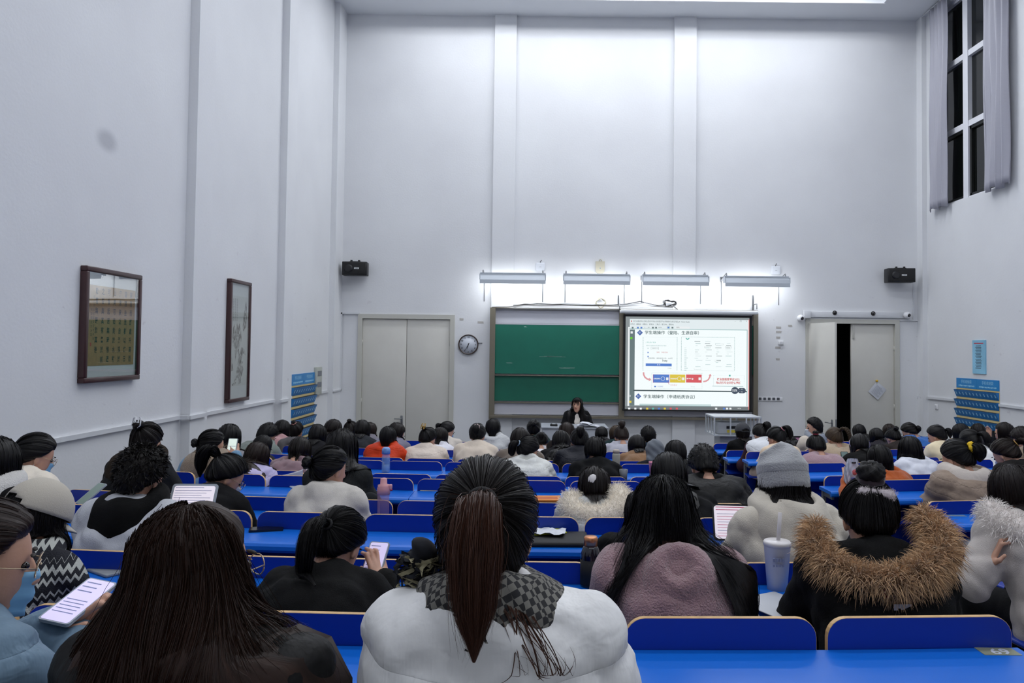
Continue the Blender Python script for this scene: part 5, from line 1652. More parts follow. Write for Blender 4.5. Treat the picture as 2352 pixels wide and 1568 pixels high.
def ribbons(P, rad):
    """thin tapering hairs: P is strands x points x 3"""
    n, k, _ = P.shape
    t = np.gradient(P, axis=1); t /= np.maximum(np.linalg.norm(t, axis=2, keepdims=True), 1e-9)
    ax = np.random.RandomState(7).normal(0, 1, (n, 1, 3))
    a = np.cross(t, ax); a /= np.maximum(np.linalg.norm(a, axis=2, keepdims=True), 1e-9)
    tp = np.maximum(np.linspace(1, 0, k) ** .5, .12)
    rad = (np.broadcast_to(rad, (n,))[:, None] * 1.0 * tp[None])[..., None]
    V = np.stack([P - a * rad, P + a * rad], 2).reshape(-1, 3)
    o = (np.arange(n)[:, None] * k + np.arange(k - 1)[None]) * 2
    Q = np.stack([o, o + 1, o + 3, o + 2], -1).reshape(-1, 4)
    uv = np.stack([np.repeat(np.random.RandomState(1).uniform(0, 1, n), k * 2), np.tile(np.repeat(np.linspace(0, 1, k), 2), n)], -1)
    return V, Q, uv

def merge(parts):
    o = 0; VV = []; QQ = []; UU = []
    for V, Q, U in parts:
        VV.append(V); QQ.append(np.asarray(Q) + o); UU.append(U); o += len(V)
    return np.concatenate(VV), np.concatenate(QQ), np.concatenate(UU)
def flyaways(src, n=30, seed=2, rad=.0006):
    P = src.strands(n, 10) if not isinstance(src, Tail) else src.strands(n, 10)
    rs = np.random.RandomState(seed)
    P = P + np.cumsum(rs.normal(0, .004, P.shape), 1)
    return ribbons(P, rad)

def fur_arr(pr, vox, n, length, seed=0, droop=.5, rad=.0012, keep=None):
    V, Q = surface(pr, vox); rs = np.random.RandomState(seed)
    c = V[Q].mean(1); e1 = V[Q[:, 2]] - V[Q[:, 0]]; e2 = V[Q[:, 3]] - V[Q[:, 1]]; nr = np.cross(e1, e2); nr /= np.maximum(np.linalg.norm(nr, axis=1, keepdims=True), 1e-12)
    idx = rs.randint(0, len(Q), n); p = c[idx] + rs.normal(0, vox * .5, (n, 3)); m = nr[idx] + rs.normal(0, .45, (n, 3)); m /= np.linalg.norm(m, axis=1, keepdims=True)
    ln = length * rs.uniform(.5, 1.15, n)[:, None]; k = 4; P = []
    for i in range(k):
        t = i / (k - 1); P.append(p + m * ln * t + V3(0, 0, -1) * ln * droop * t * t)
    return (V, Q), ribbons(np.stack(P, 1), rad)

def fur_arc(c, R, a, tube, arc=2.1, sy=.9, skew=0.0, n=9):
    """part ring lying round the back of the neck"""
    pts = []
    for t in np.linspace(-arc, arc, n):
        q = V3(R * math.sin(t), -R * sy * math.cos(t), 0); pts.append(roty(skew) @ rotx(a) @ q + np.array(c))
    return [Cap(pts[i], pts[i + 1], tube * (1 - .15 * abs(i - n / 2) / n), None, .03) for i in range(n - 1)]

# ------------------------------------------------------------------ dressing one figure
BLK, DBR, BRN, LBR = '#181517', '#241a17', '#38271f', '#65503a'
def fabric(c, kind='coat'):
    key = 'cloth_%s_%s' % (kind, c.strip('#'))
    if key in MATS: return MATS[key]
    m = fabric0(c, kind)
    N = m.node_tree.nodes; L = m.node_tree.links; b = N['Principled BSDF']
    tc = next(n for n in N if n.type == 'TEX_COORD'); bp0 = next(n for n in N if n.type == 'BUMP')
    mp = N.new('ShaderNodeMapping'); mp.inputs['Scale'].default_value = (1, 1, .55 if kind not in ('puffer', 'padded', 'puffhood') else 1.6); mp.inputs['Rotation'].default_value = (.3, .5, 0); L.new(tc.outputs['Object'], mp.inputs[0])
    n = N.new('ShaderNodeTexNoise'); n.inputs['Scale'].default_value = 7 if kind in ('coat', 'plain', 'hood', 'teddy') else 11; n.inputs['Detail'].default_value = 2.0; n.inputs['Distortion'].default_value = .5
    L.new(mp.outputs[0], n.inputs['Vector'])
    bp = N.new('ShaderNodeBump'); bp.inputs['Strength'].default_value = .5 if kind not in ('padded', 'puffer', 'puffhood') else .35; bp.inputs['Distance'].default_value = .035 if kind in ('coat', 'plain', 'hood') else .02
    L.new(n.outputs['Fac'], bp.inputs['Height']); L.new(bp.outputs['Normal'], bp0.inputs['Normal'])
    if kind in ('padded', 'puffer', 'puffhood', 'fur'):
        def op(o_, a, c=None):
            q = N.new('ShaderNodeMath'); q.operation = o_
            for i, x in enumerate((a, c)):
                if x is None: continue
                if isinstance(x, (int, float)): q.inputs[i].default_value = x
                else: L.new(x, q.inputs[i])
            return q.outputs[0]
        sp = N.new('ShaderNodeSeparateXYZ'); L.new(tc.outputs['Object'], sp.inputs[0])
        per = .125 if kind == 'padded' else .095
        z = op('SUBTRACT', sp.outputs['Z'], op('MULTIPLY', op('ABSOLUTE', sp.outputs['X']), .12)) if kind == 'padded' else op('SUBTRACT', sp.outputs['Z'], op('MULTIPLY', sp.outputs['Y'], .25))
        ridge = op('POWER', op('ABSOLUTE', op('SINE', op('MULTIPLY', op('SUBTRACT', z, .035 if kind == 'padded' else 0.0), math.pi / per))), .35)
        mp2 = N.new('ShaderNodeMapping'); mp2.inputs['Scale'].default_value = (55, 55, 9); L.new(tc.outputs['Object'], mp2.inputs[0])
        pk = N.new('ShaderNodeTexNoise'); pk.inputs['Scale'].default_value = 1.0; pk.inputs['Detail'].default_value = 2; L.new(mp2.outputs[0], pk.inputs['Vector'])
        hgt = op('ADD', ridge, op('MULTIPLY', op('MULTIPLY', pk.outputs['Fac'], op('SUBTRACT', 1.15, ridge)), 1.1))
        b2 = N.new('ShaderNodeBump'); b2.inputs['Strength'].default_value = .8; b2.inputs['Distance'].default_value = .012
        L.new(hgt, b2.inputs['Height']); L.new(bp.outputs['Normal'], b2.inputs['Normal']); L.new(b2.outputs['Normal'], bp0.inputs['Normal'])
    return m
def fabric0(c, kind='coat'):
    rough, bump, sc, sh = {'plain': (.85, .25, 220, .15), 'coat': (.9, .3, 260, .25), 'puffer': (.55, .10, 45, .05), 'puffhood': (.55, .10, 45, .05), 'hood': (.92, .3, 240, .2), 'fur': (.6, .1, 45, .05), 'teddy': (1.0, 1.0, 170, .5), 'padded': (.55, .1, 45, .05)}[kind]
    if sum(lin(c)[:3]) < .35: sh = 0.0; c_ = tuple(x * .36 for x in lin(c)[:3]) + (1.0,)
    else: c_ = lin(c)
    if min(lin(c)[:3]) > .3: c_ = tuple(min(.85, x * 1.35) for x in lin(c)[:3]) + (1.0,)
    return mat('cloth_%s_%s' % (kind, c.strip('#')), c_, rough, bump=bump, bscale=sc, var=.10, vscale=9, sheen=sh, spec=.22)

def child(name, V, Q, mats, par, uv=None):
    return link(name, np_mesh(name, V, Q, mats, uv), par)

def ring_arr(c, ax, R1, r, n=20, m=8, wob=0.0, seed=0):
    ax = np.array(ax, float); ax /= np.linalg.norm(ax); a = np.cross(ax, V3(.2, .1, 1)); a /= np.linalg.norm(a); b = np.cross(ax, a)
    U, T = np.meshgrid(np.linspace(0, 2 * math.pi, n, endpoint=False), np.linspace(0, 2 * math.pi, m, endpoint=False), indexing='ij')
    rr = r * (1 + wob * np.sin(U * 7 + seed) + wob * .6 * np.sin(U * 13 + T * 2))
    d = np.cos(U)[..., None] * a + np.sin(U)[..., None] * b
    P = np.array(c) + d * (R1 + rr * np.cos(T))[..., None] + ax * (rr * np.sin(T))[..., None]
    i, j = np.meshgrid(np.arange(n), np.arange(m), indexing='ij'); i2 = (i + 1) % n; j2 = (j + 1) % m
    Q = np.stack([i * m + j, i2 * m + j, i2 * m + j2, i * m + j2], -1).reshape(-1, 4)
    return P.reshape(-1, 3), Q

M_MASK = mat('mask_blue', '#7fb3d8', .7); M_MASKW = mat('mask_white', '#d8dde2', .7); M_GOLD = mat('thin_metal', '#b9a58a', .3, .8)
def face_mask(ps, par, mt):
    nu, nv = 14, 9; U, V_ = np.meshgrid(np.linspace(-1, 1, nu), np.linspace(0, 1, nv), indexing='ij')
    x = U * .060 * (1 - .15 * V_); z = -.002 - V_ * .098; y = .100 - .085 * U ** 2 - .02 * (V_ - .4) ** 2 + .012 * np.exp(-(U * 3) ** 2) + .004 * np.sin(V_ * 14)
    P = np.stack([x, y, z], -1).reshape(-1, 3) @ ps.R.T + ps.hc
    me = np_mesh('face_mask', P, grid_quads(nv, nu, False), mt); o = link('face_mask', me, par)
    md = o.modifiers.new('t', 'SOLIDIFY'); md.thickness = .002
    mb = MB()
    for s in (-1, 1):
        for zz in (-.01, -.085): mb.tube([tuple(ps.R @ V3(s * .058, .02, zz) + ps.hc), tuple(ps.R @ V3(s * .072, .0, zz * .6) + ps.hc), tuple(ps.R @ V3(s * .078, -.012, -.01) + ps.hc)], .0016, 5)
    link('ear_loop', mb.mesh('ear_loop', M_MASKW), o)
def glasses(ps, par, mt=None):
    mb = MB()
    for s in (-1, 1):
        pts = [tuple(ps.R @ V3(s * .033 + .024 * math.cos(t), .106 - .004 * abs(math.cos(t)), .010 + .020 * math.sin(t)) + ps.hc) for t in np.linspace(0, 2 * math.pi, 17)]
        mb.tube(pts, .0014, 5); mb.tube([tuple(ps.R @ V3(s * .057, .102, .014) + ps.hc), tuple(ps.R @ V3(s * .078, .05, .014) + ps.hc), tuple(ps.R @ V3(s * .080, -.01, .010) + ps.hc)], .0014, 5)
    mb.tube([tuple(ps.R @ V3(-.009, .108, .013) + ps.hc), tuple(ps.R @ V3(.009, .108, .013) + ps.hc)], .0013, 5)
    link('glasses', mb.mesh('glasses', mt or M_GOLD), par)

def dress_hair(ps, pr, spec, hc, par, seed, strands=0, tie=None, fly=0):
    kind = spec[0]; M = hair_mat(hc); parts = []; extra = []
    srad = .00065 if strands > 400 else .0015
    if kind in ('long', 'bob'):
        L = spec[1] + (.085 if kind == 'bob' else .02); kw = spec[2] if len(spec) > 2 else {}
        h = LongHair(ps, pr, L, seed=seed, **({'thick': .022} | kw)); parts.append(h.sheet())
        if strands: parts.append(ribbons(h.strands(strands), srad))
        if fly: parts.append(flyaways(h, fly, seed))
        c = CapHair(ps, (0, -.3, .95), .010, seed); parts.append(c.sheet(60, 20))
    elif kind in ('pony', 'half'):
        Tz, L = spec[1], spec[2]; kw = dict(spec[3]) if len(spec) > 3 else {}
        sx = kw.pop('sx', 0.0); side = kw.pop('side', (0, 0, 0)); rad = kw.pop('rad', .034); tcol = kw.pop('tcol', None)
        c = CapHair(ps, (sx, -math.sqrt(max(.02, 1 - Tz * Tz - sx * sx)), Tz), kw.pop('thick', .016), seed); parts.append(c.sheet())
        t = Tail(c.tie(), c.out(), L, rad, pr, seed, side, **kw); tp = [t.sheet()]
        if strands: parts.append(ribbons(c.strands(strands // 2), srad)); tp.append(ribbons(t.strands(strands), srad))
        if fly: tp.append(flyaways(t, fly, seed))
        if tcol: V, Q, U = merge(tp); child('ponytail', V, Q, hair_mat(tcol), par, U)
        else: parts += tp
        if kind == 'half':
            h = LongHair(ps, pr, L * 1.25, seed=seed + 1, thick=.012, taper=.1); parts.append(h.sheet())
            if strands: parts.append(ribbons(h.strands(strands), srad))
        extra.append((c.tie() + c.out() * .004, c.out(), rad * .62))
    elif kind == 'bun':
        Tz, r = spec[1], spec[2]; kw = dict(spec[3]) if len(spec) > 3 else {}
        sx = kw.get('sx', 0.0)
        c = CapHair(ps, (sx, -math.sqrt(max(.02, 1 - Tz * Tz - sx * sx)), Tz), .016, seed); parts.append(c.sheet())
        parts.append(bun_arr(c.tie() + c.out() * r * .7, r, seed, c.out()))
        if strands: parts.append(ribbons(c.strands(strands), srad))
        extra.append((c.tie() + c.out() * .006, c.out(), r * .72))
    elif kind == 'short':
        c = CapHair(ps, (.1, -.25, .95), .022, seed, .012); P, Q, U = c.sheet(88, 36)
        rs = np.random.RandomState(seed); P = P + rs.normal(0, .0022, P.shape); parts.append((P, Q, U))
        n = spec[1] if len(spec) > 1 else 500
        u, v = rs.uniform(0, 1, n), rs.uniform(.02, .6, n); b = c.pos(u, v, np.full(n, -.004)); o = b - ps.hc - ps.R @ EOFF; o /= np.linalg.norm(o, axis=1, keepdims=True)
        o = o * .6 + rs.normal(0, .35, o.shape) + V3(0, 0, -.1); o /= np.linalg.norm(o, axis=1, keepdims=True)
        ln = rs.uniform(.012, .03, n)[:, None] * (spec[2] if len(spec) > 2 else 1.0)
        P4 = np.stack([b + o * ln * t + V3(0, 0, -.35) * ln * t * t for t in (0, .35, .7, 1)], 1); parts.append(ribbons(P4, .0022))
    elif kind == 'braid':
        c = CapHair(ps, (.25, -.85, .25), .016, seed); parts.append(c.sheet())
        t = Tail(c.tie(), c.out(), spec[1], .022, pr, seed, (.12, 0, 0))
        for i in range(13):
            v = (i + .5) / 13
            for s in (-1, 1):
                p = t.pos(np.array([.25 if s > 0 else .75]), np.array([v]), .55)[0]
                V, Q = ball_arr(p, (.017 * (1 - .35 * v), .016 * (1 - .3 * v), .020), 10, 6); parts.append((V, Q, np.stack([np.linspace(0, 1, len(V)), np.zeros(len(V))], -1)))
        extra.append((c.tie() + c.out() * .004, c.out(), .02))
    V, Q, U = merge(parts)
    o = child('hair', V, Q, M, par, U)
    if tie and extra:
        p, ax, r = extra[0]
        Vr, Qr = ring_arr(p, ax, max(.012, r), tie[1] if len(tie) > 1 else .007, 24, 8, .25 if len(tie) > 2 else 0)
        child('hair_tie', Vr, Qr, mat('hair_tie_' + tie[0].strip('#'), tie[0], .8), o)
    return o, extra

PEOPLE = []
def person(row, px, py, hair, hcol, jk, jcol, label, yaw=0.0, lean=None, seed=None, group=None, vox=.02, strands=0, fly=0, tie=None, mask=None, specs=False, trou='#23242b', roll=0.0, sh=.15,
           pitch=None, hands=None, dy=0.0, elbow=0.0, tilt=0.0, skip_hair=False, grab=None, hood=None, hx=0.0):
    r = ROWN[row]; best = None
    seed = len(PEOPLE) * 3 + 1 if seed is None else seed
    hi = 2 if r <= 2 else (1 if r <= 6 else 0)
    if hi < 2: yaw = round(yaw / .3) * .3
    if hi == 0: yaw = round(yaw / .45) * .45; sh = .16
    for ln in ([lean] if lean else ['U', 'L', 'W', 'D']):
        ps = pose(lean=ln, yaw=round(yaw, 2), sh=sh, roll=roll, pitch=pitch, hands=hands, elbow=elbow, hx=hx, hi=hi)
        X, sc = at(px, py, ROWS[r][0] + .4).x, 1.0
        for _ in range(6):
            a = math.atan(.06 * X) + tilt; ry = drow(r, X) + .2 + dy
            hx, hy = ps.top[0] * sc, ps.top[1] * sc
            d = ry + math.sin(a) * hx + math.cos(a) * hy
            P = at(px, py, d); sc = (P.z - row_floor(r)) / ps.top[2]; sc = min(1.13, max(.86, sc))
            X = P.x - (math.cos(a) * hx - math.sin(a) * hy)
        e = abs(math.log(sc))
        if best is None or e < best[0] - .02: best = (e, ps, X, ry, a, sc)
    _, ps, X, ry, a, sc = best
    if grab:
        hd = {}
        for i, q in grab.items():
            w = Vector(q) - Vector((X, ry, row_floor(r))); c_, s_ = math.cos(-a), math.sin(-a)
            l = V3(w.x * c_ - w.y * s_, w.x * s_ + w.y * c_, w.z) / sc
            hd[i] = ((ps.sh[i] * .45 + l * .55) + V3(i * .09, -.02, -.13), l)
        for i in (-1, 1):
            if i not in hd: hd[i] = (ps.el[i], ps.wr[i])
        ps = Pose(lean=ps.lean, yaw=round(yaw, 2), sh=sh, roll=roll, pitch=pitch, hands=hd, hx=hx, hi=hi)
    o = empty('person', (X, ry, row_floor(r)), a, label, 'person', group, sc)
    PEOPLE.append(o)
    link('body', ps.body(), o)
    F = fabric(jcol, jk); pr = ps.clothes(jk)
    if not strands: strands, fly = (220 if r <= 6 else 70), 8
    if vox == .02: vox = .016 if r <= 6 else .024
    j = link('jacket', ps.jacket(jk, vox), o, mats=[F])
    link('trousers', ME_TROU, o, mats=[fabric(trou, 'plain')]); 
    for i in (-.12, .12): link('shoe', ME_SHOE, o, (i, 0, 0), mats=[fabric('#3a3a3e', 'plain')])
    if hood:
        V, Q = surface((ps.hood_prims if len(hood) < 3 else (lambda *a_: ps.hood_prims(*a_)[:2]))(.026 if len(hood) < 3 else .014, 1.05 if len(hood) < 3 else hood[2]), .013, lambda P: .005 * np.sin(P[:, 0] * 38 + P[:, 2] * 50 + 2 * np.sin(P[:, 2] * 30))); child('hood', relax(V, Q, 1, .4), Q, fabric(*hood[:2]), o)
    hobj = None; ex = []
    if not skip_hair: hobj, ex = dress_hair(ps, pr, hair, hcol, o, seed, strands, tie, fly)
    if mask: face_mask(ps, o, mask)
    if specs: glasses(ps, o)
    return o, ps, pr, j, hobj, ex

G = 'students seated in the rows'
# ---- middle and far rows.  row, pixel of the crown, hair, hair colour, garment, its colour, label
S = [
 ('B', 3, 1003, ('long', .17), BLK, 'coat', '#1d1c20', 'student with sleek black hair and a black coat with white fleece collar by the wall', dict(lean='L', hood=('#c9c6c2', 'teddy'))),
 ('C', 106, 1000, ('pony', -.25, .14), BLK, 'coat', '#cfc6b8', 'masked student with a low ponytail and cream coat looking along the row', dict(yaw=.75, mask=1, specs=True)),
 ('D', 345, 972, ('bun', .55, .035), DBR, 'coat', '#3b3d40', 'student in a charcoal coat with a white claw clip in pinned-up hair', dict(hood=('#54463a', 'teddy'))),
 ('E', 492, 988, ('bun', -.2, .036, {'sx': -.25}), BLK, 'hood', '#7ba3c4', 'student in a light blue hoodie with tan hood raising a phone', dict(yaw=.45, specs=True, grab={1: at(541, 1046, 5.95)}, lean='L', hood=('#a08a72', 'teddy'))),
 ('F', 535, 976, ('long', .22), BLK, 'coat', '#8d8a90', 'student with very straight long black hair in a grey coat beside the wall', dict()),
 ('H', 627, 979, ('short', 300), BLK, 'hood', '#7c8580', 'short-haired student in a grey-green hooded top', dict(yaw=.5)),
 ('I', 655, 968, ('bob', .06), BLK, 'coat', '#b98f92', 'student with a black bob in a dusty pink coat', dict()),
 ('I', 681, 1000, ('bun', .75, .03), DBR, 'coat', '#6e6a6c', 'bowed student whose bun is held by a pink scrunchie', dict(tie=('#c98f86', .012, 1))),
 ('G', 617, 1003, ('bob', .05), BLK, 'coat', '#4a4648', 'dark-haired student in glasses behind the lilac puffer coat', dict(yaw=.7, specs=True)),
 ('E', 606, 1021, ('long', .26, {'wave': .008}), BRN, 'puffer', '#a7a0c0', 'student with long wavy brown hair in a lilac puffer coat', dict(yaw=.35)),
 ('F', 697, 1008, ('bob', .07), DBR, 'hood', '#8c7278', 'student with a dark chestnut bob in a mauve hoodie', dict()),
 ('C', 552, 1052, ('pony', .35, .26, {'sx': -.25, 'rad': .04}), BLK, 'coat', '#141417', 'masked student in black with a thick side-slung ponytail', dict(yaw=.8, mask=2, specs=True)),
 ('C', 768, 1026, ('bun', -.1, .036, {'sx': -.35}), BLK, 'coat', '#b4afa8', 'student in a cream wool overcoat with a small low bun', dict(yaw=.5, lean='L')),
 ('D', 790, 985, ('long', .30), BLK, 'plain', '#3a3d3e', 'student with long black hair in a charcoal knit behind the wool overcoat', dict()),
 ('H', 735, 976, ('bob', .05), BLK, 'coat', '#2a2a30', 'student with a rounded black bob in a dark coat near the pocket board', dict()),
 ('I', 777, 967, ('bob', .05), DBR, 'coat', '#413f48', 'student with smooth black hair wearing a pale blue mask', dict(yaw=.6, mask=1)),
 ('I', 836, 966, ('bob', .04), BLK, 'coat', '#4c4f57', 'student with a black bob in a slate grey wool coat', dict()),
 ('J', 809, 969, ('bun', .6, .03), DBR, 'coat', '#6a6268', 'student with a small clipped bun in front of the closed double door', dict()),
 ('K', 858, 973, ('bob', .06), BRN, 'hood', '#77727c', 'brown-haired student in a grey hoodie near the door handle', dict(yaw=.3)),
 ('H', 893, 979, ('bob', .02), BLK, 'puffhood', '#cf3a0e', 'student in a bright orange hooded puffer jacket', dict(lean='L', sh=.17)),
 ('I', 924, 975, ('bob', .02), DBR, 'hood', '#7a7789', 'short-haired student in a lilac-grey hoodie seen in profile', dict(yaw=.95)),
 ('H', 990, 984, ('bun', .45, .026), BLK, 'puffer', '#c0b3a8', 'student in a beige puffer with a gold claw clip in her hair', dict(yaw=.2)),
 ('I', 1019, 985, ('bob', .03), DBR, 'hood', '#c9c8d2', 'dark-haired student in a white hooded top next to the beige puffer', dict(yaw=.6)),
 ('J', 1035, 970, ('pony', .1, .10, {'sx': -.3}), BLK, 'coat', '#b7afa6', 'masked student in an oatmeal coat looking to the blackboard', dict(yaw=.9, mask=1)),
 ('H', 1098, 974, ('pony', .2, .16), BLK, 'coat', '#c2b5a6', 'student in a cream jacket with a pale scrunchie round her ponytail', dict(tie=('#d9bdbb', .014, 1))),
 ('J', 1133, 961, ('bob', .03), BLK, 'puffhood', '#a9aaab', 'student with a short black bob in a silver-white hooded puffer', dict()),
 ('G', 1196, 984, ('bob', .06), DBR, 'coat', '#6f6358', 'student with dark brown bob in a taupe coat', dict()),
 ('J', 1226, 964, ('bun', .2, .03), BLK, 'coat', '#45605c', 'student with pinned black hair in a dull green coat beside the teacher desk', dict()),
 ('I', 1243, 996, ('pony', .15, .12), BLK, 'hood', '#cfccd0', 'student in a white hood with a tiny pearl in her black ponytail', dict()),
 ('F', 1222, 1003, ('pony', -.05, .2, {'sx': -.5}), BLK, 'puffhood', '#c0c1bd', 'student in a white quilted coat with a low side ponytail', dict(yaw=.55, tie=('#9fb4c8', .006), mask=1)),
 ('I', 1301, 971, ('long', .30), BRN, 'coat', '#3a302e', 'student with long chestnut hair just below the teacher', dict()),
 ('H', 1288, 992, ('long', .26), BLK, 'coat', '#222127', 'student with waist-long black hair below the teacher', dict()),
 ('G', 1330, 986, ('pony', .5, .15, {'rad': .04}), BLK, 'puffer', '#1c2033', 'student in a navy puffer with a loose messy ponytail', dict()),
 ('F', 1366, 1005, ('bob', .01), BLK, 'coat', '#17181b', 'student in a black leather jacket with smooth pinned-up hair', dict(sh=.16)),
 ('K', 1380, 982, ('bob', .04), BLK, 'coat', '#4b4a4e', 'student with a small black bob in front of the whiteboard panel', dict()),
 ('J', 1411, 978, ('long', .1), LBR, 'coat', '#23484a', 'student with light brown hair in a teal coat', dict(yaw=-.4)),
 ('I', 1425, 983, ('pony', .7, .15, {'rad': .04}), BRN, 'hood', '#9a9aa4', 'student with a high brown ponytail in a light grey hoodie', dict(tie=('#c9b9a4', .006))),
 ('H', 1460, 1002, ('bob', .08), BLK, 'coat', '#8a6748', 'student with a black bob over a camel collar', dict()),
 ('I', 1487, 1009, ('short', 300), BLK, 'coat', '#3d5a74', 'short-haired student in a denim blue jacket beside the grey hood', dict(yaw=-.4)),
 ('F', 1549, 1013, ('bob', .06), BLK, 'coat', '#2a2c33', 'student with full round black hair between grey hood and black jacket', dict(lean='W')),
 ('C', 1531, 1046, ('long', .2), BLK, 'coat', '#191a1e', 'student with fine straight black hair holding a pink cup', dict()),
 ('D', 1609, 1033, ('short', 700), BLK, 'puffhood', '#111214', 'short-haired student in a bulky black hooded jacket', dict(sh=.18, yaw=-.15)),
 ('I', 1741, 977, ('pony', .3, .2, {'sx': .2}), BLK, 'coat', '#6b4654', 'student in a white vest over plum sleeves with long ponytail', dict()),
 ('J', 1798, 981, ('long', .2), BLK, 'coat', '#4d4648', 'student with long black hair behind the cream jacket', dict()),
 ('H', 1773, 982, ('pony', .35, .22, {'sx': .3}), BLK, 'coat', '#c8b49c', 'student in a cream jacket with a swinging black ponytail and pink tie', dict(yaw=-.3, tie=('#c98a92', .006), sh=.165)),
 ('J', 1868, 962, ('short', 500), BLK, 'hood', '#8b919b', 'short-haired masked student in a grey hood turned to the screen', dict(yaw=-1.15, mask=2, lean='U')),
 ('G', 1866, 1004, ('bun', .8, .03), BLK, 'teddy', '#b4909a', 'student in a pink fleece with a red-tied topknot', dict(tie=('#8e2a3a', .008))),
 ('H', 1910, 983, ('braid', .3), LBR, 'teddy', '#c3ab8e', 'student with a thick honey-brown braid in a cream fleece', dict()),
 ('K', 1966, 977, ('long', .12), BLK, 'coat', '#3a3a40', 'dark-haired student in front of the dark door gap', dict()),
 ('G', 1972, 1000, ('bob', .06), BLK, 'coat', '#141416', 'student with a lilac headband and black coat leaning on an arm', dict(yaw=.2, sh=.18)),
 ('J', 2005, 986, ('bob', .04), BLK, 'coat', '#47434c', 'student with neat round black hair below the notice on the door', dict()),
 ('K', 2035, 976, ('bob', .05), BRN, 'coat', '#5c5a60', 'student with brownish hair at the door frame', dict()),
 ('I', 2042, 987, ('bun', .35, .032), BLK, 'coat', '#4a3f3c', 'student with a wide black bun at the edge of the closed leaf', dict()),
 ('J', 2076, 974, ('pony', -.2, .1), BLK, 'hood', '#2f66b0', 'student in a blue top looking away to the door', dict(yaw=-.6)),
 ('E', 2011, 1023, ('long', .16), BLK, 'hood', '#b65a28', 'student with long dark hair in an orange jacket holding a plastic bag', dict(grab={-1: at(1946, 1098, 6.1)}, lean='W')),
 ('F', 2081, 1004, ('long', .16, {'flare': .35}), BLK, 'hood', '#c3c5cd', 'student with thick spread black hair over a white hoodie', dict(lean='W')),
 ('H', 2140, 978, ('pony', .0, .14, {'sx': .3}), BLK, 'coat', '#cbbd9f', 'student in a pale yellow jacket with a loose black ponytail', dict(yaw=-.7)),
 ('I', 2196, 976, ('bob', .05), BLK, 'coat', '#39383e', 'student with a round black bob under the phone pockets', dict()),
 ('J', 2241, 975, ('bob', .05), DBR, 'coat', '#3f3b40', 'student with soft dark hair against the phone pocket board', dict(yaw=.3)),
 ('G', 2215, 990, ('pony', -.1, .26, {'sx': .25, 'rad': .04}), BLK, 'coat', '#d0d2d8', 'student with a long low black ponytail over a white collar', dict()),
 ('H', 2301, 970, ('bob', .06), DBR, 'coat', '#2c2e38', 'student raising a phone beside the phone pocket board', dict(yaw=-.3, grab={-1: at(2272, 1008, 9.0)}, lean='L')),
 ('G', 2333, 988, ('short', 300), DBR, 'coat', '#8d7f6d', 'short-haired student in a beige collar with a bare ear', dict(yaw=-.4)),
 ('D', 2181, 1012, ('pony', .05, .14, {'sx': .25, 'rad': .045}), BLK, 'puffhood', '#8f7d6e', 'student in a tan quilted coat with a yellow scrunchie', dict(yaw=-.3, tie=('#e0b81e', .016, 1), mask=2, sh=.18, hood=('#b3aaa2', 'hood'))),
 ('E', 2288, 1013, ('pony', .1, .3, {'sx': .45, 'rad': .045}), '#33241c', 'coat', '#33302f', 'masked student with a thick brown ponytail in a brown-black coat', dict(yaw=-.3, mask=2, tie=('#b08a4a', .005))),
 ('F', 2362, 1016, ('bob', .07), BRN, 'coat', '#463b38', 'brown-haired student at the very end of a row by the window wall', dict()),
]
INFO = {}
for (row, px, py, hair, hcol, jk, jcol, lab, kw) in S:
    if 'mask' in kw: kw['mask'] = {1: M_MASK, 2: M_MASKW}[kw['mask']]
    INFO[lab] = person(row, px, py, hair, hcol, jk, jcol, lab, **kw)

# ------------------------------------------------------------------ students close to the camera, with their own clothes
def loose(name, parts, mt, par):
    V, Q, U = merge(parts); return child(name, V, Q, mt, par, U)
def zigzag_material():
    m = bpy.data.materials.new('zigzag_knit'); m.use_nodes = True
    N = m.node_tree.nodes; L = m.node_tree.links; b = N['Principled BSDF']; b.inputs['Roughness'].default_value = .95
    tc = N.new('ShaderNodeTexCoord'); sp = N.new('ShaderNodeSeparateXYZ'); L.new(tc.outputs['Object'], sp.inputs[0])
    def op(o, a, c=None):
        n = N.new('ShaderNodeMath'); n.operation = o
        for i, x in enumerate((a, c)):
            if x is None: continue
            if isinstance(x, (int, float)): n.inputs[i].default_value = x
            else: L.new(x, n.inputs[i])
        return n.outputs[0]
    tri = op('PINGPONG', op('ADD', op('MULTIPLY', sp.outputs['X'], 1.0), op('MULTIPLY', sp.outputs['Y'], .6)), .013)
    z = op('ADD', op('MULTIPLY', sp.outputs['Z'], 1.0), op('MULTIPLY', tri, 1.3))
    fr = op('FRACT', op('MULTIPLY', z, 1 / .034)); br = op('FRACT', op('MULTIPLY', z, 1 / .095))
    fine = op('LESS_THAN', fr, .5); broad = op('LESS_THAN', br, .68)
    mask = op('MULTIPLY', fine, broad)
    mx = N.new('ShaderNodeMix'); mx.data_type = 'RGBA'; mx.inputs[6].default_value = lin('#15161f'); mx.inputs[7].default_value = lin('#aeb0ab'); L.new(mask, mx.inputs[0]); L.new(mx.outputs[2], b.inputs['Base Color'])
    n2 = N.new('ShaderNodeTexNoise'); n2.inputs['Scale'].default_value = 200; L.new(tc.outputs['Object'], n2.inputs['Vector'])
    bp = N.new('ShaderNodeBump'); bp.inputs['Strength'].default_value = .5; bp.inputs['Distance'].default_value = .01; L.new(n2.outputs['Fac'], bp.inputs['Height']); L.new(bp.outputs[0], b.inputs['Normal'])
    return m
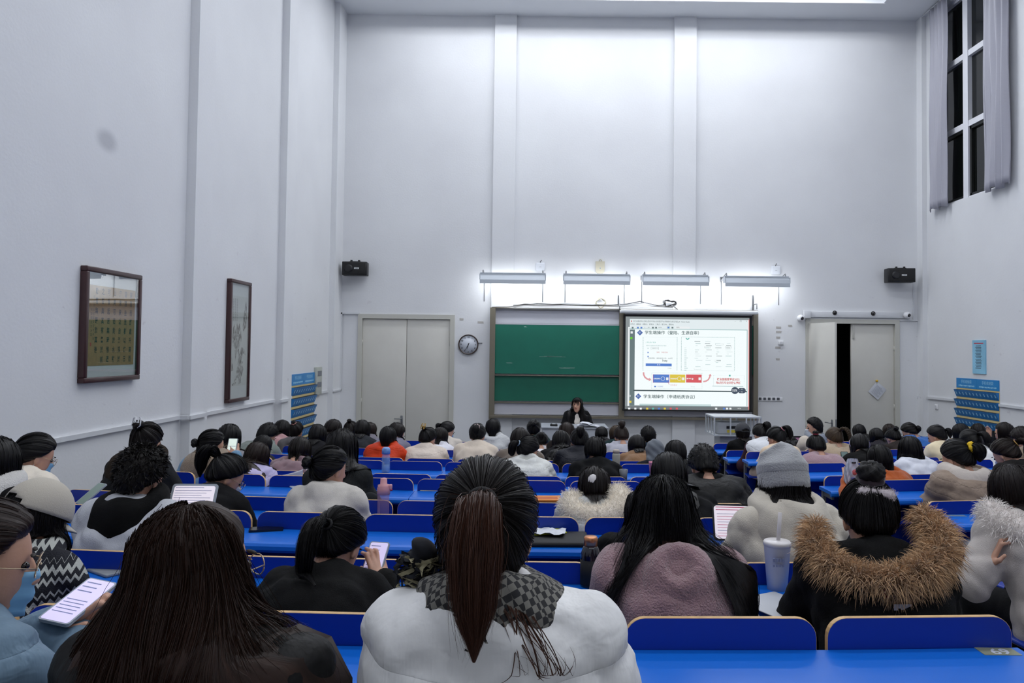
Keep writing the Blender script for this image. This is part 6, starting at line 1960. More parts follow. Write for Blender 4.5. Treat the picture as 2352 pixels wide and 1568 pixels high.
def check_material():
    m = bpy.data.materials.new('houndstooth_wool'); m.use_nodes = True
    N = m.node_tree.nodes; L = m.node_tree.links; b = N['Principled BSDF']; b.inputs['Roughness'].default_value = .95
    tc = N.new('ShaderNodeTexCoord'); mp = N.new('ShaderNodeMapping'); mp.inputs['Rotation'].default_value = (.3, .5, .6); L.new(tc.outputs['Object'], mp.inputs[0])
    ck = N.new('ShaderNodeTexChecker'); ck.inputs['Scale'].default_value = 85; ck.inputs['Color1'].default_value = lin('#2b2b2d'); ck.inputs['Color2'].default_value = lin('#77756f'); L.new(mp.outputs[0], ck.inputs['Vector'])
    L.new(ck.outputs['Color'], b.inputs['Base Color'])
    return m
M_ZIG, M_HOUND = zigzag_material(), check_material()

# -- white puffer, high brown ponytail, houndstooth scarf
o, ps, pr, j, h, ex = person('Z', 1118, 1056, ('pony', .34, .31, {'rad': .036, 'lift': .0, 'tip': .06, 'tcol': '#6e4636'}), '#241c1a', 'padded', '#d0d1d5', 'student in a white padded coat with a long brown ponytail and houndstooth scarf', lean='U', vox=.011, strands=1500, fly=90, tie=('#141214', .006), sh=.15, dy=.02, hx=-.035)
V, Q = surface([Tor(ps.nb * .5 + ps.hc * .5 + V3(0, -.03, -.03), .082, .040, rotx(-.25), .03), Tor(ps.nb * .75 + ps.hc * .25 + V3(0, -.02, -.02), .095, .038, rotx(.1), .03), Cap(ps.nb + V3(.08, .06, -.0), ps.nb + V3(.12, .12, -.16), .035, .03, .03)], .012,
             lambda P: .005 * np.sin(P[:, 2] * 90 + 8 * np.sin(P[:, 0] * 20)))
sc_ = child('scarf', V, Q, M_HOUND, o)
rs = np.random.RandomState(4); st = ps.nb + V3(-.135, .03, .07); k = 12; n = 70
P = np.stack([np.stack([st + V3(rs.uniform(-.035, .035), rs.uniform(-.03, .03), 0) + V3(.018 * math.sin(i * .5 + q), .01 * math.cos(i * .7 + q), -.014 * i + .02) for i in range(k)]) for q in rs.uniform(0, 6, n)])
V, Q, U = ribbons(P[:46], .0045); child('scarf_fringe', V, Q, mat('fringe_dark', '#1c1e26', .9), sc_, U)
V, Q, U = ribbons(P[46:], .0042); child('scarf_fringe', V, Q, mat('fringe_cream', '#a9a182', .9), sc_, U)
V, Q = surface([Ell(st + V3(0, .0, .03), (.024, .022, .026), k=.02)], .006, lambda P: .004 * np.sin(P[:, 2] * 160 + P[:, 0] * 90)); child('scarf_end', V, Q, mat('fringe_dark', '#1c1e26', .9), sc_)
# loose locks curling beside the ponytail
rs = np.random.RandomState(9); b0 = ps.nb + V3(.02, -.06, .05); P = []
for q in range(26):
    a0 = rs.uniform(-.3, .5); amp = rs.uniform(.03, .10); k = 14
    P.append(np.stack([b0 + V3(amp * math.sin(2.2 * i / k + a0) + .03 * i / k * (1 if q % 3 else -1), -.05 - .04 * math.sin(i / k * 3), -.012 * i + .012 * max(0, i - 8) * (amp / .06)) for i in range(k)]))
P = push_out(pr, np.array(P).reshape(-1, 3), .012).reshape(len(P), 14, 3); V, Q, U = ribbons(P, .0011); child('loose_lock', V, Q, hair_mat('#6e4636'), h, U)

# -- very long dark brown hair over a black coat, glasses
o, ps, pr, j, h, ex = person('Z', 468, 1157, ('long', .50, {'thick': .026, 'flare': .7, 'win': 112, 'gap': .02}), '#43291d', 'padded', '#141416', 'student with very long straight dark brown hair over a black padded coat', lean='U', yaw=.55, vox=.012, strands=5200, fly=120, specs=True, sh=.18, roll=.06, dy=-.02, hx=-.03)
face_mask(ps, o, M_MASK)
# -- grey-blue puffer, half-turned, mask and glasses, phone in hand
pp = at(184, 1392, 1.84)
o, ps, pr, j, h, ex = person('Z', -14, 1150, ('pony', -.2, .12, {'rad': .03}), '#3a2620', 'padded', '#6a8296', 'masked student in a blue-grey puffer holding a phone low', lean='L', yaw=.62, vox=.012, strands=900, mask=M_MASK, specs=True, sh=.17, tilt=-.35, dy=.05, grab={1: tuple(pp + Vector((.035, -.04, -.075))), -1: tuple(pp + Vector((-.05, -.02, -.05)))})

# -- pink teddy coat, long loose black hair
o, ps, pr, j, h, ex = person('A', 1520, 1092, ('long', .31, {'thick': .022, 'flare': .15, 'win': 122, 'wave': .006, 'gap': .018, 'part': .13, 'split': .075}), BLK, 'teddy', '#a9878c', 'student in a dusty pink teddy coat with long loose black hair', lean='L', vox=.011, strands=2600, fly=110, sh=.16, hx=-.03)
V, Q = surface([Ell(ps.nb + V3(0, -.125, -.015), (.112, .070, .10), rotx(-.2), .03), Tor(ps.nb + V3(0, -.135, -.05), .085, .036, rotx(.95), .025), Ell(ps.nb + V3(-.01, -.185, .045), (.05, .045, .055), k=.025, sub=True)], .010, lambda P: .003 * np.sin(P[:, 0] * 160) * np.sin(P[:, 2] * 150 + P[:, 1] * 120))
child('hood', V, Q, fabric('#a9878c', 'teddy'), o)
# -- black parka with brown fur hood and plush hair clip
o, ps, pr, j, h, ex = person('A', 1988, 1106, ('bun', .72, .045), BLK, 'coat', '#0f0f11', 'student in a black parka with a brown fur-trimmed hood and white plush clip', lean='W', vox=.012, strands=900, sh=.165, tilt=-.28)
H0 = ps.nb * .5 + ps.hc * .5 + V3(0, -.06, -.06)
V, Q = surface([Ell(H0 + V3(0, -.03, -.01), (.15, .07, .10), rotx(-.5), .03), Ell(H0 + V3(0, .0, .09), (.10, .06, .08), k=.02, sub=True)], .012, lambda P: .004 * np.sin(P[:, 2] * 90 + P[:, 0] * 40)); ho = child('hood', V, Q, fabric('#12141a', 'plain'), o)
(V, Q), (V2, Q2, U2) = fur_arr(fur_arc(ps.nb + V3(0, -.035, .075), .19, .46, .031, 2.0, 1.0, -.16), .011, 12000, .048, 3, .4, .0012)
fm = mat('brown_fur', '#c8a177', .75, var=.45, vscale=40, sheen=.4); child('fur_trim', V2, Q2, fm, o, U2); child('fur_base', V, Q, mat('brown_fur_base', '#6a4f36', .95), o)
c = ex[0][0] + ps.R @ V3(.012, -.012, -.052)
(V, Q), (V2, Q2, U2) = fur_arr([Cap(c - ps.R @ V3(.042, 0, -.004), c + ps.R @ V3(.042, 0, -.004), .015, None)], .006, 1500, .008, 4, .1, .0006); cl = child('hair_clip', V, Q, mat('white_plush', '#ddd3d6', .95), h); child('clip_fluff', V2, Q2, mat('white_plush', '#ddd3d6', .95), cl, U2)
V, Q = ring_arr(ex[0][0] + ps.R @ V3(0, 0, .0), ps.R @ V3(0, -.7, .7), .036, .010, 28, 8, .2); child('hair_tie', V, Q, mat('dark_plum_velvet', '#2a1a22', .9, sheen=.4), h)
me_t = text('coat_print', 'E', .07, mat('coat_print_grey', '#a8aab0', .8), o, tuple(ps.chest + V3(.03, -.152, .045)), (math.pi / 2 - .25, math.pi / 2, 0), align='CENTER', bold=.003)
text('coat_print', 'V', .05, mat('coat_print_red', '#7c1f2c', .8), o, tuple(ps.chest + V3(-.01, -.147, .088)), (math.pi / 2 - .3, 0, .1), align='CENTER', bold=.002)

# -- black ponytail, black coat, bent over a phone
pp = at(862, 1296, 2.62)
o, ps, pr, j, h, ex = person('A', 792, 1176, ('pony', -.05, .40, {'rad': .027, 'sx': .05, 'lift': 0.0}), '#171416', 'coat', '#131314', 'student in black with a smooth low ponytail bent over a phone', lean='D', yaw=.25, vox=.012, strands=1600, fly=40, tie=('#101012', .006), grab={1: tuple(pp + Vector((.03, -.01, -.06)))})
# -- zigzag jumper and white back-to-front cap
o, ps, pr, j, h, ex = person('A', 118, 1118, ('long', .16, {'thick': .016, 'flare': .25}), '#2a2527', 'hood', '#23242a', 'student in a black and white zigzag knit and a cream cap', lean='W', yaw=.35, vox=.012, strands=1200, sh=.165)
j.material_slots[0].material = M_ZIG
def cap_hat(o, ps, mt, hole=True, tw=0.0):
    nu, nv = 48, 16; V_, U_ = np.meshgrid(np.linspace(0, 1, nv), np.linspace(0, 1, nu, endpoint=False), indexing='ij')
    th = V_ * 1.62; ph = U_ * 2 * math.pi
    d = np.stack([np.sin(th) * np.sin(ph), -np.sin(th) * np.cos(ph), np.cos(th)], -1)
    P = skull(d, .024 + .002 * np.cos(ph * 6) * V_); P[..., 2] += .008
    Q = grid_quads(nu, nv, True); c = P.reshape(-1, 3)[Q].mean(1)
    a_ = np.arctan2(c[:, 0], -(c[:, 1] - EOFF[1])); zc = c[:, 2] - EOFF[2]
    keep = ~((np.abs(a_) < .50) & (zc < .040 * np.sqrt(np.maximum(0, 1 - (a_ / .5) ** 2)) + .0)) if hole else np.ones(len(Q), bool)
    hat = child('cap', P.reshape(-1, 3) @ ps.R.T + ps.hc, Q[keep], mt, o); md = hat.modifiers.new('t', 'SOLIDIFY'); md.thickness = .004
    mb = MB()
    if hole: mb.tube([tuple(ps.R @ (EOFF + V3(.104 * math.sin(t), -.124 * math.cos(t), .000)) + ps.hc) for t in np.linspace(-.62, .62, 9)], .010, 6, squash=.35); link('strap', mb.mesh('strap', mt), hat)
    nb_, nr = 14, 5; V_, U_ = np.meshgrid(np.linspace(0, 1, nr), np.linspace(-1.0, 1.0, nb_), indexing='ij')
    br = np.stack([np.sin(U_) * (.095 + .01 * V_), EOFF[1] + np.cos(U_) * .108 + V_ * .065 * np.cos(U_ * 1.3), EOFF[2] + .0 - .02 * V_ - .03 * U_ ** 2 * .3], -1).reshape(-1, 3)
    b = child('visor', br @ ps.R.T + ps.hc, grid_quads(nb_, nr, False), mt, hat); md = b.modifiers.new('t', 'SOLIDIFY'); md.thickness = .004
    return hat
cap_hat(o, ps, mat('cream_cap', '#b9b2a6', .85, bump=.2, bscale=250))
# -- curly hair, white hoodie with a black hood
o, ps, pr, j, h, ex = person('B', 338, 1032, ('short', 3200, 1.15), '#1e1714', 'coat', '#a9abb1', 'curly-haired student in a white-grey top with a black hood', lean='L', vox=.012, sh=.175, hood=('#0a0a0b', 'hood', .84), yaw=.15)
# -- grey knit beanie, cream hoodie
o, ps, pr, j, h, ex = person('B', 1792, 1040, ('long', .15, {'flare': .8}), '#1d1718', 'coat', '#b3aca0', 'student in a grey knitted beanie and a cream hoodie', lean='L', vox=.012, sh=.165, strands=900, yaw=.0, hood=('#b3aca0', 'hood'))
nu, nv = 96, 30; V_, U_ = np.meshgrid(np.linspace(0, 1, nv), np.linspace(0, 1, nu, endpoint=False), indexing='ij'); ph = U_ * 2 * math.pi
th = V_ * 1.55; prof_r = np.interp(V_, [0, .2, .45, .75, .9, 1], [.02, .38, .78, 1.08, 1.06, 1.0]); prof_z = np.interp(V_, [0, .2, .45, .75, .9, 1], [.168, .158, .128, .075, .045, .035])
fold = .016 * np.sin(ph * 2 + 5 * V_) * np.exp(-((V_ - .35) / .25) ** 2) + .006 * np.sin(ph * 3 - 7 * V_ + 1) * (1 - V_)
P = np.stack([(EA + .024) * prof_r * np.sin(ph) + fold, -(EB + .024) * prof_r * np.cos(ph) - .02 * (1 - V_) ** 2 + fold, prof_z + .02 * np.cos(ph) * (1 - V_) * .6 - .035 * np.exp(-((V_ - .12) / .1) ** 2) * np.exp(-((ph - 2.2) / .9) ** 2)], -1) + EOFF - V3(0, 0, .03)
M_KNIT = mat('grey_knit', '#a6a7aa', .95, bump=.6, bscale=140, sheen=.5)
hat = child('beanie', P.reshape(-1, 3) @ ps.R.T + ps.hc, grid_quads(nu, nv, True), M_KNIT, o)
nu, nv = 200, 8; V_, U_ = np.meshgrid(np.linspace(0, 1, nv), np.linspace(0, 1, nu, endpoint=False), indexing='ij'); ph = U_ * 2 * math.pi; rib = .0018 * np.sin(ph * 66)
rb = np.interp(V_, [0, .08, .5, .92, 1], [.018, .027, .030, .029, .018]) + rib
P = np.stack([(EA + rb) * np.sin(ph), -(EB + rb) * np.cos(ph), .052 - .085 * V_ + .012 * np.cos(ph)], -1) + EOFF - V3(0, 0, .03)
child('cuff', P.reshape(-1, 3) @ ps.R.T + ps.hc, grid_quads(nu, nv, True), M_KNIT, hat)
# -- bent figure in black mostly hidden behind the pink coat
person('B', 1478, 1128, ('bob', .06), BLK, 'hood', '#121214', 'student in black bent low behind the pink teddy coat', lean='D', vox=.014, sh=.17)
# -- big cream fur hood
o, ps, pr, j, h, ex = person('C', 1364, 1074, ('bob', .03), '#241a18', 'puffer', '#a8a9a8', 'bowed student in a white puffer with a huge cream fur hood', lean='W', vox=.013)
H0 = ps.nb * .55 + ps.hc * .45 + V3(0, -.07, -.085)
(V, Q), (V2, Q2, U2) = fur_arr(fur_arc(ps.nb + V3(0, -.03, .045), .15, .50, .066, 1.9, .95, -.14), .014, 9000, .032, 5, .2, .0012)
child('fur_hood', V2, Q2, mat('cream_fur', '#faf2e4', .8, var=.2, vscale=12, sheen=.5), o, U2); child('fur_base', V, Q, mat('cream_fur_base', '#efe5d5', .95), o)
V, Q = ball_arr(ps.hc + ps.R @ V3(-.015, -.105, .02), (.035, .028, .04), 14, 10); child('hair_bow', V, Q, fabric('#c9c6c6', 'plain'), h)
# -- white coat and long fur collar at the aisle
pp = at(2262, 1300, 3.35)
o, ps, pr, j, h, ex = person('B', 2306, 1072, ('bob', .06), '#2a1d1c', 'coat', '#a9a29e', 'student in a cream wool coat with a shaggy white fur hood at the aisle', lean='W', vox=.013, strands=900, sh=.17, grab={-1: tuple(pp)})
H0 = ps.nb * .55 + ps.hc * .45 + V3(0, -.075, -.09)
(V, Q), (V2, Q2, U2) = fur_arr(fur_arc(ps.nb + V3(0, -.03, .04), .165, .50, .062, 1.9, .95, -.18), .014, 9000, .036, 6, .3, .0013)
child('fur_hood', V2, Q2, mat('white_fur', '#f4eeea', .8, var=.25, vscale=14, sheen=.4), o, U2); child('fur_base', V, Q, mat('white_fur_base', '#e6dedA', .95), o)
seat(ROWN['B'], o.location.x)
# -- dark back-to-front cap and black jacket, far row
o, ps, pr, j, h, ex = person('J', 1705, 974, ('bob', .02), '#2a211d', 'coat', '#17181c', 'student in a dark back-to-front cap and black jacket', lean='U', sh=.165)
cap_hat(o, ps, mat('charcoal_cap', '#3c3d42', .85))
# -- grey hood pulled up
o, ps, pr, j, h, ex = person('G', 1502, 1019, ('bob', .02), BLK, 'coat', '#1c2436', 'student with a grey hood pulled up over a navy jacket', lean='W')
V, Q = surface([Ell(ps.hc + ps.R @ V3(0, -.025, .03), (.108, .125, .125), ps.R, .03), Ell(ps.nb * .5 + ps.hc * .5 + V3(0, -.05, -.02), (.12, .09, .10), k=.05), Ell(ps.hc + ps.R @ V3(0, .10, -.01), (.075, .09, .105), ps.R, .02, sub=True)], .011, lambda P: .004 * np.sin(P[:, 2] * 70 + P[:, 0] * 60))
child('hood', V, Q, fabric('#6a7078', 'hood'), o)

# small hair ornaments on students of the rows
def ornament(lab, name, fn):
    o, ps, pr, j, h, ex = INFO[lab]; fn(o, ps, h, ex, name)
def claw(col):
    def f(o, ps, h, ex, name):
        p, ax, r = ex[0]; c = p + np.array(ax) * .028; mb = MB(); u = ps.R @ V3(0, 0, 1); x = ps.R @ V3(1, 0, 0); w = np.array(ax)
        for s in (-1, 1):
            pts = [(.012 * s, .035), (.026 * s, .03), (.030 * s, -.02), (.016 * s, -.035), (.010 * s, -.01), (.012 * s, .035)]
            mb.tube([tuple(c + x * a_ + u * b_ + w * .012) for a_, b_ in pts], .0042, 6)
        mb.tube([tuple(c - x * .02 + w * .012), tuple(c + x * .02 + w * .012)], .005, 6)
        link(name, mb.mesh(name, mat(name + col, col, .3)), h)
    return f
ornament('student in a charcoal coat with a white claw clip in pinned-up hair', 'hair_claw', claw('#d4d6da'))
ornament('student in a beige puffer with a gold claw clip in her hair', 'hair_claw', claw('#b08d3e'))
o, ps, pr, j, h, ex = INFO['student with a lilac headband and black coat leaning on an arm']
V, Q = ring_arr(ps.hc + ps.R @ EOFF, ps.R @ V3(0, 1, -.25), .099, .006, 30, 6); child('headband', V, Q, mat('lilac_band', '#a99fd0', .6), h)
o, ps, pr, j, h, ex = INFO['student in a white hood with a tiny pearl in her black ponytail']
V, Q = ball_arr(ex[0][0] + np.array(ex[0][1]) * .02, .008); child('pearl', V, Q, mat('pearl', '#e6ddd2', .25), h)
# white vest panels over the plum sleeves
o, ps, pr, j, h, ex = INFO['student in a white vest over plum sleeves with long ponytail']
V, Q = surface([p.grow(.012) for p in ps.torso(.034)] + [Tor(ps.nb * .5 + ps.hc * .5 + V3(0, -.035, -.05), .078, .032, rotx(-.1), .03)], .016); child('vest', V, Q, fabric('#c2c4c8', 'puffer'), o)
o, ps, pr, j, h, ex = INFO['short-haired student in a bulky black hooded jacket']
V, Q = ball_arr(ps.nb + V3(.07, -.13, .05), .008); child('snap_button', V, Q, M_METAL, o)
# grey hood student in the far row wears a cream jacket under the hood
o, ps, pr, j, h, ex = INFO['short-haired masked student in a grey hood turned to the screen']
j.material_slots[0].material = fabric('#b7ada0', 'coat'); V, Q = surface(ps.hood_prims(.012, 1.05), .014); child('hood', V, Q, fabric('#8b919b', 'hood'), o)

# ------------------------------------------------------------------ the teacher, standing behind the console
ps = Pose(lean='U', yaw=.28, pitch=-.02, sh=.15, stand=True, hi=2, hands={-1: ((-.24, .10, .74), (-.15, .30, .72)), 1: ((.24, .10, .74), (.15, .32, .72))})
td = 13.0; P = at(1323, 913, td); sc = P.z / (ps.top[2] + .0)
LEG = 0.0
o = empty('person', (P.x, td, 0), math.pi, 'teacher with long black hair standing in a dark coat over a white top', 'person', None, 1.0)
s_h = .98; zoff = P.z - ps.top[2] * s_h
o.location = (P.x + .02, td + .06, 0)
def tl(name, me, par=o, mats=None):
    c = link(name, me, par, (0, 0, zoff), None, mats, (s_h,) * 3); return c
tl('body', ps.body()); cp = ps.clothes('coat')
front = [Ell(ps.chest + V3(0, .135, .06), (.045, .06, .22), k=.02, sub=True)]
V, Q = surface(cp + front, .012, lambda P: .003 * np.sin(P[:, 2] * 60 + 30 * P[:, 0])); tl('coat', np_mesh('coat', V, Q, [fabric('#17181d', 'coat')]))
V, Q = surface([p.grow(.022) for p in ps.torso()] + [Cap(ps.nb + V3(0, -.015, -.05), ps.nb * .55 + ps.hc * .45 + V3(0, -.02, -.03), .064, .06, .03)], .012); tl('jumper', np_mesh('jumper', V, Q, [fabric('#c6bfb6', 'plain')]))
mb = MB(); 
V, Q = surface([Cap((i * .085, 0, .52 - zoff * 0), (i * .09, .01, -zoff + .08), .10, .065, .05) for i in (-1, 1)], .02); tl('trousers', np_mesh('trousers', V, Q, [fabric('#202128', 'plain')]))
for i in (-.09, .09):
    V, Q = surface([Cap((i, -.03, .045), (i, .13, .035), .045, .036, .03)], .015); link('shoe', np_mesh('shoe', V, Q, [fabric('#1c1c1e', 'plain')]), o)
h1 = LongHair(ps, cp, .40, seed=3, thick=.020, win=128, flare=.15); c1 = CapHair(ps, (0, -.2, .97), .013, 3)
rs = np.random.RandomState(2); fr = []
for q in range(240):
    x = rs.uniform(-.058, .058); b = V3(x * .75, .066, .112 - abs(x) * .25); e = V3(x * 1.05, .104 - abs(x) * .35, .042 + rs.uniform(-.008, .010) - (.03 if abs(x) > .045 else 0)); m = (b + e) / 2 + V3(0, .018, .012)
    fr.append([b, b * .5 + m * .5 + V3(0, .004, .002), m, m * .5 + e * .5 + V3(0, .003, 0), e])
fr = np.array(fr) @ ps.R.T + ps.hc
V, Q, U = merge([h1.sheet(), c1.sheet(60, 20), ribbons(h1.strands(500), .0012), ribbons(fr, .0016)]); tl('hair', np_mesh('hair', V, Q, [hair_mat('#191416')], U))
V, Q = ball_arr(ps.wr[1] * 0 + ps.nb + V3(.09, .10, .10), (.02, .02, .03)); tl('microphone', np_mesh('microphone', V, Q, [M_BLACK]))
flush_texts()

# ------------------------------------------------------------------ things on the desks and in hands
def onz(px, py, z):
    r = CAMR @ Vector(((px - CX) / FPX, -(py - CY) / FPX, -1.0)); t = (z - CAMZ) / r.z
    return Vector((r.x * t, r.y * t, z))
def deskz(row): return row_floor(ROWN[row]) + DESKZ
def put(name, px, py, row, lab, cat, rz=0.0, dz=0.0):
    p = onz(px, py, deskz(row)); return empty(name, (p.x, p.y, p.z + dz), rz, lab, cat)
def clear(key, c, a=.35): return mat(key, c, .08, alpha=a, spec=.6)
# blue water bottle
o = put('water_bottle', 886, 1084, 'G', 'translucent blue water bottle with a blue lid on an empty desk', 'bottle')
MB().lathe([(.03, 0), (.036, .005), (.036, .14), (.03, .155), (.03, .165)], 20).build('body', clear('bottle_blue', '#9fc4ee', .42), o)
MB().lathe([(.031, .01), (.031, .065)], 18).build('water', clear('bottle_water', '#a9c9e6', .5), o)
mb = MB(); mb.lathe([(.037, .16), (.037, .2), (.03, .215), (.02, .22)], 20); mb.bbox((-.01, -.045, .17), (.01, -.03, .215), .004); mb.build('lid', mat('lid_blue', '#7ea6e0', .4), o)
# pink bottle
o = put('water_bottle', 880, 1182, 'D', 'pink sports bottle with a push lid on the desk by the cream overcoat', 'bottle')
MB().lathe([(.03, 0), (.035, .005), (.035, .12), (.032, .13)], 20).build('body', clear('bottle_pink', '#c99bb0', .4), o)
mb = MB(); mb.lathe([(.038, .12), (.038, .155), (.034, .165), (.034, .175), (.02, .18), (.019, .21), (.012, .216)], 20); mb.bbox((.03, -.012, .15), (.05, .012, .178), .005); mb.build('lid', mat('lid_pink', '#d69aa0', .4), o)
# dark bottle with a copper cap
o = put('water_bottle', 1356, 1345, 'B', 'dark glass bottle with a copper-coloured screw cap beside the pink coat', 'bottle')
MB().lathe([(.035, 0), (.038, .005), (.038, .115), (.03, .14), (.025, .15)], 22).build('body', mat('bottle_dark', '#0d0e1c', .15, coat=.5), o)
MB().lathe([(.0385, .008), (.0385, .10)], 22).build('sleeve', mat('bottle_sleeve', '#121212', .8), o)
MB().lathe([(.026, .148), (.026, .178), (.022, .183)], 24).build('cap', mat('copper_cap', '#c98a62', .3, .8), o)
# milk tea cup with straw
o = put('drink_cup', 1785, 1352, 'B', 'white paper drink cup with a lid and thick straw behind the parka', 'cup')
MB().lathe([(.036, 0), (.048, .16), (.049, .162)], 24).build('cup', mat('paper_cup', '#d5d3d6', .5), o)
MB().lathe([(.05, .16), (.051, .172), (.046, .178), (.01, .179)], 24).build('lid', mat('cup_lid', '#e3dfdf', .3), o)
MB().tube([(.0, 0, .12), (.012, .004, .28)], .007, 10).build('straw', mat('straw_white', '#cfcacc', .4), o)
mb = MB()
for q in range(4): mb.box((-.03 + q * .011, -.0505, .112), (-.022 + q * .011, -.047, .124)); mb.box((-.03 + q * .011, -.049, .094), (-.023 + q * .011, -.0455, .102))
mb.build('cup_print', mat('cup_ink', '#8b93b5', .6), o)
# pink cup near the black-haired students, thermos, grey cup
o = put('drink_cup', 1502, 1105, 'E', 'pink plastic tumbler rising beside fine black hair', 'cup'); MB().lathe([(.03, 0), (.04, .14), (.041, .145), (.038, .145), (.03, .02)], 22).build('cup', mat('pink_cup', '#d98aa4', .4), o); MB().lathe([(.0305, .005), (.036, .085)], 22).build('sleeve', clear('grey_sleeve', '#b9b4b8', .6), o)
o = put('vacuum_flask', 1415, 1080, 'G', 'tall beige vacuum flask beside the black leather jacket', 'flask'); MB().lathe([(.034, 0), (.036, .006), (.036, .145), (.03, .158)], 20).build('body', mat('flask_beige', '#a9a79a', .35), o); MB().lathe([(.031, .158), (.031, .18), (.026, .19)], 20).build('lid', mat('flask_lid', '#b7aa9c', .4), o)
o = put('drink_cup', 1432, 1102, 'F', 'short clear grey cup on the desk next to the flask', 'cup'); MB().lathe([(.03, 0), (.038, .09), (.036, .09), (.028, .01)], 20).build('cup', clear('grey_cup', '#8b8f94', .6), o)
# books, folders, papers
def sheet(name, px, py, row, w, d, rz, c, lab, cat='paper', h=.003, dz=0.0):
    o = put(name, px, py, row, lab, cat, rz, dz); MB().bbox((-w / 2, -d / 2, 0), (w / 2, d / 2, h), min(.004, h * .4)).build('sheet' if h < .006 else 'cover', mat('paper_' + c.strip('#'), c, .6), o); return o
o = sheet('book', 1252, 1148, 'D', .21, .15, .05, '#d9812a', 'orange covered book lying on the desk beside the fur hood', 'book', .016)
MB().box((-.095, -.066, .0), (.1, .07, .013)).build('pages', mat('book_pages', '#cfcbc4', .8), o); MB().box((-.08, -.03, .0162), (.08, .0, .0168)).build('title_band', mat('book_band', '#b3461f', .6), o)
o = put('laptop_sleeve', 1272, 1243, 'C', 'black laptop sleeve lying flat on the desk', 'laptop sleeve', .02); MB().bbox((-.16, -.11, 0), (.16, .11, .022), .010).build('case', mat('sleeve_black', '#101114', .7), o)
o = put('folder', 1238, 1230, 'C', 'yellow folder tucked under loose white papers', 'folder', .35, .022); MB().bbox((-.11, -.08, 0), (.11, .08, .006), .002).build('cover', mat('folder_yellow', '#c9d02c', .5), o)
o = put('paper_sheet', 1256, 1236, 'C', 'crumpled white paper on the yellow folder', 'paper', -.15, .03)
n = 8; v = []; f = []
for i in range(n + 1):
    for j in range(n + 1): v.append(((i / n - .5) * .17, (j / n - .5) * .13, .004 + .006 * math.sin(i * 1.7 + j) + .004 * math.cos(j * 2.1)))
for i in range(n):
    for j in range(n): q = i * (n + 1) + j; f.append((q, q + 1, q + n + 2, q + n + 1))
mb = MB(); mb.add(v, f, 0, True); mb.build('sheet', mat('paper_white', '#d5d8e0', .7), o)
sheet('paper_sheet', 690, 1331, 'B', .055, .035, .1, '#b9c4d4', 'small white seat label stuck on the desk beside the bent student')
sheet('paper_sheet', 1790, 1392, 'B', .2, .24, .5, '#c3c6cc', 'white printed sheets on the desk next to the drink cup', 'papers', .004)
sheet('paper_sheet', 815, 1079, 'G', .2, .14, .2, '#c9d0dc', 'sheaf of white paper beside long black hair', 'papers', .004)
sheet('paper_sheet', 700, 1117, 'E', .2, .2, .6, '#c5ccd8', 'open white exercise sheets beside the lilac coat', 'papers', .01)
sheet('paper_sheet', 985, 1127, 'D', .12, .012, 0, '#c2bfa8', 'pale strip label at the joint of two worktops')
sheet('paper_sheet', 1042, 1080, 'F', .1, .012, 0, '#bfc0b4', 'pale strip label on an empty far worktop')
sheet('paper_sheet', 893, 1127, 'D', .05, .012, .2, '#b5304a', 'small red pen case on the desk behind the pink bottle', 'pen case', .012)
o = sheet('paper_sheet', 200, 1188, 'B', .14, .1, .4, '#bfc0c8', 'white crumpled tissue pack on the desk beside the cap', 'tissue', .02)
sheet('notebook', 262, 1306, 'B', .2, .16, -.6, '#8f949a', 'grey ring notebook propped on the desk beside the zigzag knit', 'notebook', .012)
# numbered seat sticker on the front desk
o = put('seat_number_sticker', 2292, 1496, 'A', 'grey-green seat sticker numbered 69 on the empty blue desk', 'sticker', 0); MB().box((-.048, -.024, 0), (.048, .024, .0012)).build('plate', mat('sticker_olive', '#8c8f78', .5), o)
text('number', '69', .05, mat('sticker_white', '#c9cdd8', .5), o, (.004, 0, .0014), (0, 0, math.pi), align='CENTER', bold=.001)
o2 = put('seat_number_sticker', 2195, 1184, 'D', 'flat pale seat sticker on the aisle-end desk', 'sticker', 0); MB().box((-.06, -.02, 0), (.06, .02, .0012)).build('plate', mat('sticker_pale', '#7d93a6', .5), o2)
# phones and tablets
M_PHB = mat('phone_black', '#101114', .25); M_PHW = mat('phone_silver', '#a9b0b8', .3)
E_PINK = mat('screen_lilac', '#cfc6ea', .4, emit=.55); E_DIM = mat('screen_dim', '#7d8f86', .3, emit=.12); E_WH = mat('screen_white', '#dfeee4', .4, emit=.6); E_PG = mat('screen_page', '#e6dde6', .4, emit=.55)
M_LINE = mat('screen_line', '#7f86a8', .5, emit=.2); M_RED = mat('screen_red_line', '#c46a84', .5, emit=.25)
def slab(name, p, rot, w, h, t, case, scr, lab, cat, lines=(), bez=.004):
    o = bpy.data.objects.new(name, None); COL.objects.link(o); o.empty_display_size = .02; o.location = p; o.rotation_euler = rot; tag(o, lab, cat)
    MB().prism(rrect(w, h, min(w, h) * .1, 4), 'z', 0, t).build('case', case, o)
    sc = MB().prism(rrect(w - 2 * bez, h - 2 * bez, min(w, h) * .08, 4), 'z', t, t + .0006).build('screen', scr, o)
    for (x0, x1, y, th, m) in lines: MB().box((x0 * w, y * h, t + .0006), (x1 * w, y * h + th * h, t + .001)).build('line', m, sc)
    return o
def face_to(p, up=.0, roll=0.0):
    """rotation whose +z looks from p to the camera"""
    d = (Vector((0, 0, CAMZ)) - Vector(p)).normalized(); return (d.to_track_quat('Z', 'Y') @ Euler((up, 0, roll)).to_quaternion()).to_euler()
LN = [(-.38, .1, .38 - k * .1, .02, M_LINE) for k in range(3)] + [(-.38, .3, -.02 - k * .07, .015, M_LINE) for k in range(5)]
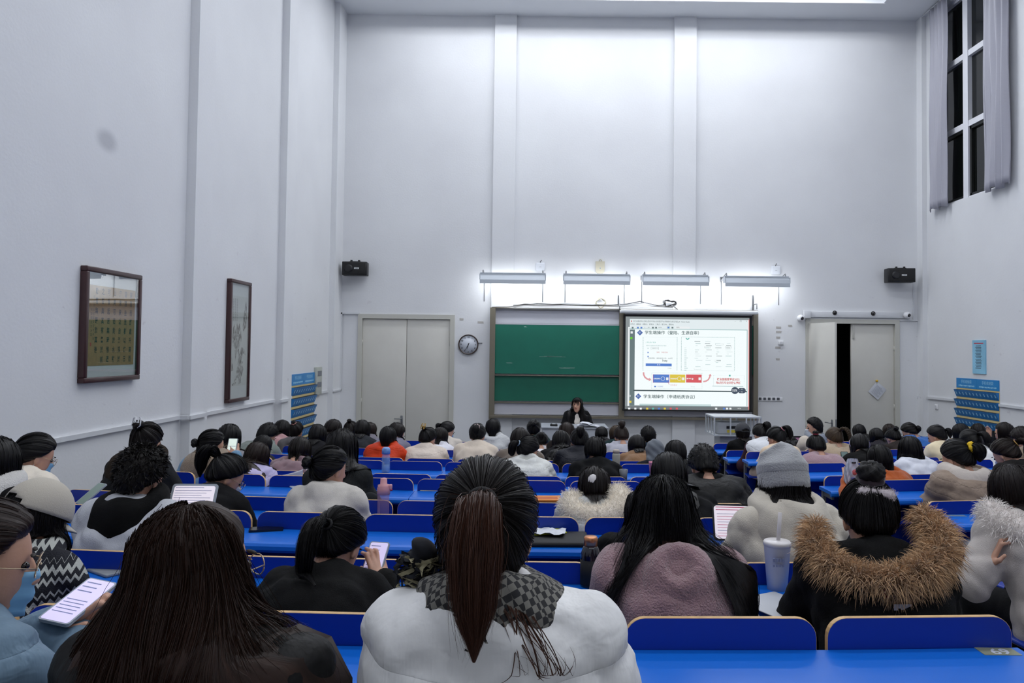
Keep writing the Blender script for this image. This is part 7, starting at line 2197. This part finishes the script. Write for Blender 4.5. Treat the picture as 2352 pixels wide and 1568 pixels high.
slab('smartphone', at(182, 1384, 1.84), (math.radians(16), math.radians(8), -.12), .078, .168, .008, M_PHW, E_PINK, 'smartphone with a lilac page held by the student in blue-grey', 'phone', LN)
slab('smartphone', at(861, 1292, 2.66), (math.radians(48), 0, -.2), .072, .15, .008, M_PHW, E_PINK, 'lilac-lit smartphone held by the bent ponytail student', 'phone', LN)
slab('smartphone', at(533, 1030, 5.98), (math.radians(72), 0, -.1), .075, .16, .008, M_PHW, E_WH, 'white-lit smartphone raised by the student in light blue', 'phone', [(-.4, .4, .1, .02, M_LINE), (-.3, .2, -.12, .05, mat('screen_blue_line', '#5d93c9', .5, emit=.3))])
slab('smartphone', at(211, 1135, 4.25), (math.radians(35), 0, -.5), .075, .16, .008, M_PHW, E_DIM, 'dim smartphone held above the desk by the masked student in cream', 'phone')
p = onz(612, 1217, deskz('C')); slab('smartphone', p, (0, 0, -1.3), .075, .155, .01, M_PHB, M_PHB, 'black smartphone lying face down on the blue desk', 'phone')
slab('smartphone', at(1940, 1053, 8.2), (math.radians(75), 0, 0), .075, .15, .008, M_PHB, E_DIM, 'dark smartphone held up behind the pink fleece', 'phone')
slab('smartphone', at(2280, 1003, 9.15), (math.radians(80), 0, .4), .075, .15, .008, M_PHB, M_PHB, 'black smartphone raised in front of the phone pockets', 'phone')
LT = [(-.42, .2, .36, .02, M_LINE)] + [(-.42, .38 - .1 * (k % 3), .26 - k * .08, .014, M_LINE) for k in range(8)]
LR = [(-.42, .40, .40, .022, M_RED), (-.42, .30, .33, .02, M_RED), (-.2, .42, .40, .022, M_RED)] + [(-.40, .3 - .06 * (k % 4), .22 - k * .075, .012, M_RED if k % 3 else M_LINE) for k in range(9)]
p = at(444, 1146, 3.40); slab('tablet', p, (math.radians(62), 0, .03), .20, .135, .008, M_PHW, E_PG, 'white tablet with a lilac page in front of the curly-haired student', 'tablet', LT, .01)
p = at(1687, 1200, 3.52); slab('tablet', p, (math.radians(68), 0, -.05), .20, .165, .010, M_PHB, E_PG, 'black-rimmed tablet showing a page with red lines beside the beanie', 'tablet', LR, .008)
# striped paper bag behind the tablet
p = onz(1622, 1200, deskz('D')); o = empty('patterned_bag', (p.x, p.y, p.z), .1, 'flat bag printed with black and white nested squares', 'bag'); MB().bbox((-.06, -.012, 0), (.06, .012, .085), .006).build('body', mat('bag_dark', '#0f0f10', .7), o)
for k in range(4):
    w_ = .05 - k * .012; h_ = .07 - k * .018; mb = MB()
    for (a0, b0, a1, b1) in ((-w_, h_ - .005, w_, h_), (-w_, .008, -w_ + .005, h_), (w_ - .005, .008, w_, h_)): mb.box((a0, -.0135, b0), (a1, -.012, b1))
    mb.build('print', mat('bag_white', '#c9ccd0', .6), o)
# white carrier bag held by the student in orange
def bag_mesh(w, d, h, seed):
    rs = np.random.RandomState(seed); nu, nv = 40, 14; V_, U_ = np.meshgrid(np.linspace(0, 1, nv), np.linspace(0, 1, nu, endpoint=False), indexing='ij'); ph = U_ * 2 * math.pi
    sx = np.sign(np.cos(ph)) * np.abs(np.cos(ph)) ** .6; sy = np.sign(np.sin(ph)) * np.abs(np.sin(ph)) ** .6
    k = np.interp(V_, [0, .1, .6, .85, 1], [.7, 1, .95, .7, .55]); cr = .006 * np.sin(ph * 7 + V_ * 9) + .004 * np.sin(ph * 11 - V_ * 17)
    return np.stack([sx * w / 2 * k + cr, sy * d / 2 * k + cr, V_ * h], -1).reshape(-1, 3), grid_quads(nu, nv, True)
p = at(1958, 1112, 6.0); V, Q = bag_mesh(.13, .06, .20, 2)
o = empty('plastic_bag', tuple(p), .1, 'white plastic carrier bag with a small pink print beside the orange jacket', 'bag'); child('bag', V, Q, mat('plastic_white', '#c9cde0', .35, alpha=.93), o)
MB().lathe([(.022, -.034), (.02, -.036)], 16, (0, 0, .10), 0, 'y').build('print', mat('print_pink', '#c96a72', .5), o); MB().bbox((-.03, -.037, .035), (.03, -.034, .06), .001).build('print', mat('print_blue', '#5a6aa8', .5), o); MB().bbox((-.018, -.025, .165), (.018, -.018, .178), .004).build('handle_slot', mat('slot_dark', '#24262c', .6), o)
# white face mask hanging by the lilac coat
p = at(672, 1084, 5.75); nu, nv = 12, 8; U, V_ = np.meshgrid(np.linspace(-1, 1, nu), np.linspace(0, 1, nv), indexing='ij')
P = np.stack([U * .075, -.03 * (1 - U ** 2), -.09 * V_ + .02 * U], -1).reshape(-1, 3)
o = empty('loose_face_mask', tuple(p), .2, 'white face mask hanging loose beside the lilac coat', 'mask'); c_ = child('mask', P, grid_quads(nv, nu, False), mat('mask_cloth', '#cfd0da', .8), o); c_.modifiers.new('t', 'SOLIDIFY').thickness = .002
mb = MB(); mb.tube([(.075, 0, .02), (.10, .0, .02), (.115, 0, -.03), (.10, 0, -.075), (.078, 0, -.07)], .006, 6, squash=.4); link('ear_loop', mb.mesh('ear_loop', MATS['mask_cloth']), o)
# rucksack on the seat behind the wool overcoat, paper roll under the aisle desk
p = at(850, 1115, 4.7); o = empty('rucksack', (p.x, p.y, deskz('D') - .16), .2, 'dark grey rucksack on the back of the student with long black hair', 'rucksack')
V, Q = surface([Ell((0, 0, .12), (.085, .06, .14), k=.03), Ell((0, -.04, .08), (.06, .04, .07), k=.03)], .012, lambda P: .003 * np.sin(P[:, 2] * 80)); child('body', V, Q, fabric('#33363a', 'plain'), o)
p = onz(2212, 1262, deskz('D') - .17); o = empty('paper_roll', tuple(p), .3, 'rolled white papers on the shelf under the aisle-end desk', 'papers'); MB().tube([(-.0, -.1, .035), (.0, .1, .035)], .035, 18).build('roll', mat('paper_white', '#d5d8e0', .7), o)
flush_texts()
